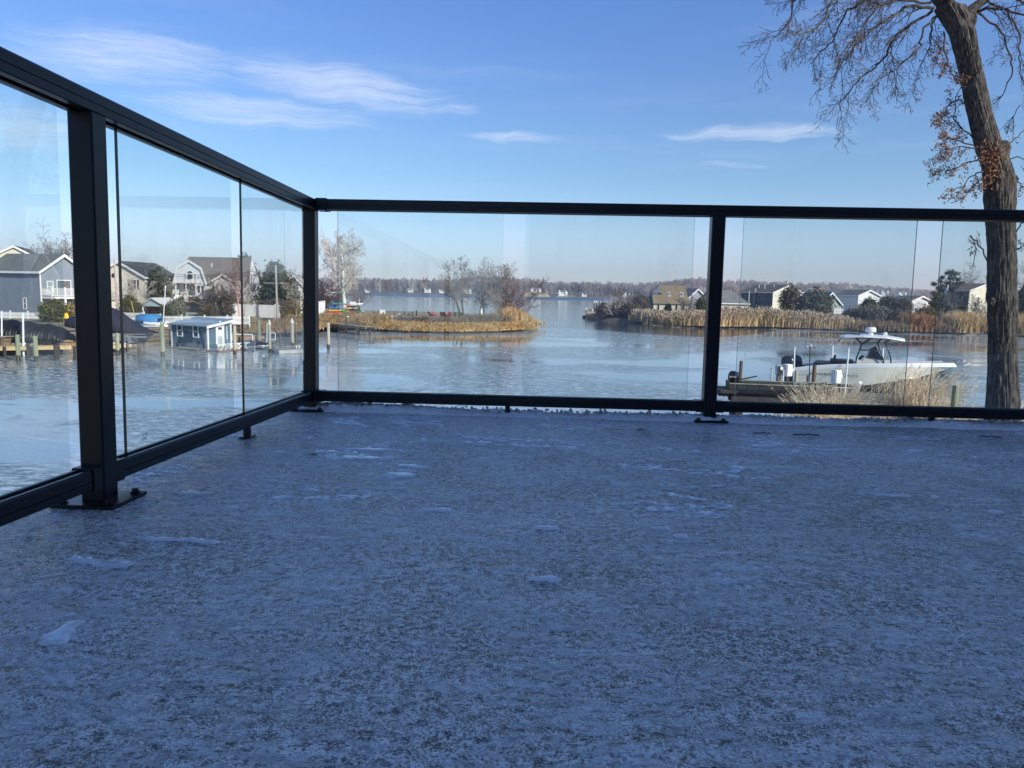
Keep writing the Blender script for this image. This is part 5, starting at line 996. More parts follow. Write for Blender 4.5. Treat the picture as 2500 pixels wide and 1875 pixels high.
# ---------------------------------------------------------------- bulkhead, docks, pilings, fences
bk = empty('timber_bulkhead', (0, 0, 0), 0, 'weathered timber bulkhead holding the left bank behind the boats', 'bulkhead')
plank_me = {}
bpts = bulk
for a, b in zip(bpts[:-1], bpts[1:]):
    d = b - a; L = d.length; u = d.normalized(); n_ = Vector((u.y, -u.x, 0)); npl = max(1, int(L / 3.0))
    for k in range(npl):
        s0, s1 = a + d * (k / npl), a + d * ((k + 1) / npl)
        for zi, z in enumerate((-.1, .28, .66, 1.02)):
            key = 'p'
            if key not in plank_me: q = MB(); q.cbox(-.5, .5, -.04, .04, 0, .34, .01); me = bpy.data.meshes.new('plank'); me.from_pydata(q.v, [], q.f); me.materials.append(mat('bulkhead_plank', (.11, .08, .05), .9, .25, 1.1, bump=.5, col2=(.27, .20, .125))); plank_me[key] = me  # plank colour dimmed to carry the shadow beneath the docks
            m_ = (s0 + s1) / 2 + n_ * (.06 + .012 * (zi % 2)); o = link('plank', plank_me[key], (), bk, (m_.x, m_.y, z), math.atan2(u.y, u.x)); o.scale = ((s1 - s0).length * .985, 1, .96 if zi < 3 else .75)
        q = MB(); q.box(-.09, .09, -.09, .09, -.4, 1.42) if k % 2 == 0 else None
        if k % 2 == 0: p0 = s0 + n_ * .2; q.build('post', wood_dk if k % 4 else wood_br, bk, False, (p0.x, p0.y, 0), math.atan2(u.y, u.x))
cap = MB()
for a, b in zip(bpts[:-1], bpts[1:]): u = (b - a).normalized(); n_ = Vector((u.y, -u.x, 0)) * .28; i_ = -n_ * .4; cap.slab(a + n_ + Vector((0, 0, 1.42)), b + n_ + Vector((0, 0, 1.42)), b + i_ + Vector((0, 0, 1.42)), a + i_ + Vector((0, 0, 1.42)), .07)
cap.build('cap_board', wood_gr, bk)

def piling(label, px, py_base, py_top, wpx, m, Yd=None, cap=None, name='piling', group='dock pilings standing in the frozen cove', lean=0, extra=None):
    o = G(px, py_base) if Yd is None else Vector((xat(px, Yd, py_base), Yd, 0)); Yd = o.y; r = wpx * Yd / F_PX / 2; zt = zat(px, py_top, Yd)
    rt = empty(name, (o.x, o.y, 0), 0, label, 'piling', group); b = MB(); n = 10; rings = []
    for k, z in enumerate(np.linspace(-.5, zt, 7)): rings.append([(r * (1.04 - .05 * k / 6) * math.cos(2 * math.pi * i / n + k * .1) * rng.uniform(.95, 1.05) + lean * z, r * math.sin(2 * math.pi * i / n + k * .1) * rng.uniform(.95, 1.05), z) for i in range(n)])
    b.loft(rings); b.build('post', m, rt)
    w_ = MB(); w_.tube((0, 0, -.1), (0, 0, .42), r * 1.05, r * 1.045, 10); w_.build('waterline_band', wood_dk, rt)
    if cap == 'cone': c = MB(); c.tube((0, 0, zt), (0, 0, zt + .42), r * 1.12, .02, 12); c.build('cone_cap', white, rt)
    if cap == 'flat': c = MB(); c.tube((0, 0, zt), (0, 0, zt + .05), r * 1.15, r * 1.15, 12); c.build('flat_cap', white, rt)
    if extra: extra(rt, r, zt)
    return rt
piling('weathered green piling at far left before the black covered boat', 46, 882, 817, 10.5, wood_g); piling('weathered piling right of the first, before the black covered boat', 89, 884, 820, 10.5, wood_g)
piling('dark wet piling under the middle of the black covered boat', 138, 880, 842, 11, wood_dk); piling('dark wet piling beneath the stern of the black covered boat', 184, 880, 846, 8, wood_dk); piling('stubby wet piling between the two green pilings', 70, 874, 842, 8, wood_dk)
piling('light piling half hidden just right of the big railing post', 288, 868, 813, 9, wood_g); piling('dark stub piling under the navy boat lift', 341, 870, 836, 9, wood_dk, cap=None)
piling('stout lichened piling left of the floating shed', 398, 872, 786, 10, wood_g); piling('yellowish piling right of the floating shed deck', 574, 867, 795, 8, wood_p)
piling('tall piling with tide pole behind the small navy boat', 633, 842, 781, 7, wood_g); 
piling('white capped piling with ring bracket left of the floating dock', 659, 864, 792, 7, wood_p, cap='cone', extra=lambda rt, r, zt: (lambda c: (c.pipe([(r, 0, zt - .7), (r + .35, 0, zt - .7), (r + .35, 0, zt - 1.25), (r, 0, zt - 1.25)], .035, 6), c.build('ring_bracket', white, rt)))(MB()))
piling('frosted piling standing in the floating dock left of the corner post', 714, 848, 788, 8.5, wood_p, cap='cone'); piling('lone tall piling just right of the corner post', 802, 852, 788, 7.5, wood_p)
def pole(label, px, py0, py1, Yd, r, m=pvc, zb=0.0, px1=None, head=None, name='guide_pole', group='slender boat lift guide poles'):
    o = Vector((xat(px, Yd, py0), Yd, zb)); top = W(px1 or px, py1, Yd); b = MB(); b.tube((0, 0, 0), (top.x - o.x, 0, top.z - zb), r, r * .85, 8)
    rt = empty(name, o, 0, label, 'pole', group); b.build('shaft', m, rt)
    c = MB(); c.tube((top.x - o.x, 0, top.z - zb), (top.x - o.x, 0, top.z - zb + .03), r * 1.15, r * 1.15, 8); c.build('end_cap', m, rt)
    if head: c = MB(); tx, tz = top.x - o.x, top.z - zb; c.box(tx - .25, tx + .25, -.03, .03, tz, tz + .05); c.tube((tx - .22, 0, tz), (tx - .22, -.12, tz - .08), .06, .07, 8); c.tube((tx + .22, 0, tz), (tx + .22, -.12, tz - .08), .06, .07, 8); c.tube((tx, 0, tz), (tx, 0, tz + .14), .07, .05, 8); c.build('camera_head', galv, rt)
    return rt
pole('white guide pole at the very left before the black tarp', 4, 860, 760, 54, .06); pole('white guide pole between the two green pilings on the black covered boat', 56, 845, 765, 54, .075)
pole('long thin white pole leaning on the stout piling by the shed', 394, 850, 697, 61, .045, px1=404); pole('tall thin white pole rising from the small navy boat', 651, 846, 790, 67, .04, px1=652)
pole('yellow boat hook leaning near the navy boat', 336, 790, 735, 74, .04, mat('yellow_pole', (.55, .42, .12), .5), 1.2, px1=320)

def dock(name, label, a, b, width, z, m=wood_d, piles=0, hand=False, beam=True, pile_m=wood_dk, thick=.05, plankw=.16, cat='dock', low=-.6):
    """planked walkway from a to b; every plank is a part"""
    a, b = Vector((a.x, a.y, 0)), Vector((b.x, b.y, 0)); d = b - a; L = d.length; ang = math.atan2(d.y, d.x); rt = empty(name, (a.x, a.y, 0), ang, label, cat)
    q = MB(); q.cbox(0, plankw - .012, -width / 2, width / 2, z - thick, z, .004); me = bpy.data.meshes.new('plank'); me.from_pydata(q.v, [], q.f); me.materials.append(m)
    for k in range(min(290, int(L / plankw))): o = link('plank', me, (), rt, (k * plankw, rng.uniform(-.01, .01), rng.uniform(-.004, .004)))
    if beam:
        for y in (-width / 2 + .06, width / 2 - .06): q = MB(); q.box(0, L, y - .05, y + .05, z - thick - .24, z - thick - .002); q.build('beam', m if not beam == 'dark' else wood_dk, rt)
    for k in range(piles):
        x = L * (k + .5) / piles
        for y in (-width / 2 - .08, width / 2 + .08):
            q = MB(); q.tube((x, y, low), (x, y, z + (.9 if hand and k % 2 == 0 else .0)), .11, .10, 9); q.build('pile', pile_m, rt)
    return rt
dock('walkway', 'narrow timber walkway on dark piles right of the corner post', W(740, 795, 100), W(905, 801, 86), 1.3, 1.05, wood_d, piles=6, hand=True)
dock('finger_dock', 'low timber dock beside the floating shed door', W(560, 836, 72), W(640, 834, 74), 1.1, .55, mat('orange_boards', (.34, .19, .10), .85, .2, 3, bump=.4), piles=2)
dock('boat_dock', 'timber dock under the black covered boat', G(-90, 872), G(175, 866), 1.2, .75, wood_y, piles=4, pile_m=wood_dk)
dock('side_dock', 'short timber dock left of the navy boat lift', W(255, 862, 58), W(305, 860, 60), 1.4, .62, wood_y, piles=2)
def float_dock():
    a, b = G(668, 862), G(753, 859); d = b - a; rt = empty('floating_dock', (a.x, a.y, 0), math.atan2(d.y, d.x), 'low pale floating dock just left of the corner post', 'dock'); L = d.length
    q = MB(); q.cbox(0, L, -1.2, 1.2, .0, .30, .05); q.build('float', mat('grey_float', (.42, .41, .37), .7, .1, 1), rt)
    q = MB(); q.cbox(.2, L - .2, -1.0, 1.0, .302, .33, .01); q.build('deck_surface', wood_gr, rt)
    for x in (.8, 2.2): q = MB(); q.box(x - .06, x + .06, .5, .62, .33, 1.5); q.build('mooring_post', wood_br, rt)
    q = MB(); q.pipe([(.2, .56, .45), (2.6, .56, .45)], .03, 5); q.build('chain_rail', galv, rt)
    for x in (L * .62, L * .70): q = MB(); q.tube((x, -.2, .33), (x, -.2, .62), .05, .07, 8); q.build('dock_light', white, rt)
float_dock()

def fence(name, label, pts, h, z, m=vinyl, kind='picket', post_=2.2, pk=.12):
    a0 = pts[0]; rt = empty(name, (a0.x, a0.y, z), 0, label, 'fence'); pb = None
    for a, b in zip(pts[:-1], pts[1:]):
        d = Vector((b.x - a.x, b.y - a.y, 0)); L = d.length; u = d.normalized(); nps = max(1, round(L / post_)); ang = math.atan2(u.y, u.x)
        for k in range(nps + 1):
            p = Vector((a.x, a.y, 0)) + d * k / nps - Vector((a0.x, a0.y, 0))
            if pb is None: q = MB(); q.box(-.06, .06, -.06, .06, -.3, h + .08); q.prism([(-.08, h + .08), (.08, h + .08), (0, h + .17)], 'y', -.08, .08); pb = q.build('post', m, rt, False, p, ang)
            else: c = pb.copy(); COL.objects.link(c); c.location = p; c.rotation_euler = (0, 0, ang)
            if k < nps:
                q = MB(); w_ = L / nps
                if kind == 'picket':
                    for z0 in (.18, h - .22): q.box(.06, w_ - .06, -.02, .02, z0, z0 + .08)
                    n = max(2, int(w_ / pk))
                    for i in range(n): x = .06 + (w_ - .12) * (i + .5) / n; q.box(x - pk * .24, x + pk * .24, -.045, -.021, .05, h)
                    q.build('picket_panel', m, rt, False, p, ang)['kind'] = 'stuff'
                else:
                    q.box(.06, w_ - .06, -.025, .025, .05, .2); q.box(.06, w_ - .06, -.025, .025, h - .12, h); n = max(2, int(w_ / .25))
                    for i in range(n): x0 = .06 + (w_ - .12) * i / n; q.box(x0 + .006, x0 + (w_ - .12) / n - .006, -.016, .016, .2, h - .12)
                    q.build('fence_panel', m, rt, False, p, ang)['kind'] = 'stuff'
    return rt
fence('picket_fence', 'white picket fence along the bulkhead behind the floating shed', [G(388, 793, LZ), G(500, 794, LZ), G(609, 793, LZ)], .95, LZ)
fence('picket_fence', 'white picket fence at far left before the slate blue house', [W(-60, 780, 82), W(112, 781, 82)], .75, 1.28); fence('picket_fence', 'short picket fence behind the navy boat cover', [W(296, 772, 84), W(352, 774, 84)], .9, 1.28); fence('picket_fence', 'picket fence behind the blue canopied boat', [W(352, 778, 80), W(392, 786, 79)], .9, 1.25)
fence('vinyl_fence', 'tall solid white fence between cottage and power pole', [W(528, 771, 98), W(672, 773, 97)], 1.75, 1.3, kind='panel', post_=2.4); fence('vinyl_fence', 'tall solid white fence behind the corner post', [W(680, 773, 98), W(752, 771, 112), W(793, 768, 130)], 1.9, 1.15, kind='panel', post_=2.4)

# utility poles with sagging wires
def utility(label, px, py0, py1, Yd, arm, seed):
    o = W(px, py0, Yd); rt = empty('utility_pole', (o.x, o.y, o.z), 0, label, 'utility pole'); H = zat(px, py1, Yd) - o.z
    b = MB(); b.tube((0, 0, -.3), (-.1, 0, H), .17, .11, 9); b.build('pole', mat('silvered_pole', (.36, .33, .28), .9, .15, 2, col2=(.5, .47, .42)), rt)
    if arm: b = MB(); b.box(-1.6, 1.6, -.06, .06, H - 2.3, H - 2.15); b.build('crossarm', wood_gr, rt); b = MB(); b.tube((.05, -.1, H - 1.0), (1.1, -.5, H - .55), .03, .03, 5); b.box(1.0, 1.4, -.6, -.4, H - .6, H - .5); b.build('street_lamp', galv, rt)
    return rt
utility('pale utility pole with crossarm before the dark cedar', 677, 774, 648, 94, True, 1); utility('utility pole seen against the cream house gable', 287, 770, 634, 106, False, 2)
def wire(label, pts, sag=.8):
    rt = MB(); P_ = []
    for a, b in zip(pts[:-1], pts[1:]): P_ += [a.lerp(b, k / 10) - Vector((0, 0, sag * 4 * (k / 10) * (1 - k / 10))) for k in range(10)]
    rt.pipe(P_ + [pts[-1]], .022, 4); o = rt.build('power_line', blk); tag(o, label, 'wire')
wire('thin power line crossing from the cream house to the gambrel roof', [W(287, 640, 106), W(677, 652, 94)], 1.4); wire('lower thin power line behind the evergreen', [W(287, 648, 106), W(677, 662, 94)], 1.2)

# ---------------------------------------------------------------- left bank boats
def boat_hull(L, beam, h, rake=.25, n=12, keel=.0, flare=1.0, chine=.45, tr=.92):
    """rings from stern (x=0) to bow; each ring: port gunwale - chine - keel - chine - starboard gunwale"""
    out = []
    for k in range(n + 1):
        t = k / n; w_ = beam / 2 * (tr + (1 - tr) * min(1, t * 3)) * (1 - max(0, (t - .45) / .55) ** 2.4); w_ = max(w_, .02)
        sheer = h * (1 + .22 * t ** 2); kz = keel + (h * .85) * max(0, (t - .72) / .28) ** 2.2; cz = keel + h * chine * (.55 + .9 * t ** 1.8); cz = min(cz, sheer * .93); cw = w_ * (.90 - .35 * t ** 2); xs_ = t * L
        out.append([(xs_ + rake * t ** 3, w_, sheer), (xs_ + rake * .7 * t ** 3, w_ * .96, (sheer + cz) / 2), (xs_, cw, cz), (xs_ - rake * t, 0, kz), (xs_, -cw, cz), (xs_ + rake * .7 * t ** 3, -w_ * .96, (sheer + cz) / 2), (xs_ + rake * t ** 3, -w_, sheer)])
    return out
def draped(pts_top, w_, zlow, m, root, name='cover', fold=.07, seed=1, nseg=60, drop=None):
    """cover hung over a ridge line: pts_top (x, z, halfwidth, lower edge)"""
    rs = random.Random(seed); X_ = [p[0] for p in pts_top]; rings = []
    for k in range(nseg + 1):
        x = X_[0] + (X_[-1] - X_[0]) * k / nseg; zt = float(np.interp(x, X_, [p[1] for p in pts_top])); hw = float(np.interp(x, X_, [p[2] for p in pts_top])); zl = float(np.interp(x, X_, [p[3] for p in pts_top]))
        ph = math.sin(k * 1.9) * .6 + math.sin(k * .83 + 1) * .5 + rs.uniform(-.3, .3); ring = []
        for j in range(13):
            a = j / 12 * 2 - 1; e = abs(a); y = hw * (1 if a > 0 else -1) * min(1, e * 1.7) ** .85 if a else 0
            z = zt - (zt - (zl + (zt - zl) * .55)) * min(1, e * 1.7) ** 1.6 if e < .59 else zl + (zt - zl) * .55 * (1 - (e - .59) / .41)
            y += (1 if a > 0 else -1) * fold * ph * max(0, e - .35) * 1.6; ring.append((x + fold * .4 * ph * e, y, z + fold * ph * .35 * (1 - e)))
        rings.append(ring)
    b = MB(); b.loft(rings, closed=False); o = b.build(name, m, root, True); s_ = o.modifiers.new('thick', 'SOLIDIFY'); s_.thickness = .02; return o
def outboard_motor(root, x, y, z, s_=1.0, tilt=-18, m=cowl_m, name='outboard_motor', skeg=True, badge=None):
    T = Matrix.Translation((x, y, z)) @ Matrix.Rotation(R(tilt), 4, 'Y') @ Matrix.Scale(s_, 4); b = MB(); b.T = T; rings = []
    for zz, l0, l1, w_ in ((0, -.26, .20, .17), (.08, -.33, .25, .21), (.25, -.36, .27, .225), (.42, -.34, .24, .21), (.52, -.27, .15, .17), (.56, -.16, .03, .09)):
        rings.append([((l0 + l1) / 2 + (l1 - l0) / 2 * math.copysign(abs(math.cos(a)) ** .6, math.cos(a)), w_ * math.copysign(abs(math.sin(a)) ** .6, math.sin(a)), zz) for a in [2 * math.pi * k / 16 for k in range(16)]])
    b.loft(rings); co = b.build(name, m, root, True)
    b = MB(); b.T = T; b.prism([(-.18, 0), (.16, 0), (.10, -.75), (-.14, -.75)], 'y', -.07, .07); b.tube((-.30, 0, -.78), (.16, 0, -.78), .07, .05, 10); b.prism([(-.12, -.75), (.08, -.75), (.0, -1.05), (-.10, -1.02)], 'y', -.015, .015); b.box(.12, .34, -.12, .12, -.28, .05); b.build('leg', m, co)
    b = MB(); b.T = T
    for k in range(3): a = 2 * math.pi * k / 3; b.slab((-.34, .03 * math.cos(a), -.78 + .03 * math.sin(a)), (-.30, .17 * math.cos(a - .35), -.78 + .17 * math.sin(a - .35)), (-.36, .19 * math.cos(a + .2), -.78 + .19 * math.sin(a + .2)), (-.38, .10 * math.cos(a + .5), -.78 + .1 * math.sin(a + .5)), .01)
    b.build('propeller', galv, co)['kind'] = 'stuff'
    if badge: o = lettering('cowl_lettering', badge, .085 * s_, white, co, (x - .27 * s_, y - .232 * s_, z + .24 * s_), (R(90), R(-tilt) * 0, 0))
    return co
def covered_boat():
    o = G(-40, 868); Yd = 56.5; o = Vector((xat(-60, Yd, 850), Yd, 0)); rt = empty('covered_pontoon', (o.x, o.y, 0), R(-3), 'grey pontoon boat under a draped black tarp on the left lift', 'boat'); s_ = F_PX / Yd
    z = lambda py: zat(80, py, Yd)
    for y, dx in ((-1.1, 0), (1.1, .5)):
        b = MB(); b.tube((dx - 1, y, z(829)), (5.0 + dx, y, z(838)), .27, .27, 14); b.tube((5.0 + dx, y, z(838)), (5.75 + dx, y, z(838) + .12), .27, .06, 14); b.build('pontoon', alum, rt, True)
        q = MB(); q.box(-1, 4.9 + dx, y - .30, y + .30, z(822), z(819)); q.build('rub_rail', galv, rt)
    b = MB(); b.box(-1, 5.6, -1.3, 1.3, z(822) + .02, z(819) + .12); b.build('deck', alum, rt)
    draped([(-1.2, z(779), 1.1, z(802)), (0, z(782), 1.3, z(802)), (1.6, z(780), 1.35, z(804)), (2.2, z(787), 1.35, z(808)), (3.0, z(783), 1.4, z(820)), (3.6, z(788), 1.4, z(829)), (4.4, z(785), 1.4, z(834)), (5.2, z(793), 1.35, z(832)), (5.9, z(790), 1.3, z(832)), (6.7, z(798), 1.15, z(829)), (7.3, z(812), .9, z(830)), (7.5, z(826), .7, z(832))], 0, 0, tarp, rt, fold=.22, seed=3, nseg=110)
    outboard_motor(rt, 5.1, -1.0, z(850), .8, 10, alum, 'raised_outboard')
    for x in (-.5, 2.2, 4.6): q = MB(); q.box(x - .1, x + .1, -1.7, 1.7, z(848), z(843)); q.build('lift_beam', wood_dk, rt)
covered_boat()
def navy_boat():
    Yd = 62; o = Vector((xat(168, Yd, 830), Yd, 0)); rt = empty('covered_runabout', (o.x, o.y, 0), R(-2), 'white boat under a peaked navy blue canopy on a steel lift', 'boat'); z = lambda py: zat(260, py, Yd); x = lambda px: (px - 168) * Yd / F_PX
    b = MB(); rings = boat_hull(x(320), 2.3, .85, .3, 12); rings = [[(x(345) - p[0], p[1], p[2] + z(838) + .1) for p in r] for r in rings]; b.loft(rings, closed=False); b.build('hull', gelw, rt, True).modifiers.new('t', 'SOLIDIFY').thickness = .03
    draped([(x(167), z(783), .25, z(793)), (x(172), z(778), .7, z(797)), (x(190), z(772), 1.15, z(799)), (x(225), z(752), 1.25, z(803)), (x(258), z(744.5), 1.3, z(806)), (x(290), z(754), 1.3, z(809)), (x(330), z(784), 1.25, z(811)), (x(360), z(803), 1.2, z(812)), (x(378), z(807), .9, z(812.5))], 0, 0, navy, rt, 'canopy', .035, 8, 60)
    for y in (-1.5, 1.5): q = MB(); q.box(x(262), x(385), y - .06, y + .06, z(819), z(815)); q.box(x(262), x(383), y - .04, y + .04, z(812), z(810)); q.build('lift_rail', galv, rt)
    for px in (290, 345): q = MB(); q.box(x(px) - .08, x(px) + .08, -1.6, 1.6, z(832), z(819)); q.build('lift_cradle', galv, rt)
    for px in (307, 333): q = MB(); q.tube((x(px), -1.5, z(834)), (x(px), -1.62, z(834)), .10, .10, 10); q.build('bunk_roller', white, rt)
    q = MB(); rings = [[(a[0] * .62 + x(300), a[1] * .8, a[2] * .5 + z(838)) for a in r] for r in boat_hull(3.4, 1.8, .7, .2, 8)]; q.loft(rings, closed=False); q.build('tender_hull', mat('charcoal_hull', (.05, .06, .06), .5), rt, True)
navy_boat()
def blue_boat():
    Yd = 73; o = Vector((xat(366, Yd, 800), Yd, 0)); rt = empty('blue_canopy_boat', (o.x, o.y, 0), 0, 'small white boat with bright blue canvas enclosure between navy canopy and shed', 'boat'); z = lambda py: zat(366, py, Yd); x = lambda px: (px - 366) * Yd / F_PX
    rings = [[(x(402) - a[0] * .98, a[1], a[2] + z(801)) for a in r] for r in boat_hull(2.9, 1.9, .62, .2, 10)]
    b = MB(); b.loft(rings, closed=False); b.build('hull', gelw, rt, True).modifiers.new('t', 'SOLIDIFY').thickness = .03
    b = MB(); b.box(x(343), x(396), -.85, .85, z(794) - .1, z(791)); b.build('foredeck', gelw, rt)
    b = MB(); rr = []
    for px, zt, w_ in ((338, 782, .7), (341, 769, .85), (368, 767, .9), (388, 769, .88), (393, 776, .8)): rr.append([(x(px), -w_, z(793)), (x(px) + .05, -w_ * .95, z(zt) - .05), (x(px) + .05, 0, z(zt) + .05), (x(px) + .05, w_ * .95, z(zt) - .05), (x(px), w_, z(793))])
    b.loft(rr, closed=False); b.build('canopy', bluec, rt, True)
    for a, c in ((345, 352), (354, 362)): q = MB(); q.box(x(a), x(c), -.93, -.90, z(789), z(782)); q.build('side_curtain_window', win_glass, rt)
    q = MB(); q.box(x(338), x(400), -1, 1, z(804), z(801.5)); q.build('bunk_frame', wood_dk, rt)
blue_boat()
def small_navy():
    Yd = 65; o = Vector((xat(594, Yd, 850), Yd, 0)); rt = empty('covered_dinghy', (o.x, o.y, 0), R(2), 'low boat with flat navy cover beside the finger dock', 'boat'); x = lambda px: (px - 594) * Yd / F_PX
    rings = [[(a[0], a[1], a[2] * .9 - .05) for a in r] for r in boat_hull(2.6, 1.6, .42, .2, 10)]; b = MB(); b.loft(rings, closed=False); b.build('hull', alum, rt, True).modifiers.new('t', 'SOLIDIFY').thickness = .02
    draped([(-.1, .42, .7, .3), (.4, .60, .85, .3), (1.3, .62, .85, .32), (2.1, .5, .6, .36), (2.7, .45, .15, .38)], 0, 0, navy, rt, 'cover', .02, 5, 30)
small_navy()
q = MB(); q.pipe([(0, 0, 0), (0, 0, .55), (1.9, 0, .55), (1.9, 0, 0)], .06, 6); o = G(556, 846); tag(q.build('white_handrail', white, None, False, (o.x, o.y + 1, .5), 0), 'white tubular handrail on the dock right of the floating shed', 'handrail')
def yellow_kayak():
    o = W(163, 800, 70); b = MB(); H = zat(163, 764, 70) - 1.2; rings = []
    for k in range(11):
        t = k / 10; w_ = .26 * math.sin(math.pi * min(max(t * .94 + .03, .02), .98)) ** .5 + .015; rings.append([(w_ * math.cos(a), w_ * .5 * math.sin(a), t * H) for a in [2 * math.pi * i / 12 for i in range(12)]])
    b.loft(rings); rt = empty('upright_kayak', (o.x, o.y, 1.2), 0, 'bright yellow kayak standing on end between black and navy covers', 'kayak'); b.build('hull', mat('yellow_kayak', (.75, .48, .03), .35, .05, 2), rt, True)
    q = MB(); q.tube((0, -.13, H * .45), (0, -.15, H * .62), .09, .10, 12); q.build('cockpit', blk, rt)
yellow_kayak()

# floating shed
def shed():
    Yd = 66; a = G(508, 857); pl, pc, pr = 421, 508, 560; s_ = F_PX / a.y; th = R(60); zt = lambda py: zat(508, py, a.y)
    W_, L_ = 2.3, 4.7; rt = empty('floating_shed', (a.x, a.y, 0), th, 'slate blue floating shed with white door and sloping metal roof', 'shed'); H1, H0 = zt(789), zt(795)
    b = MB(); hl, hr = zt(797) , zt(786) + .05
    b.box(-.1, W_, 0, .0, 0, 0) if False else None
    # front (door) face y=0 from x=0..W_; left face x=0 from y=0..L_
    b.add([(0, 0, .12), (W_, 0, .12), (W_, L_, .12), (0, L_, .12), (0, 0, hl), (W_, 0, hr), (W_, L_, hr), (0, L_, hl)], [(0, 1, 5, 4), (1, 2, 6, 5), (2, 3, 7, 6), (3, 0, 4, 7), (4, 5, 6, 7), (0, 3, 2, 1)]); b.build('wall', bluesid2, rt)
    n = 15
    for k in range(n):                                   # lapped siding, board by board
        z0 = .12 + (hl - .12) * k / n; z1 = .12 + (hl - .12) * (k + 1) / n
        q = MB(); q.add([(-.032, 0, z0), (-.032, L_, z0), (-.008, L_, z1), (-.008, 0, z1), (0, 0, z0), (0, L_, z0)], [(0, 1, 2, 3)[::-1], (0, 4, 5, 1)]); q.build('siding_board', bluesid2, rt)
        q = MB(); q.add([(0, -.032, z0), (W_, -.032, z0), (W_, -.008, z1), (0, -.008, z1), (0, 0, z0), (W_, 0, z0)], [(0, 1, 2, 3), (0, 4, 5, 1)]); q.build('siding_board', bluesid2, rt)
    r_ = MB(); o_ = .3; r_.add([(-o_, -o_, hl - .04), (W_ + o_, -o_, hr + .05), (W_ + o_, L_ + o_, hr + .05), (-o_, L_ + o_, hl - .04)] + [(-o_, -o_, hl + .06), (W_ + o_, -o_, hr + .15), (W_ + o_, L_ + o_, hr + .15), (-o_, L_ + o_, hl + .06)], [(0, 1, 5, 4), (1, 2, 6, 5), (2, 3, 7, 6), (3, 0, 4, 7), (4, 5, 6, 7), (0, 3, 2, 1)]); r_.build('roof', roof_m, rt)
    t = MB(); t.add([(-o_, -o_ - .03, hl - .17), (W_ + o_, -o_ - .03, hr - .08), (W_ + o_, -o_ - .002, hr - .08), (-o_, -o_ - .002, hl - .17), (-o_, -o_ - .03, hl + .05), (W_ + o_, -o_ - .03, hr + .14), (W_ + o_, -o_ - .002, hr + .14), (-o_, -o_ - .002, hl + .05)], [(0, 1, 5, 4), (1, 2, 6, 5), (2, 3, 7, 6), (3, 0, 4, 7), (4, 5, 6, 7), (0, 3, 2, 1)])
    for x, y in ((0, 0), (W_, 0), (0, L_)): t.box(x - .07, x + .07, y - .07, y + .07, .1, (hl if x == 0 else hr) - .04)
    t.build('trim', trim, rt)
    FD = lambda u, v, o: (u, -o - .03, v); LD = lambda u, v, o: (-o - .03, u, v)
    q = MB(); fbox(q, FD, .82, 1.52, .35, 2.15, 0, .05); dd = q.build('door', door_m, rt); q = MB(); fbox(q, FD, .95, 1.40, .5, 1.2, .05, .06); q.build('lower_panel', mat('door_panel_grey', (.45, .5, .5), .4), dd)
    q = MB(); fbox(q, FD, 1.0, 1.35, 1.75, 1.95, .05, .06); q.build('door_window', win_glass, dd); q = MB(); fbox(q, FD, .75, .82, .3, 2.25, 0, .07); fbox(q, FD, 1.52, 1.59, .3, 2.25, 0, .07); fbox(q, FD, .75, 1.59, 2.15, 2.25, 0, .07); q.build('door_frame', trim, rt)
    q = MB(); fbox(q, FD, 1.1, 1.25, 2.38, 2.5, 0, .12); q.build('door_lamp', white, rt); q = MB(); fbox(q, FD, 1.85, 1.92, .9, 2.0, 0, .04); q.build('pole_rack', white, rt)
    for u in (1.45, 3.55): window(rt, LD, u, 1.05, .75, 1.05, fr=.09)
    q = MB(); q.cbox(-.5, W_ + .8, -1.5, L_ + .2, -.2, .10, .03); q.build('float', wood_br, rt)
    q = MB(); q.box(-.35, W_ + .75, -1.45, 0, .102, .14); q.build('porch_boards', wood_d, rt)
    for k in range(7):
        q = MB(); x = -.3 + k * .45; q.box(x, x + .06, -1.45, -1.41, .14, .62); q.slab((x, -1.46, .16), (x + .06, -1.46, .16), (x + .42, -1.46, .58), (x + .36, -1.46, .58), .02); q.slab((x + .36, -1.465, .16), (x + .42, -1.465, .16), (x + .06, -1.465, .58), (x, -1.465, .58), .02); q.build('lattice', white, rt)
    q = MB(); q.box(-.35, W_ + .75, -1.48, -1.40, .60, .66); q.build('lattice_rail', white, rt)
    q = MB(); q.loft([[(-.7 + c * .2, .4 + t_ * 2.6, .15 + s__) for c, s__ in ((-1, .05), (0, -.1 + .12 * abs(t_ - .5)), (1, .05))] for t_ in (0, .25, .5, .75, 1)], closed=False); q.build('bumper_board', wood_gr, rt)
shed()

# ---------------------------------------------------------------- peninsula: kayaks, chairs, tables, bollards
def kayak(label, px, py, Yd, Lm, col, yaw, z, roll=0):
    o = W(px, py, Yd); m = mat('kayak_%02d%02d%02d' % tuple(int(c * 99) for c in col), col, .35, .05, 1); b = MB(); rings = []
    for k in range(13):
        t = k / 12 * 2 - 1; w_ = .36 * (1 - abs(t) ** 2.2) ** .7 + .02; up = .12 * abs(t) ** 3; rings.append([(t * Lm / 2, w_ * math.cos(a), up + .17 * math.sin(a) * (1 - .5 * abs(t))) for a in [2 * math.pi * i / 10 for i in range(10)]])
    b.loft(rings); rt = empty('kayak', (o.x, o.y, z), R(yaw), label, 'kayak', 'colourful kayaks racked by the sycamore'); b.build('hull', m, rt, True)
    q = MB(); q.tube((-.1, 0, .12), (-.1, 0, .185), .30, .33, 12); q.build('cockpit', blk, rt)
kz = lambda py: zat(830, py, 140)
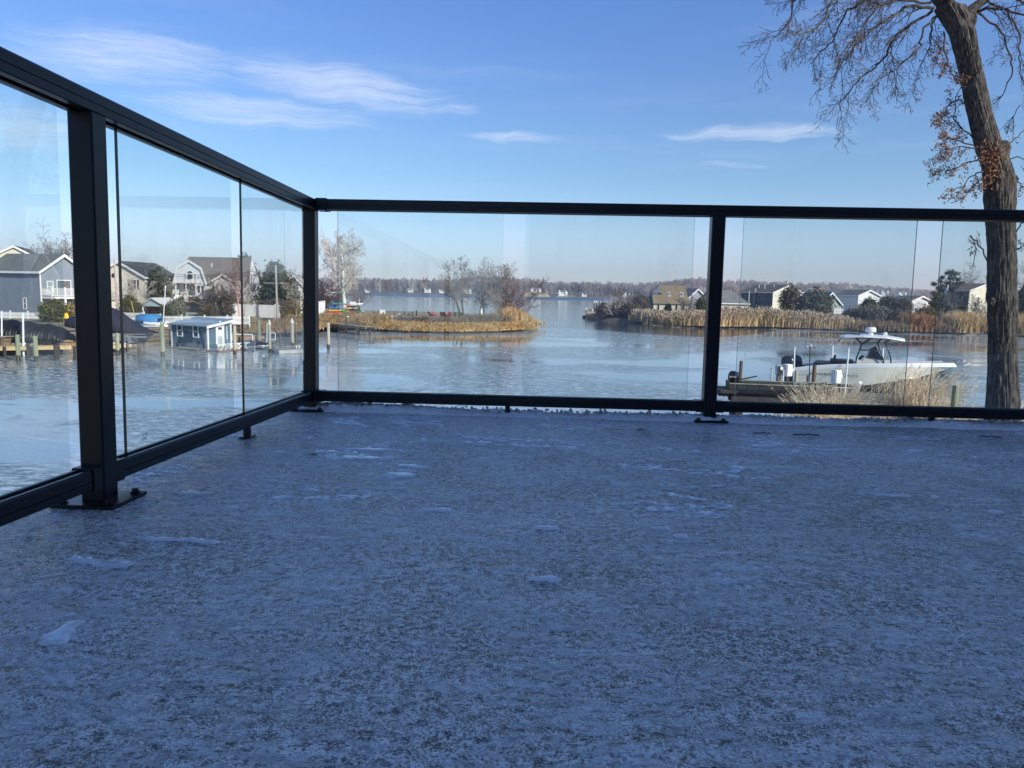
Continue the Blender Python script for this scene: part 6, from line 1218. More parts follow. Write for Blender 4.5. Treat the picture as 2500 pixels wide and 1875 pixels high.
for args in [('long red kayak at the bottom left of the rack', 817, 763, 139, 3.2, (.55, .05, .05), 4, kz(764)), ('orange kayak right of the red one on the bottom row', 829, 762, 140.5, 1.6, (.75, .20, .03), 8, kz(762)), ('yellow kayak on the bottom left above the red one', 815, 758.5, 139.5, 2.8, (.85, .50, .02), 2, kz(758.5)),
             ('bright green kayak on the bottom row centre', 845, 759, 140, 1.9, (.25, .55, .12), 3, kz(759.5)), ('small red kayak on the bottom row right', 859, 759.5, 140, 1.4, (.60, .04, .06), 0, kz(759.5)), ('dark green kayak at the bottom right of the rack', 873, 760, 140.5, 1.8, (.03, .20, .10), -4, kz(760)),
             ('blue kayak on the middle row left', 820, 751, 140, 2.7, (.02, .22, .62), 2, kz(752)), ('second blue kayak above the first at left', 812, 747.5, 140.8, 1.9, (.02, .18, .5), 6, kz(748)), ('tan kayak on the middle row centre', 847, 752.5, 140, 1.8, (.65, .48, .22), 5, kz(752.5)), ('mint green kayak on the middle row right', 862, 752, 140.5, 1.8, (.35, .55, .45), 2, kz(752)),
             ('teal kayak along the top of the rack', 828, 741.5, 140.3, 3.4, (.05, .30, .36), 1, kz(742)), ('small coral kayak on top beside the white boat', 849, 743.5, 140, 1.2, (.75, .18, .12), 6, kz(744))]: kayak(*args)
def rack():
    o = W(835, 765, 141.5); rt = empty('kayak_rack', (o.x, o.y, .9), 0, 'timber rack holding the stacked kayaks', 'rack')
    for x in (-2.6, -.6, 1.4, 3.0):
        q = MB(); q.box(x - .06, x + .06, -.06, .06, 0, kz(741) - .9); q.build('upright', wood_br, rt)
        for zz in (760.5, 754, 744): q = MB(); q.box(x - .05, x + .05, -2.2, .0, kz(zz) - 1.12, kz(zz) - 1.04); q.build('arm', wood_br, rt)
rack()
def white_dinghy():
    o = W(848, 750, 143); rings = [[(a[0], a[1], a[2]) for a in r] for r in boat_hull(2.9, 1.5, .6, .2, 10)]; b = MB(); b.loft(rings, closed=False); rt = empty('white_dinghy', (o.x, o.y, kz(749)), 0, 'white motor boat parked behind the kayak rack', 'boat')
    b.build('hull', gelw, rt, True).modifiers.new('t', 'SOLIDIFY').thickness = .03; q = MB(); q.box(.6, 1.6, -.5, .5, .3, .95); q.build('console', gelw, rt); q = MB(); q.tube((2.3, 0, .5), (2.3, 0, 1.6), .05, .05, 6); q.build('mast', white, rt); q = MB(); q.box(-.1, 2.4, -.5, .5, -1.0, .02); q.build('trailer', wood_dk, rt)
white_dinghy()
def adirondack(label, px, py, col, yaw, Yd=128, group='lawn chairs lined up along the peninsula beach', zg=.74):
    o = W(px, py, Yd); m = mat('chair_%02d%02d%02d' % tuple(int(c * 99) for c in col), col, .5, .05, 1); rt = empty('lawn_chair', (o.x, o.y, zg), R(yaw), label, 'chair', group)
    q = MB(); q.slab((-.3, -.35, .42), (.3, -.35, .42), (.3, .25, .28), (-.3, .25, .28), .04); q.build('seat', m, rt)
    for k in range(5): x = -.28 + k * .115; q = MB(); q.slab((x, .2, .28), (x + .1, .2, .28), (x + .105, .55, 1.05 - abs(k - 2) * .05), (x - .005, .55, 1.05 - abs(k - 2) * .05), .03); q.build('back_slat', m, rt)
    for s_ in (-1, 1): q = MB(); q.box(s_ * .36 - .07, s_ * .36 + .07, -.4, .4, .58, .62); q.build('armrest', m, rt); q = MB(); q.box(s_ * .34 - .03, s_ * .34 + .03, -.38, -.30, 0, .58); q.build('leg', m, rt); q = MB(); q.slab((s_ * .31 - .02, -.3, .36), (s_ * .31 + .02, -.3, .36), (s_ * .31 + .02, .6, .08), (s_ * .31 - .02, .6, .08), .08); q.build('leg', m, rt)
navc, redc, grnc = (.02, .04, .09), (.55, .02, .05), (.03, .07, .05)
for a in [('dark lawn chair at the far left of the beach row', 918, 764, (.03, .02, .03), -70), ('navy lawn chair left of the pair by the bollards', 981, 766, navc, -75), ('navy lawn chair right of the pair by the bollards', 1001, 766, navc, -70), ('red lawn chair nearest the small dark table', 1059, 767, redc, 40), ('black lawn chair touching the left red chair', 1053, 767, (.02, .02, .02), 60),
          ('second red lawn chair right of the sand gap', 1081, 768, redc, 150), ('dark chair above the second red chair', 1083, 764, (.02, .02, .02), 180), ('third red lawn chair turned to the trees', 1094, 768, redc, -40), ('dark maroon lawn chair beside the third red chair', 1100, 769, (.12, .02, .03), 20), ('dark green lawn chair left of the slim tree', 1108, 770, grnc, -20),
          ('dark green lawn chair between the slim tree and the fork tree', 1122, 770, grnc, 30), ('green lawn chair right beside the forked trunk', 1128, 770, grnc, 190), ('low dark lawn chair far right by the big tree', 1186, 773, navc, -80)]: adirondack(*a, **({'Yd': 123} if a[1] > 1150 else {}))
def picnic(label, px, Yd=124, yaw=5):
    o = W(px, 772, Yd); rt = empty('picnic_table', (o.x, o.y, .74), R(yaw), label, 'picnic table', 'picnic tables under the bare trees'); m = mat('dark_green_table', (.03, .06, .045), .6)
    q = MB(); q.box(-.9, .9, -.38, .38, .70, .75); q.build('table_top', m, rt)
    for y in (-.7, .7): q = MB(); q.box(-.9, .9, y - .13, y + .13, .42, .46); q.build('bench', m, rt)
    for x in (-.6, .6): q = MB(); q.slab((x - .04, -.75, 0), (x + .04, -.75, 0), (x + .04, .3, .7), (x - .04, .3, .7), .06); q.slab((x - .04, -.3, .7), (x + .04, -.3, .7), (x + .04, .75, 0), (x - .04, .75, 0), .06); q.build('leg_frame', m, rt)
picnic('dark picnic table left of the forked bare tree', 1118); picnic('dark picnic table directly right of the forked bare tree', 1147, yaw=-8); picnic('dark picnic table left of the slender bare tree', 1162, 122, 15)
bol = [(792, 771, 758, 0), (838, 771, 762, 0), (886, 772, 761, 1), (912, 772, 759, 0), (936, 772, 762, 0), (963, 773, 757, 1), (1017, 774, 757, 1), (999, 776, 763, 0), (989, 777, 763, 0), (975, 786, 768, 1), (980, 786, 768, 0), (1008, 777, 768, 0), (1075, 776, 766, 0), (849, 791, 774, 2), (895, 791, 775, 2), (944, 790, 775, 2), (957, 789, 774, 2)]
bl_lab = ['bollard at the foot of the red kayak', 'bollard below the bright green kayak', 'white topped bollard right of the dark green kayak', 'bollard just left of the leftmost dark chair', 'bollard under the white beach sign', 'tall white topped bollard left of the navy chairs', 'tall white topped bollard right of the navy chairs', 'bollard below the right navy chair', 'bollard between the navy chairs and the scrub', 'white topped post at the corner of the parking lot', 'thick post beside the parking lot corner',
          'short post right of the navy chairs in the grass', 'thin post below the second red chair', 'white capped lamp post leftmost beside the parking lot', 'white capped lamp post above the walkway end', 'white capped lamp post behind the tall tan grass', 'white capped lamp post beside the dark scrub patch']
for (px, p0, p1, k), lb in zip(bol, bl_lab):
    o = G(px, p0, .72); rt = empty('bollard', (o.x, o.y, .72), 0, lb, 'bollard', 'posts edging the peninsula path'); H = zat(px, p1, o.y) - .72; q = MB(); q.tube((0, 0, -.2), (0, 0, H), .11 if k < 2 else .07, .10 if k < 2 else .06, 8); q.build('post', wood_br if k < 2 else wood_g, rt)
    if k: q = MB(); q.tube((0, 0, H), (0, 0, H + (.14 if k == 1 else .10)), .14 if k == 1 else .24, .13 if k == 1 else .18, 10); q.build('cap', white, rt)
o = W(934, 766, 133); s_ = empty('beach_sign', (o.x, o.y, .74), 0, 'small blank white sign board on the beach left of the navy chairs', 'sign'); q = MB(); q.box(-.5, .5, -.02, .02, .25, 1.0); q.build('board', white, s_)
for x in (-.4, .4): q = MB(); q.box(x - .03, x + .03, .021, .06, -.2, .9); q.build('leg', wood_br, s_)
o = W(1175, 765, 128); s_ = empty('sail_dinghy', (o.x, o.y, .74), 0, 'small white upright boat hull between the leaning trees', 'boat'); q = MB(); q.loft([[(.28 * w_ * math.cos(a), .15 * w_ * math.sin(a), z_) for a in [2 * math.pi * i / 10 for i in range(10)]] for w_, z_ in ((.8, 0), (1, .6), (.8, 1.2), (.1, 1.75))]); q.build('hull', gelw, s_, True)
for px, py, wx, lab in ((1052, 810, 20, 'old snow patch left on the shore below the dark scrub'), (1222, 808.5, 30, 'old snow strip on the shore below the golden mound'), (1768, 800, 12, 'white ice chunk on the bank right of the middle post'), (2210, 812, 8, 'white ice lump on the bank below the brown shrub'), (2262, 814, 42, 'ragged ice strip below the rust reeds'), (2390, 815, 46, 'ragged ice strip left of the oak trunk'), (2330, 813, 20, 'small ice rim at the foot of the pine')):
    o = G(px, py); Lm = wx * o.y / F_PX / 2; b = MB(); n = 26; r_ = [(Lm * math.cos(2 * math.pi * i / n) * rng.uniform(.7, 1.1), .45 * math.sin(2 * math.pi * i / n) * rng.uniform(.7, 1.1)) for i in range(n)]
    b.loft([[(x, y, -.02) for x, y in r_], [(x * .9, y * .8, .10) for x, y in r_], [(x * .5, y * .4, .17) for x, y in r_]]); tag(b.build('ice_patch', snow_m, None, False, (o.x, o.y, .02)), lab, 'ice')

# rocky point, its small pier
rk = np.random.RandomState(3); Vs = []; Fs = []; cnt = 0
jl = [G(x, y) for x, y in [(1432, 777), (1470, 782), (1530, 786), (1570, 788)]]; pr, tt = strip(jl, 2.6, 420, 8, .25, 0)
ico = bmesh.new(); bmesh.ops.create_icosphere(ico, subdivisions=1, radius=1); iv = np.array([v.co[:] for v in ico.verts]); if_ = np.array([[v.index for v in f.verts] for f in ico.faces]); ico.free()
for (x, y, z), t in zip(pr, tt):
    s_ = rk.uniform(.22, .55); q = iv * rk.uniform(.7, 1.2, (len(iv), 3)) * s_ * np.array([1.2, 1, .7]); Vs.append(q + np.array([x, y, min(.1 + (y - np.interp(x, [p.x for p in jl], [p.y for p in jl])) * .32, .85) * min(1, .35 + t * 3)])); Fs.append(if_ + cnt); cnt += len(iv)
tag(link('riprap_rocks', np_mesh('riprap_rocks', np.concatenate(Vs), [np.concatenate(Fs)]), rock_m), 'dark riprap boulders armouring the narrow point', 'rocks', None, 'stuff')
jl = [G(x, y) for x, y in [(1560, 788), (1640, 793), (1740, 798.5)]]; pr, tt = strip(jl, 1.2, 260, 9, .2, 0.02); Vs, Fs, cnt = [], [], 0
for (x, y, z), t in zip(pr, tt): s_ = rk.uniform(.12, .32); q = iv * rk.uniform(.7, 1.2, (len(iv), 3)) * s_; Vs.append(q + np.array([x, y, .05])); Fs.append(if_ + cnt); cnt += len(iv)
tag(link('shore_cobbles', np_mesh('shore_cobbles', np.concatenate(Vs), [np.concatenate(Fs)]), mat('mossy_cobbles', (.09, .085, .05), .9, .3, 2, col2=(.2, .18, .12))), 'mossy cobbles at the foot of the golden reeds', 'rocks', None, 'stuff')
def pier():
    o = G(1431, 779); Yd = o.y; rt = empty('small_pier', (o.x, o.y, 0), 0, 'short timber pier with white topped piles at the rocky point', 'pier'); x = lambda px: (px - 1431) * Yd / F_PX; z = lambda py: zat(1440, py, Yd)
    for px, t_, y in ((1431, 757, 0), (1446, 760, .3), (1457, 740, 6), (1465, 740, 8), (1478, 742, 10)):
        q = MB(); q.tube((x(px), y, -.5), (x(px), y, z(t_)), .13, .12, 8); q.build('pile', wood_br, rt); q = MB(); q.tube((x(px), y, z(t_)), (x(px), y, z(t_) + .5), .16, .15, 8); q.build('white_cap', white, rt)
    q = MB(); q.box(x(1431), x(1450), -.1, .9, z(765), z(760.5)); q.build('pier_deck', wood_p, rt); q = MB(); q.box(x(1431), x(1492), 5, 6, z(765), z(762.5)); q.build('walkway', wood_p, rt)
pier()
fence('white_deck_rail', 'white stair and deck railing right of the sage cottage', [W(2036, 762, 146), W(2078, 757, 150)], 1.1, 2.4)
piling('slim weathered post on the rocky point by the reeds', 1584, 785, 762, 2.4, wood_gr, Yd=138, name='marker_post', group=None)
utility('utility pole beside the dark grey house', 1827, 760, 709, 150, False, 3); utility('utility pole in front of the cream gable with the magnolia', 1945, 745, 694, 175, False, 4)

# ---------------------------------------------------------------- near right: the oak, the boats on their lifts, ornamental grasses
def oak():
    Yd = 15.0; T = [(2448, 1060, 88), (2447, 1030, 75), (2448, 990, 68), (2448, 906, 60), (2447, 820, 59), (2447, 745, 62), (2446, 731, 66), (2446, 705, 59), (2445, 602, 56), (2442, 541, 58), (2441, 505, 62), (2440, 489, 66), (2440, 439, 65), (2433, 405, 60), (2420, 368, 62), (2407, 337, 54), (2389, 270, 49), (2376, 202, 48), (2360, 135, 48), (2349, 84, 53), (2336, 50, 60), (2318, 20, 62)]
    T2 = [(2318, 20, 46), (2300, 2, 42), (2280, -40, 38), (2262, -110, 34), (2240, -220, 28), (2200, -360, 18)]; T3 = [(2345, 45, 40), (2372, 22, 34), (2402, 0, 30), (2450, -50, 28), (2520, -130, 22), (2600, -260, 16)]
    base = W(2448, 1060, Yd); root = empty('oak_tree', (base.x, base.y, 1.0), 0, 'large bare oak with furrowed trunk and drooping twigs beyond the railing', 'tree'); O = Vector((base.x, base.y, 1.0)); rs = np.random.RandomState(2)
    def trunk_mesh(name, C_, k, sub, parent, furrow):
        P_ = [(W(x, y, Yd), w_ * Yd / F_PX / 2) for x, y, w_ in C_]; pts_, rad = [], []
        for (a, ra), (b, rb) in zip(P_[:-1], P_[1:]):
            n = max(2, int((b - a).length / sub))
            for i in range(n): pts_.append(a.lerp(b, i / n)); rad.append(ra + (rb - ra) * i / n)
        pts_.append(P_[-1][0]); rad.append(P_[-1][1])
        if name == 'trunk': pts_.insert(0, Vector((pts_[0].x, pts_[0].y, .4))); rad.insert(0, rad[0] * 1.25)
        m = len(pts_); th = np.arange(k) * 2 * np.pi / k; fr = fbm(k * 3, m, 3.2, 11, 4, 31, .6)[:, k:2 * k + 0] if False else None
        N1 = fbm(k, m, 2.6, 16, 3, 31, .65); N2 = fbm(k, m, 9, 26, 3, 32); wrap = np.minimum(1, np.minimum(np.arange(k), k - np.arange(k)) / 4.0)[None]
        rid = (1 - np.abs(N1 * 2 - 1) ** .8) * 2 - 1; V = []
        for i, (p, r) in enumerate(zip(pts_, rad)):
            rr = r * (1 + (.10 * (N2[i] - .5) * 2 + furrow * (rid[i] - .2)) * (wrap[0] * .8 + .2)); V.append(np.stack([p.x - O.x + rr * np.cos(th), p.y - O.y + rr * np.sin(th), np.full(k, p.z - O.z)], 1))
        idx = np.arange(m * k).reshape(m, k); nx_ = np.roll(idx, -1, 1); q = np.stack([idx[:-1], nx_[:-1], nx_[1:], idx[1:]], -1).reshape(-1, 4)
        return link(name, np_mesh(name, np.concatenate(V), [q], False), bark_oak, parent)
    bm = bpy.data.materials.new('oak_bark'); bm.use_nodes = True; t = NT(bm.node_tree); bs = t.n['Principled BSDF']; p = t.new('ShaderNodeNewGeometry').outputs['Position']
    n1 = t.noise(t.vmath('MULTIPLY', p, (1, 1, .24)), 24, 5, .68, .8); n2 = t.noise(p, 2.2, 4, .6)
    f = t.math('ADD', t.math('MULTIPLY', n1, .8), t.math('MULTIPLY', n2, .25)); t.put(bs.inputs['Base Color'], t.ramp(f, [(.40, (.014, .012, .011)), (.52, (.06, .053, .046)), (.66, (.16, .143, .125))])); bs.inputs['Roughness'].default_value = .95
    b_ = t.new('ShaderNodeBump'); b_.inputs['Strength'].default_value = 1; b_.inputs['Distance'].default_value = .035; t.put(b_.inputs['Height'], n1); t.l.new(b_.outputs[0], bs.inputs['Normal']); globals()['bark_oak'] = bm
    trunk_mesh('trunk', T, 84, .045, root, .10); trunk_mesh('limb', T2, 30, .07, root, .07); trunk_mesh('limb', T3, 30, .07, root, .07)
    # burls and stubs
    for px, py, r_, s_ in ((2450, 362, .12, 1), (2421, 737, .07, 1), (2462, 494, .09, 1), (2368, 46, .13, 1)):
        c = W(px, py, Yd - .12); q = MB(); rings = []
        for k in range(9): a = math.pi * k / 8; rings.append([(c.x - O.x + r_ * math.sin(a) * math.cos(u) * rng.uniform(.85, 1.12), c.y - O.y + r_ * math.sin(a) * math.sin(u) * rng.uniform(.85, 1.12), c.z - O.z + r_ * 1.3 * math.cos(a)) for u in [2 * math.pi * i / 14 for i in range(14)]])
        q.loft(rings); q.build('burl', bark_oak, root, False)
    S = []; tips = []; ltips = []; rg = random.Random(17)
    c5 = lambda x, y: (1850 + x / 2.963, y / 2.963)
    P_D = dict(n=[8, 6, 4, 3], up=[-.035, -.03, -.01, 0], wig=.10, kids=[8, 6, 4], ang=[34, 42, 48], ratio=[.55, .5, .5], rmin=.0035, taper=.85, bare=.1)
    def limb(px_pts, r0, y0=0.0, y1=None, dens=6.5, sub=1.0, drop=.30, lf=False, P=P_D):
        y1 = y0 if y1 is None else y1; n = len(px_pts); pts_ = [W(x, y, Yd + y0 + (y1 - y0) * k / (n - 1)) - O for k, (x, y) in enumerate(px_pts)]
        fine = [pts_[0]]
        for a, b in zip(pts_[:-1], pts_[1:]):
            for i in range(1, 5): fine.append(a.lerp(b, i / 4) + Vector((rg.gauss(0, .009), rg.gauss(0, .03), rg.gauss(0, .009))))
        m = len(fine)
        for i in range(m - 1):
            ra = r0 * (1 - .8 * i / m) + .004; rb = r0 * (1 - .8 * (i + 1) / m) + .004; a, b = fine[i], fine[i + 1]; S.append((tuple(a), tuple(b), ra, rb, 0))
            if i < 2: continue
            k = dens * (b - a).length
            while k > 0:
                if rg.random() < k:
                    d = (b - a).normalized(); x = d.cross(Vector((rg.gauss(0, 1), rg.gauss(0, 1), rg.gauss(0, 1)))).normalized(); nd = d * .75 + x * .65 + Vector((0, 0, -drop)); tp = []
                    PP = dict(P); PP['tips'] = tp; PP['tiplvl'] = 1; grow(S, rg, a.lerp(b, rg.random()), nd, sub * rg.uniform(.45, 1.1), max(.007, ra * .5), 1, PP); tips.extend(tp)
                    if lf: ltips.extend(tp)
                k -= 1
    L = [([c5(1270, 60), c5(1100, 40), c5(1000, 100), c5(900, 160), c5(800, 240), c5(700, 340), c5(640, 430)], .045, 0, -1.0), ([c5(1265, 75), c5(1120, 170), c5(1000, 250), c5(930, 400), c5(850, 490), c5(740, 560), c5(650, 680), c5(580, 760)], .04, 0, .8),
         ([c5(1300, -30), c5(1100, -60), c5(900, -30), c5(780, 10), c5(650, 70), c5(600, 170), c5(540, 300), c5(430, 400), c5(385, 465)], .045, 0, 1.2), ([c5(1240, -120), c5(900, -150), c5(650, -60), c5(520, 20), c5(480, 150), c5(380, 235), c5(245, 255)], .04, 0, -1.4),
         ([c5(1200, -260), c5(800, -260), c5(450, -120), c5(260, 0), c5(240, 120), c5(190, 200), c5(90, 300)], .04, 0, .5), ([c5(1300, 110), c5(1200, 200), c5(1180, 330), c5(1080, 430), c5(1000, 500), c5(900, 560), c5(800, 640)], .03, 0, -.6),
         ([c5(1250, 20), c5(1000, 0), c5(850, 60), c5(760, 200), c5(690, 290), c5(600, 400), c5(560, 520), c5(550, 640)], .035, 0, -1.8), ([c5(1345, 230), c5(1360, 400), c5(1400, 530), c5(1500, 650)], .022, 0, -.5),
         ([c5(1530, 110), c5(1650, 60), c5(1800, 70), c5(1950, 120), c5(2100, 220)], .045, 0, -.6), ([c5(1560, 70), c5(1700, 160), c5(1780, 260), c5(1840, 420), c5(1835, 560), c5(1760, 700), c5(1700, 730)], .03, 0, .9), ([c5(1600, 0), c5(1750, 40), c5(1860, 150), c5(1900, 300), c5(1890, 460), c5(1920, 600)], .03, 0, -1.0),
         ([c5(1650, -60), c5(1800, -40), c5(1960, 60), c5(2050, 260), c5(2060, 480)], .035, 0, .3), ([c5(1780, 1080), c5(1860, 1000), c5(1930, 930), c5(2050, 860)], .014, 0, -.3), ([c5(1320, 60), c5(1260, 180), c5(1250, 300), c5(1200, 430), c5(1150, 520)], .022, 0, 1.0),
         ([c5(1400, 40), c5(1380, -60), c5(1300, -160), c5(1150, -260)], .04, 0, -1.2), ([c5(1900, 760), c5(1840, 860), c5(1790, 940)], .01, .2, .4)]
    for i, (pp, r_, a, b) in enumerate(L): limb(pp, r_ * .6, a, b, (5.2 if i < 8 or i > 11 else 3.4) if i != 12 else 2, .9 if i not in (7, 12, 15) else .5, lf=(i in (7, 13)))
    for pp, a, b in [([c5(1600, 1080), c5(1450, 1060), c5(1280, 1095)], 0, -.5), ([c5(1620, 1150), c5(1500, 1180), c5(1380, 1240), c5(1300, 1220)], 0, .4), ([c5(1640, 1230), c5(1540, 1280), c5(1480, 1350), c5(1400, 1380)], 0, -.3), ([c5(1590, 1030), c5(1500, 950), c5(1420, 850), c5(1430, 700), c5(1480, 620)], 0, .3), ([c5(1600, 1060), c5(1400, 1000), c5(1330, 950), c5(1310, 860)], 0, -.7),
                     ([c5(1650, 1280), c5(1560, 1340), c5(1500, 1420), c5(1410, 1465)], -.1, -.3), ([c5(1540, 760), c5(1450, 720), c5(1380, 760), c5(1350, 820)], 0, .2), ([c5(1790, 1160), c5(1880, 1130), c5(1980, 1180)], 0, .2), ([c5(1800, 1230), c5(1860, 1260), c5(1900, 1330), c5(1930, 1380)], 0, -.2)]:
        limb(pp, .011, a, b, 5.5, .38, .2, True)
    for pp in ([(2412, 640), (2390, 600), (2375, 575), (2380, 620), (2378, 650)], [(2476, 617), (2490, 605), (2530, 590)], [(2476, 575), (2492, 545), (2530, 530)]): limb(pp, .012, 0, -.3, 3.5, .35, .1)
    thick = [s for s in S if s[2] > .012]; thin = [s for s in S if s[2] <= .012]; mk = lambda nm, ss, k, m: link(nm, seg_mesh(nm, [s[0] for s in ss], [s[1] for s in ss], [s[2] for s in ss], [s[3] for s in ss], k), m, root)
    twm = mat('oak_twigs', (.035, .03, .028), .9, .2, 3, col2=(.10, .085, .075)); mk('branches', thick, 6, twm)['kind'] = 'stuff'; mk('twigs', thin, 3, twm)['kind'] = 'stuff'; print('oak segs', len(S))
    A = np.array([t for t in ltips if rg.random() < .55]); B = np.array([t for t in tips if rg.random() < .035]); D = []
    for px, py, n, sp in ((2405, 375, 70, .14), (2425, 385, 70, .12), (2440, 372, 40, .10), (2430, 420, 60, .12), (2418, 440, 26, .08), (2350, 412, 40, .09)): c = W(px, py, Yd - .30) - O; D.append(rs.normal(0, 1, (n, 3)) * sp * np.array([1, .5, 1.2]) + np.array(c))
    cl = np.concatenate([A, B] + D); me = leaf_mesh('withered_leaves', cl, .026, 2, .035, rs=rs); link('withered_leaves', me, leaf_r, root)['kind'] = 'stuff'
oak()

# centre console fishing boat on its lift
def console_boat():
    Yd = 45; s0 = W(1943, 900, Yd); psi = R(-25); rt = empty('center_console_boat', (s0.x, s0.y, .28), psi, 'cream and white centre console fishing boat raised on a lift', 'boat'); L, Bm = 7.9, 2.6
    rings_h, rings_b, n = [], [], 26; gun = []
    for k in range(n + 1):
        t = k / n; w_ = Bm / 2 * (.90 + .10 * min(1, t * 3)) * max(.0, 1 - max(0, (t - .42) / .58) ** 2.5) + .015; sheer = 1.18 + .42 * t - .10 * math.sin(math.pi * min(1, t * 1.6)) * (t < .62) + .0 * t; sheer = float(np.interp(t, [0, .08, .25, .5, .8, 1], [1.0, 1.13, 1.33, 1.51, 1.65, 1.69]))
        keel = float(np.interp(t, [0, .6, .82, .93, 1], [-.25, -.25, .0, .47, 1.10])); chz = float(np.interp(t, [0, .5, .8, 1], [.17, .30, .80, 1.40])); cw = w_ * float(np.interp(t, [0, .5, .85, 1], [.93, .88, .60, .35])); xg = t * L + .55 * t ** 3; xc = t * L + .2 * t ** 3; xk = t * L - .25 * t ** 2
        P = lambda sgn: [(xg, sgn * w_, sheer), (xg - .004, sgn * (w_ + .02), sheer - .16), (xg * .55 + xc * .45, sgn * (w_ * .985), sheer * .62 + chz * .38 - .02), (xc * .7 + xg * .3, sgn * (w_ * .55 + cw * .45), sheer * .3 + chz * .7), (xc, sgn * cw, chz), ((xc + xk) / 2, sgn * cw * .5, (chz * .6 + keel * .4) - .02), (xk, 0, keel)]
        rings_h.append((P(-1), P(1))); gun.append((xg, w_, sheer))
    top = MB(); side = MB(); bot = MB()
    for sgn in (0, 1):
        R_ = [r[sgn] for r in rings_h]; o = (lambda r: r) if sgn else (lambda r: r[::-1])
        top.loft([o(r[0:2]) for r in R_], closed=False); side.loft([o(r[1:5]) for r in R_], closed=False); bot.loft([o(r[4:7]) for r in R_], closed=False)
    top.build('rub_band', gelw, rt, True); ho = side.build('hull', gelc, rt, True); bot.build('hull_bottom', bottom_m, rt, True)
    a, b = rings_h[0]; q = MB(); ps = a + b[::-1][1:]; q.add(ps, [tuple(range(len(ps)))]); q.build('transom', gelc, rt)
    q = MB(); q.loft([[(x, -w_ + .002, z), (x, -w_ + .02, z + .06), (x, -max(w_ - .26, 0), z + .05), (x, -max(w_ - .28, 0), z - .3)] for x, w_, z in gun], closed=False); q.loft([[(x, w_ - .002, z), (x, w_ - .02, z + .06), (x, max(w_ - .26, 0), z + .05), (x, max(w_ - .28, 0), z - .3)][::-1] for x, w_, z in gun], closed=False); q.build('gunwale', gelw, rt, True)
    q = MB(); q.add([(x, s_ * max(w_ - .2, .01), .78) for s_ in (-1, 1) for x, w_, z in gun[:22]], [(i, i + 1, 22 + i + 1, 22 + i) for i in range(21)]); q.build('cockpit_floor', gelw, rt)
    q = MB(); q.add([(x, s_ * max(w_ - .2, .01), z - .05) for s_ in (-1, 1) for x, w_, z in gun[20:]], [(i, i + 1, 7 + i + 1, 7 + i) for i in range(6)]); q.build('foredeck', gelw, rt)
    strake = MB()
    for f in (.35, .62): strake.pipe([Vector(r[0][1]).lerp(Vector(r[0][4]), f) + Vector((0, -.008, 0)) for r in rings_h[:25]], .010, 4)
    strake.build('hull_lines', mat('hull_crease', (.38, .37, .30), .4), rt)['kind'] = 'stuff'
    # lettering on the starboard quarter
    for txt, t0 in (('HYDRA-SPORTS', .085),):
        k = 3; r = rings_h[k][0]; p = Vector(r[1]).lerp(Vector(r[4]), .33); lt = lettering('hull_lettering', txt, .24, mat('hull_letter_ink', (.05, .045, .04), .5), rt, (p.x - .02, p.y - .045, p.z - .02), (R(84), 0, R(-1.5)), space=1.15); lt.scale = (1.35, .75, 1)
    # console, windshield, leaning post
    q = MB(); q.loft([[(3.55, -.5, .78), (5.15, -.42, .78), (5.15, .42, .78), (3.55, .5, .78)], [(3.6, -.48, 1.55), (4.95, -.38, 1.50), (4.95, .38, 1.50), (3.6, .48, 1.55)], [(3.75, -.44, 1.86), (4.55, -.36, 1.80), (4.55, .36, 1.80), (3.75, .44, 1.86)]]); q.build('console', mat('console_gelcoat', (.66, .64, .52), .3, .03, 1), rt)
    q = MB(); q.loft([[(3.85, -.47, 1.83), (4.72, -.40, 1.74), (4.72, .40, 1.74), (3.85, .47, 1.83)], [(3.98, -.42, 2.40), (4.25, -.36, 2.55), (4.25, .36, 2.55), (3.98, .42, 2.40)]]); q.build('windshield', mat('tinted_acrylic', (.02, .022, .03), .1, .1, 1, spec=.7), rt)
    q = MB(); q.tube((3.62, 0, 1.75), (3.5, 0, 1.85), .16, .16, 12); q.build('wheel', blk, rt)
    q = MB(); q.cbox(1.9, 3.15, -.62, .62, 1.42, 1.62, .06); q.cbox(2.0, 3.0, -.5, .5, .8, 1.41, .04); q.cbox(2.05, 2.2, -.62, .62, 1.62, 1.84, .05); q.build('leaning_post', blk, rt); q = MB(); q.cbox(1.0, 2.1, -.95, .95, 1.28, 1.42, .06); q.build('bait_station_cover', blk, rt)
    # T top
    q = MB(); rg_ = []
    for x, w_, z in ((2.35, .62, 2.96), (2.6, .95, 3.02), (3.6, 1.12, 3.10), (4.8, 1.05, 3.08), (5.5, .75, 2.98), (5.75, .4, 2.92)): rg_.append([(x, -w_, z - .06), (x, -w_ * .96, z + .02), (x, 0, z + .09), (x, w_ * .96, z + .02), (x, w_, z - .06), (x, 0, z - .03)])
    q.loft(rg_); to = q.build('hard_top', gelw, rt, False)
    for y in (-.55, .55):
        fr = MB(); fr.pipe([(3.35, y, .8), (3.3, y, 1.7), (3.55, y * 1.05, 2.6), (3.15, y * 1.15, 2.98)], .032, 8); fr.pipe([(3.55, y * 1.05, 2.6), (4.1, y * 1.1, 3.0)], .03, 8); fr.pipe([(4.95, y * .9, .8), (4.75, y * .9, 1.7), (4.35, y, 2.7), (4.6, y * 1.1, 3.02)], .032, 8); fr.pipe([(5.25, y * .9, 1.0), (5.1, y * .9, 1.9), (4.75, y, 2.75), (5.05, y * 1.1, 2.98)], .028, 8); fr.pipe([(3.42, y, 2.25), (4.6, y, 2.25)], .025, 6); fr.build('frame', paint_dk, rt, True)
    q = MB()
    for x in (3.3, 4.7): q.tube((x, -.58, 2.95), (x, .58, 2.95), .028, .028, 6)
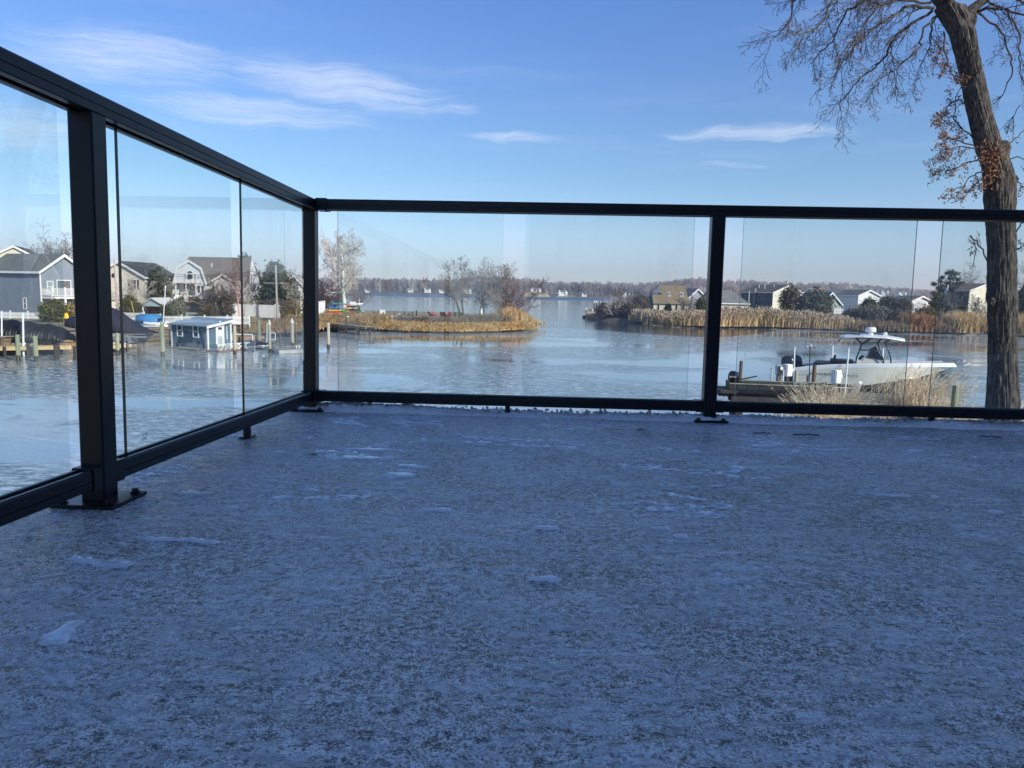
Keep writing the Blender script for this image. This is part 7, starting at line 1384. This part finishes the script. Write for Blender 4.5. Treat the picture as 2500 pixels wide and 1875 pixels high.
    q.build('cross_tube', paint_dk, rt)['kind'] = 'stuff'
    q = MB(); q.tube((3.95, 0, 3.15), (3.95, 0, 3.32), .17, .13, 12); q.tube((3.95, 0, 3.32), (3.95, 0, 3.36), .29, .31, 20); q.tube((3.95, 0, 3.36), (3.95, 0, 3.56), .31, .28, 20); q.tube((3.95, 0, 3.56), (3.95, 0, 3.60), .28, .20, 20); q.build('radar_dome', gelw, rt, True)
    q = MB(); q.box(4.6, 4.85, -.3, .05, 3.1, 3.22); q.tube((4.72, -.12, 3.2), (4.72, -.12, 3.34), .12, .09, 12); q.build('antenna_dome', gelw, rt)
    for y, c in ((-.8, .0), (-.55, .05)): q = MB(); q.pipe([(3.4, y, 3.16), (1.8, y - .05, 3.2), (.95 + c, y - .08, 3.17)], .016, 5); q.build('folded_outrigger', blk, rt)
    q = MB(); [q.tube((2.42 + .0 * i, -.62 + .31 * i, 2.92), (2.28, -.62 + .31 * i, 2.70), .03, .03, 6) for i in range(5)]; q.build('rod_holders', paint_dk, rt)['kind'] = 'stuff'
    q = MB(); q.pipe([(x, -(w_ - .1), z + .16) for x, w_, z in gun[17:25]], .016, 6)
    for x, w_, z in gun[17:25:2]: q.tube((x, -(w_ - .1), z + .04), (x, -(w_ - .1), z + .16), .014, .014, 5)
    q.build('bow_rail', galv, rt); q = MB(); xg, w_, z = gun[-1]; q.box(xg - .35, xg + .35, -.07, .07, z + .02, z + .10); q.tube((xg + .05, 0, z + .16), (xg + .55, 0, z + .06), .03, .03, 6); q.slab((xg + .35, -.18, z - .02), (xg + .62, -.05, z + .12), (xg + .62, .05, z + .12), (xg + .35, .18, z - .02), .04); q.tube((xg - .05, 0, z + .1), (xg + .12, 0, z + .24), .09, .05, 8); q.build('anchor', galv, rt)
    for y in (-.42, .42):
        outboard_motor(rt, -.35 + (.38 if y > 0 else 0), y, 1.02, 1.25, -8, cowl_m)
    q = MB()
    for x in (1.6, 5.3):
        q.box(x - .12, x + .12, -1.9, 1.9, -.62, -.38); 
    q.build('lift_beams', galv, rt)['kind'] = 'stuff'
    for y in (-.55, .55): q = MB(); q.box(.4, 6.2, y - .1, y + .1, -.37, -.22); q.build('bunk', wood_gr, rt)
    q = MB(); q.pipe([(2.55, -1.33, 1.45), (2.45, -1.42, 1.15), (2.2, -1.45, .75)], .015, 5); q.build('red_hose', mat('red_hose', (.55, .05, .04), .5), rt)
console_boat()
def jon_boat():
    Yd = 31; o = W(1776, 945, Yd); top = zat(1776, 932, Yd); L, w_, h = 4.1, 1.35, .40; rt = empty('jon_boat', (o.x, o.y, top - h), R(-9), 'weathered olive jon boat with black outboard resting on the near lift', 'boat')
    q = MB(); rings = []
    for k in range(9): t = k / 8; up = max(0, t - .7) ** 2 * 2.6; ww = w_ / 2 * (1 - .18 * max(0, t - .6) / .4); rings.append([(t * L, -ww, h + up * .25), (t * L, -ww * .96, h * .45 + up * .4), (t * L, -ww * .82, up * .75), (t * L, ww * .82, up * .75), (t * L, ww * .96, h * .45 + up * .4), (t * L, ww, h + up * .25)])
    q.loft(rings, closed=False); hu = q.build('hull', jon_m, rt); hu.modifiers.new('t', 'SOLIDIFY').thickness = .02
    q = MB(); q.add([rings[0][i] for i in range(6)], [(0, 1, 2, 3, 4, 5)]); q.build('transom', jon_m, rt)
    q = MB(); inn = [[(r[i][0] + .0, r[i][1] * .93, r[i][2] + .03) for i in (1, 2, 3, 4)] for r in rings]; q.loft(inn, closed=False); q.build('inner_hull', jon_i, rt)
    for side in (0, 5): q = MB(); q.pipe([Vector(r[side]) + Vector((0, 0, .01)) for r in rings], .028, 6); q.build('gunwale', jon_i, rt)
    for x, wd in ((.15, .45), (1.3, .35), (2.5, .35), (3.5, .55)): q = MB(); q.cbox(x, x + wd, -w_ * .45, w_ * .45, h * .62, h * .68, .006); q.build('bench_seat', jon_i, rt)
    q = MB()
    for x in np.arange(.3, 3.9, .45): q.box(x, x + .03, -w_ / 2 - .004, -w_ / 2 + .01, .10, h - .02)
    q.build('hull_ribs', jon_m, rt)['kind'] = 'stuff'
    q = MB(); q.cbox(-.35, .35, -.62, .62, -.02, .14, .02); q.cbox(-.42, 0, -.5, .5, -.16, -.03, .02); q.build('transom_step', jon_m, rt)
    om = outboard_motor(rt, -.08 + .3, -.15, h + .04, .78, 8, mat('gloss_black_cowl', (.006, .006, .008), .12, .05, 3, spec=.7), badge='MERCURY'); q = MB(); q.pipe([(.45, -.15, h + .12), (.85, -.15, h + .22), (1.15, -.15, h + .30)], .028, 7); q.pipe([(.5, -.1, h + .1), (.62, -.05, h + .02), (.7, 0, h - .1)], .012, 5); q.build('tiller', blk, om)
    q = MB(); q.box(1.7, 2.3, -.25, .2, h * .68, h * .78); q.build('folded_net', jon_m, rt)
    rg_ = random.Random(4); q = MB(); q.pipe([(2.9 + .25 * math.cos(a * .9) + rg_.gauss(0, .03), .25 * math.sin(a * .9), h * .75 + .012 * a) for a in range(16)], .022, 5); q.build('coiled_rope', wood_gr, rt)
    fr = empty('jon_boat_lift', (o.x, o.y, 0), R(-9), 'dark timber cradle and posts under the jon boat', 'boat lift')
    for y in (-.6, .55): q = MB(); q.box(.1, 4.6, y - .07, y + .07, top - h - .34, top - h - .13); q.build('bunk_beam', wood_dk, fr)
    for x in (.5, 1.55, 2.55, 3.4): q = MB(); q.box(x - .06, x + .06, -.95, .9, top - h - .44, top - h - .345); q.build('cross_bolt', wood_dk, fr)
    for x, y in ((.42, -.72), (.42, 1.0), (3.35, -.72), (3.95, -.6), (4.4, .9)): q = MB(); q.box(x - .14, x + .14, y - .14, y + .14, -.4, top - h - .35); q.build('lift_post', wood_dk, fr)
jon_boat()
GP = 'pilings around the near boat lifts'
piling('square topped brown piling behind the jon boat outboard', 1802, 1012, 881, 8.5, wood_br, Yd=33, group=GP); piling('tall dark brown piling in front of the fishing boat lettering', 1981, 1000, 891, 9.5, wood_br, Yd=36, group=GP); piling('short grey piling beside the dark brown piling', 1968, 1000, 916, 9, wood_gr, Yd=36.5, group=GP)
piling('light weathered piling under the fishing boat stern', 1938, 1000, 904, 9.5, wood_p, Yd=36, group=GP); piling('mossy green piling standing alone between the grass and the oak', 2327, 1010, 941, 15, wood_g, Yd=23.2, group=GP); piling('stub piling by the meter pedestal', 1908, 1000, 921, 5, wood_br, Yd=35, group=GP); piling('thin cut post beneath the stern of the jon boat frame', 1901, 1010, 972, 5, wood_p, Yd=30.5, group=GP)
NP = 'guide poles of the near boat lift'
pole('white pole standing before the fishing boat outboards', 1939, 950, 848, 37, .045, group=NP, px1=1940); pole('white pole behind the fishing boat seats', 2033, 900, 845, 47, .065, group=NP); pole('leaning white pole in front of the fishing boat console', 2063, 950, 852, 38, .05, group=NP, px1=2072); pole('white pole behind the console windows of the fishing boat', 2156, 880, 852, 47, .06, group=NP)
pole('thin dark pole carrying two lamp heads beside the fishing boat stern', 1978, 940, 846, 36, .028, paint_dk, head=True, group=NP); pole('short grey plastic pipe standing left of the meter', 1884, 945, 900, 35, .05, mat('grey_pvc', (.42, .46, .5), .5), group=NP)
pole('short white pipe right of the meter', 1913, 950, 905, 34.5, .035, pvc, group=NP)
def elec_box(name, label, px0, px1, py0, py1, Yd, m, post_m, depth=.28, meter=False, yaw=20):
    cx_ = (px0 + px1) / 2; o = W(cx_, py1, Yd); w_ = (px1 - px0) * Yd / F_PX; H = zat(cx_, py0, Yd) - o.z; rt = empty(name, (o.x, o.y, o.z), R(yaw), label, 'utility box', 'boxes serving the boat lifts')
    q = MB(); q.cbox(-w_ / 2, w_ / 2, -depth / 2, depth / 2, 0, H, .03); q.build('cabinet', m, rt); q = MB(); q.cbox(-w_ / 2 + .03, w_ / 2 - .03, -depth / 2 - .035, -depth / 2 - .001, .03, H - .03, .012); q.build('door', m, rt)
    if meter: q = MB(); q.box(-.11, .11, -depth / 2 - .08, -depth / 2 - .036, .02, H - .02); q.build('meter_panel', blk, rt); q = MB(); q.tube((0, -depth / 2 - .081, H * .72), (0, -depth / 2 - .14, H * .72), .085, .08, 14); q.build('meter_dial', white, rt)
    else: q = MB(); q.tube((w_ / 2, 0, H * .5), (w_ / 2 + .06, 0, H * .5), H * .28, H * .26, 16); q.build('motor_cover', m, rt)
    q = MB(); q.box(-.09, .09, -.07, .07, -o.z - .2, -.002); q.build('post', post_m, rt); return rt
elec_box('electric_meter', 'grey electric meter box on a post left of the fishing boat', 1893, 1910, 892, 914, 35, galv, wood_br, .2, True, 10); elec_box('lift_motor_box', 'white lift motor box nearest the fishing boat outboards', 1911, 1931, 889, 918, 35, gelw, wood_dk, .3, yaw=25); elec_box('lift_motor_box', 'white lift motor box amidships before the fishing boat hull', 2030, 2050, 903, 935, 36, gelw, wood_dk, .3, yaw=25)
# shore dock littered with frost, wooden offcuts and a paddle
dock('shore_dock', 'frosty grey dock half buried in the ornamental grass', W(1985, 972, 31), W(2230, 968, 31.5), 2.2, .95, wood_gr, piles=3)
o = W(2040, 962, 31); q = MB(); r_ = [(1.5 * math.cos(2 * math.pi * i / 24) * rng.uniform(.6, 1.1), .6 * math.sin(2 * math.pi * i / 24) * rng.uniform(.6, 1.1)) for i in range(24)]; q.loft([[(x, y, 0) for x, y in r_], [(x * .85, y * .8, .05) for x, y in r_]]); tag(q.build('frost_patch', snow_m, None, False, (o.x, o.y + .2, .951)), 'patch of snow on the shore dock behind the left grasses', 'snow')
o = W(2085, 958, 31); q = MB(); q.cbox(0, 2.6, 0, .28, 0, .09, .01); tag(q.build('timber_offcut', wood_y, None, False, (o.x + .4, 31.2, .951), R(5)), 'fresh yellow timber lying on the shore dock', 'timber')
pd = empty('paddle', tuple(W(2086, 962, 30.5)), 0, 'grey bladed paddle leaning upright in the grasses', 'paddle'); q = MB(); a = W(2098, 950, 30.5) - W(2086, 962, 30.5); b = W(2106, 932, 30.5) - W(2086, 962, 30.5)
q.loft([[(a.x * t + b.x * (t - .5) * 0 + (b.x) * t * .0 + x * w_, y * w_, b.z * t + 0) for x, y in ((-.16, 0), (0, -.03), (.16, 0), (0, .03))] for t, w_ in ((.1, .3), (.3, .8), (.6, 1), (.9, .8), (1.0, .2))]); q.build('blade', galv, pd); q = MB(); q.pipe([Vector((a.x * .6, 0, b.z * .45)), Vector((-.9, .1, .25))], .022, 6); q.build('shaft', white, pd)

def plume_clump(label, px, Yd, wpx, h, n, seed, zg, wind=(.55, -.1, 0), spread=None, leafy=1.0):
    rs = np.random.RandomState(seed); o = W(px, 990, Yd); wm = wpx * Yd / F_PX; rt = empty('ornamental_grass', (o.x, o.y, zg), 0, label, 'grass clump', 'feathery ornamental grasses on the near bank')
    pos = np.stack([rs.normal(0, wm * .22, n), rs.normal(0, wm * .16, n), np.zeros(n)], 1); hh = h * rs.uniform(.65, 1.08, n); out = pos / (wm * .4) * .28
    ld = out + rs.normal(0, .09, (n, 3)) + np.array(wind) * .22; ld[:, 2] = 1; ld /= np.linalg.norm(ld, axis=1, keepdims=True); bend = out * .7 + rs.normal(0, .12, (n, 3)) + np.array(wind) * .55; bend[:, 2] = 0
    K = 5; ts = np.linspace(0, 1, K + 1); C_ = np.stack([pos + ld * (hh * t)[:, None] + bend * (hh * t ** 2.4 * .42)[:, None] - np.array([0, 0, 1]) * (hh * t ** 3 * .10)[:, None] for t in ts], 1)
    P0 = C_[:, :-1].reshape(-1, 3); P1 = C_[:, 1:].reshape(-1, 3); r0 = np.tile(.0075 * (1 - ts[:-1] * .6), n); r1 = np.tile(.0075 * (1 - ts[1:] * .6), n); link('stems', seg_mesh('stems', P0, P1, r0, r1, 3), misc_m, rt)['kind'] = 'stuff'
    # feathery plume: fine barbs swept along each tip
    nb = 16; tip = C_[:, -1]; d = tip - C_[:, -2]; d /= np.linalg.norm(d, axis=1, keepdims=True); pl = rs.uniform(.16, .30, n); u = rs.rand(n, nb); base = tip[:, None] - d[:, None] * (pl[:, None] * u)[..., None]
    sp = rs.normal(0, 1, (n, nb, 3)) * .35 + np.array(wind) * .5; bd = (d[:, None] * .8 + sp); bd /= np.linalg.norm(bd, axis=2, keepdims=True); e = base + bd * (pl[:, None] * rs.uniform(.25, .5, (n, nb)))[..., None] + np.array([0, 0, -.015]); s2 = np.cross(bd, rs.normal(0, 1, (n, nb, 3))); s2 /= np.linalg.norm(s2, axis=2, keepdims=True); s2 *= .006
    V = np.stack([base - s2, base + s2, e], 2).reshape(-1, 3); link('plumes', np_mesh('plumes', V, [np.arange(len(V)).reshape(-1, 3)]), misc_p, rt)['kind'] = 'stuff'
    m = int(n * 2.2 * leafy); pos = np.stack([rs.normal(0, wm * .22, m), rs.normal(0, wm * .16, m), np.zeros(m)], 1); blades('leaves', None, pos, h * .75, .014, misc_m, .22, .45, 0, seed + 1, parent=rt, wind=wind)
for a in [('wispy tan grass spilling from under the jon boat', 1990, 27.5, 80, 1.7, 150, 1, .75, (-.35, -.2, 0)), ('dense drooping grass clump before the amidships motor box', 2062, 27, 85, 1.75, 190, 2, .8, (.1, -.2, 0)), ('pale grass clump low in front of the shore dock', 2015, 26, 90, 1.35, 150, 8, .85, (-.4, -.1, 0)),
          ('tall feathery grass below the fishing boat bow console', 2165, 27, 90, 2.0, 120, 3, .8), ('tallest plumed grass clump under the fishing boat bow', 2215, 26.5, 90, 2.45, 240, 4, .85), ('windswept grass clump between the bow and the mossy piling', 2255, 26, 90, 2.15, 240, 5, .9), ('low straw grass just left of the mossy piling', 2285, 24.5, 60, 1.4, 200, 6, 1.0), ('grass tuft right of the oak base', 2497, 22, 60, 1.5, 160, 7, 1.1)]: plume_clump(*a)
rs = np.random.RandomState(44)
for k, (x0, x1, y0, y1, n, h_, lab) in enumerate([(9.8, 18, 19, 26, 7000, .85, 'matted straw coloured grass on the near bank below the clumps'), (4.5, 9.5, 12, 20, 2500, .5, 'straw grass lower left on the near garden slope'), (12, 22, 17, 27, 5200, .7, 'straw grass around the oak and the mossy piling')]):
    P_ = np.stack([rs.uniform(x0, x1, n), rs.uniform(y0, y1, n), np.full(n, 1.0)], 1); blades('bank_straw', lab, P_, h_, .02, misc_m, .4, .7, 0, 200 + k)

# ---------------------------------------------------------------- the air
hz = MB(); hz.box(-1600, 2400, -70, 1800, -1.5, 62); ho = hz.build('haze', [bpy.data.materials.new('thin_haze')]); tag(ho, 'pale winter haze lying over the water and the far shore', None, None, 'stuff')
hm_ = ho.data.materials[0]; hm_.use_nodes = True; t = NT(hm_.node_tree); t.n.clear(); pv = t.new('ShaderNodeVolumePrincipled'); pv.inputs['Color'].default_value = (.80, .86, 1.0, 1); pv.inputs['Density'].default_value = .00030; pv.inputs['Anisotropy'].default_value = .2
o_ = t.new('ShaderNodeOutputMaterial'); t.l.new(pv.outputs[0], o_.inputs['Volume'])
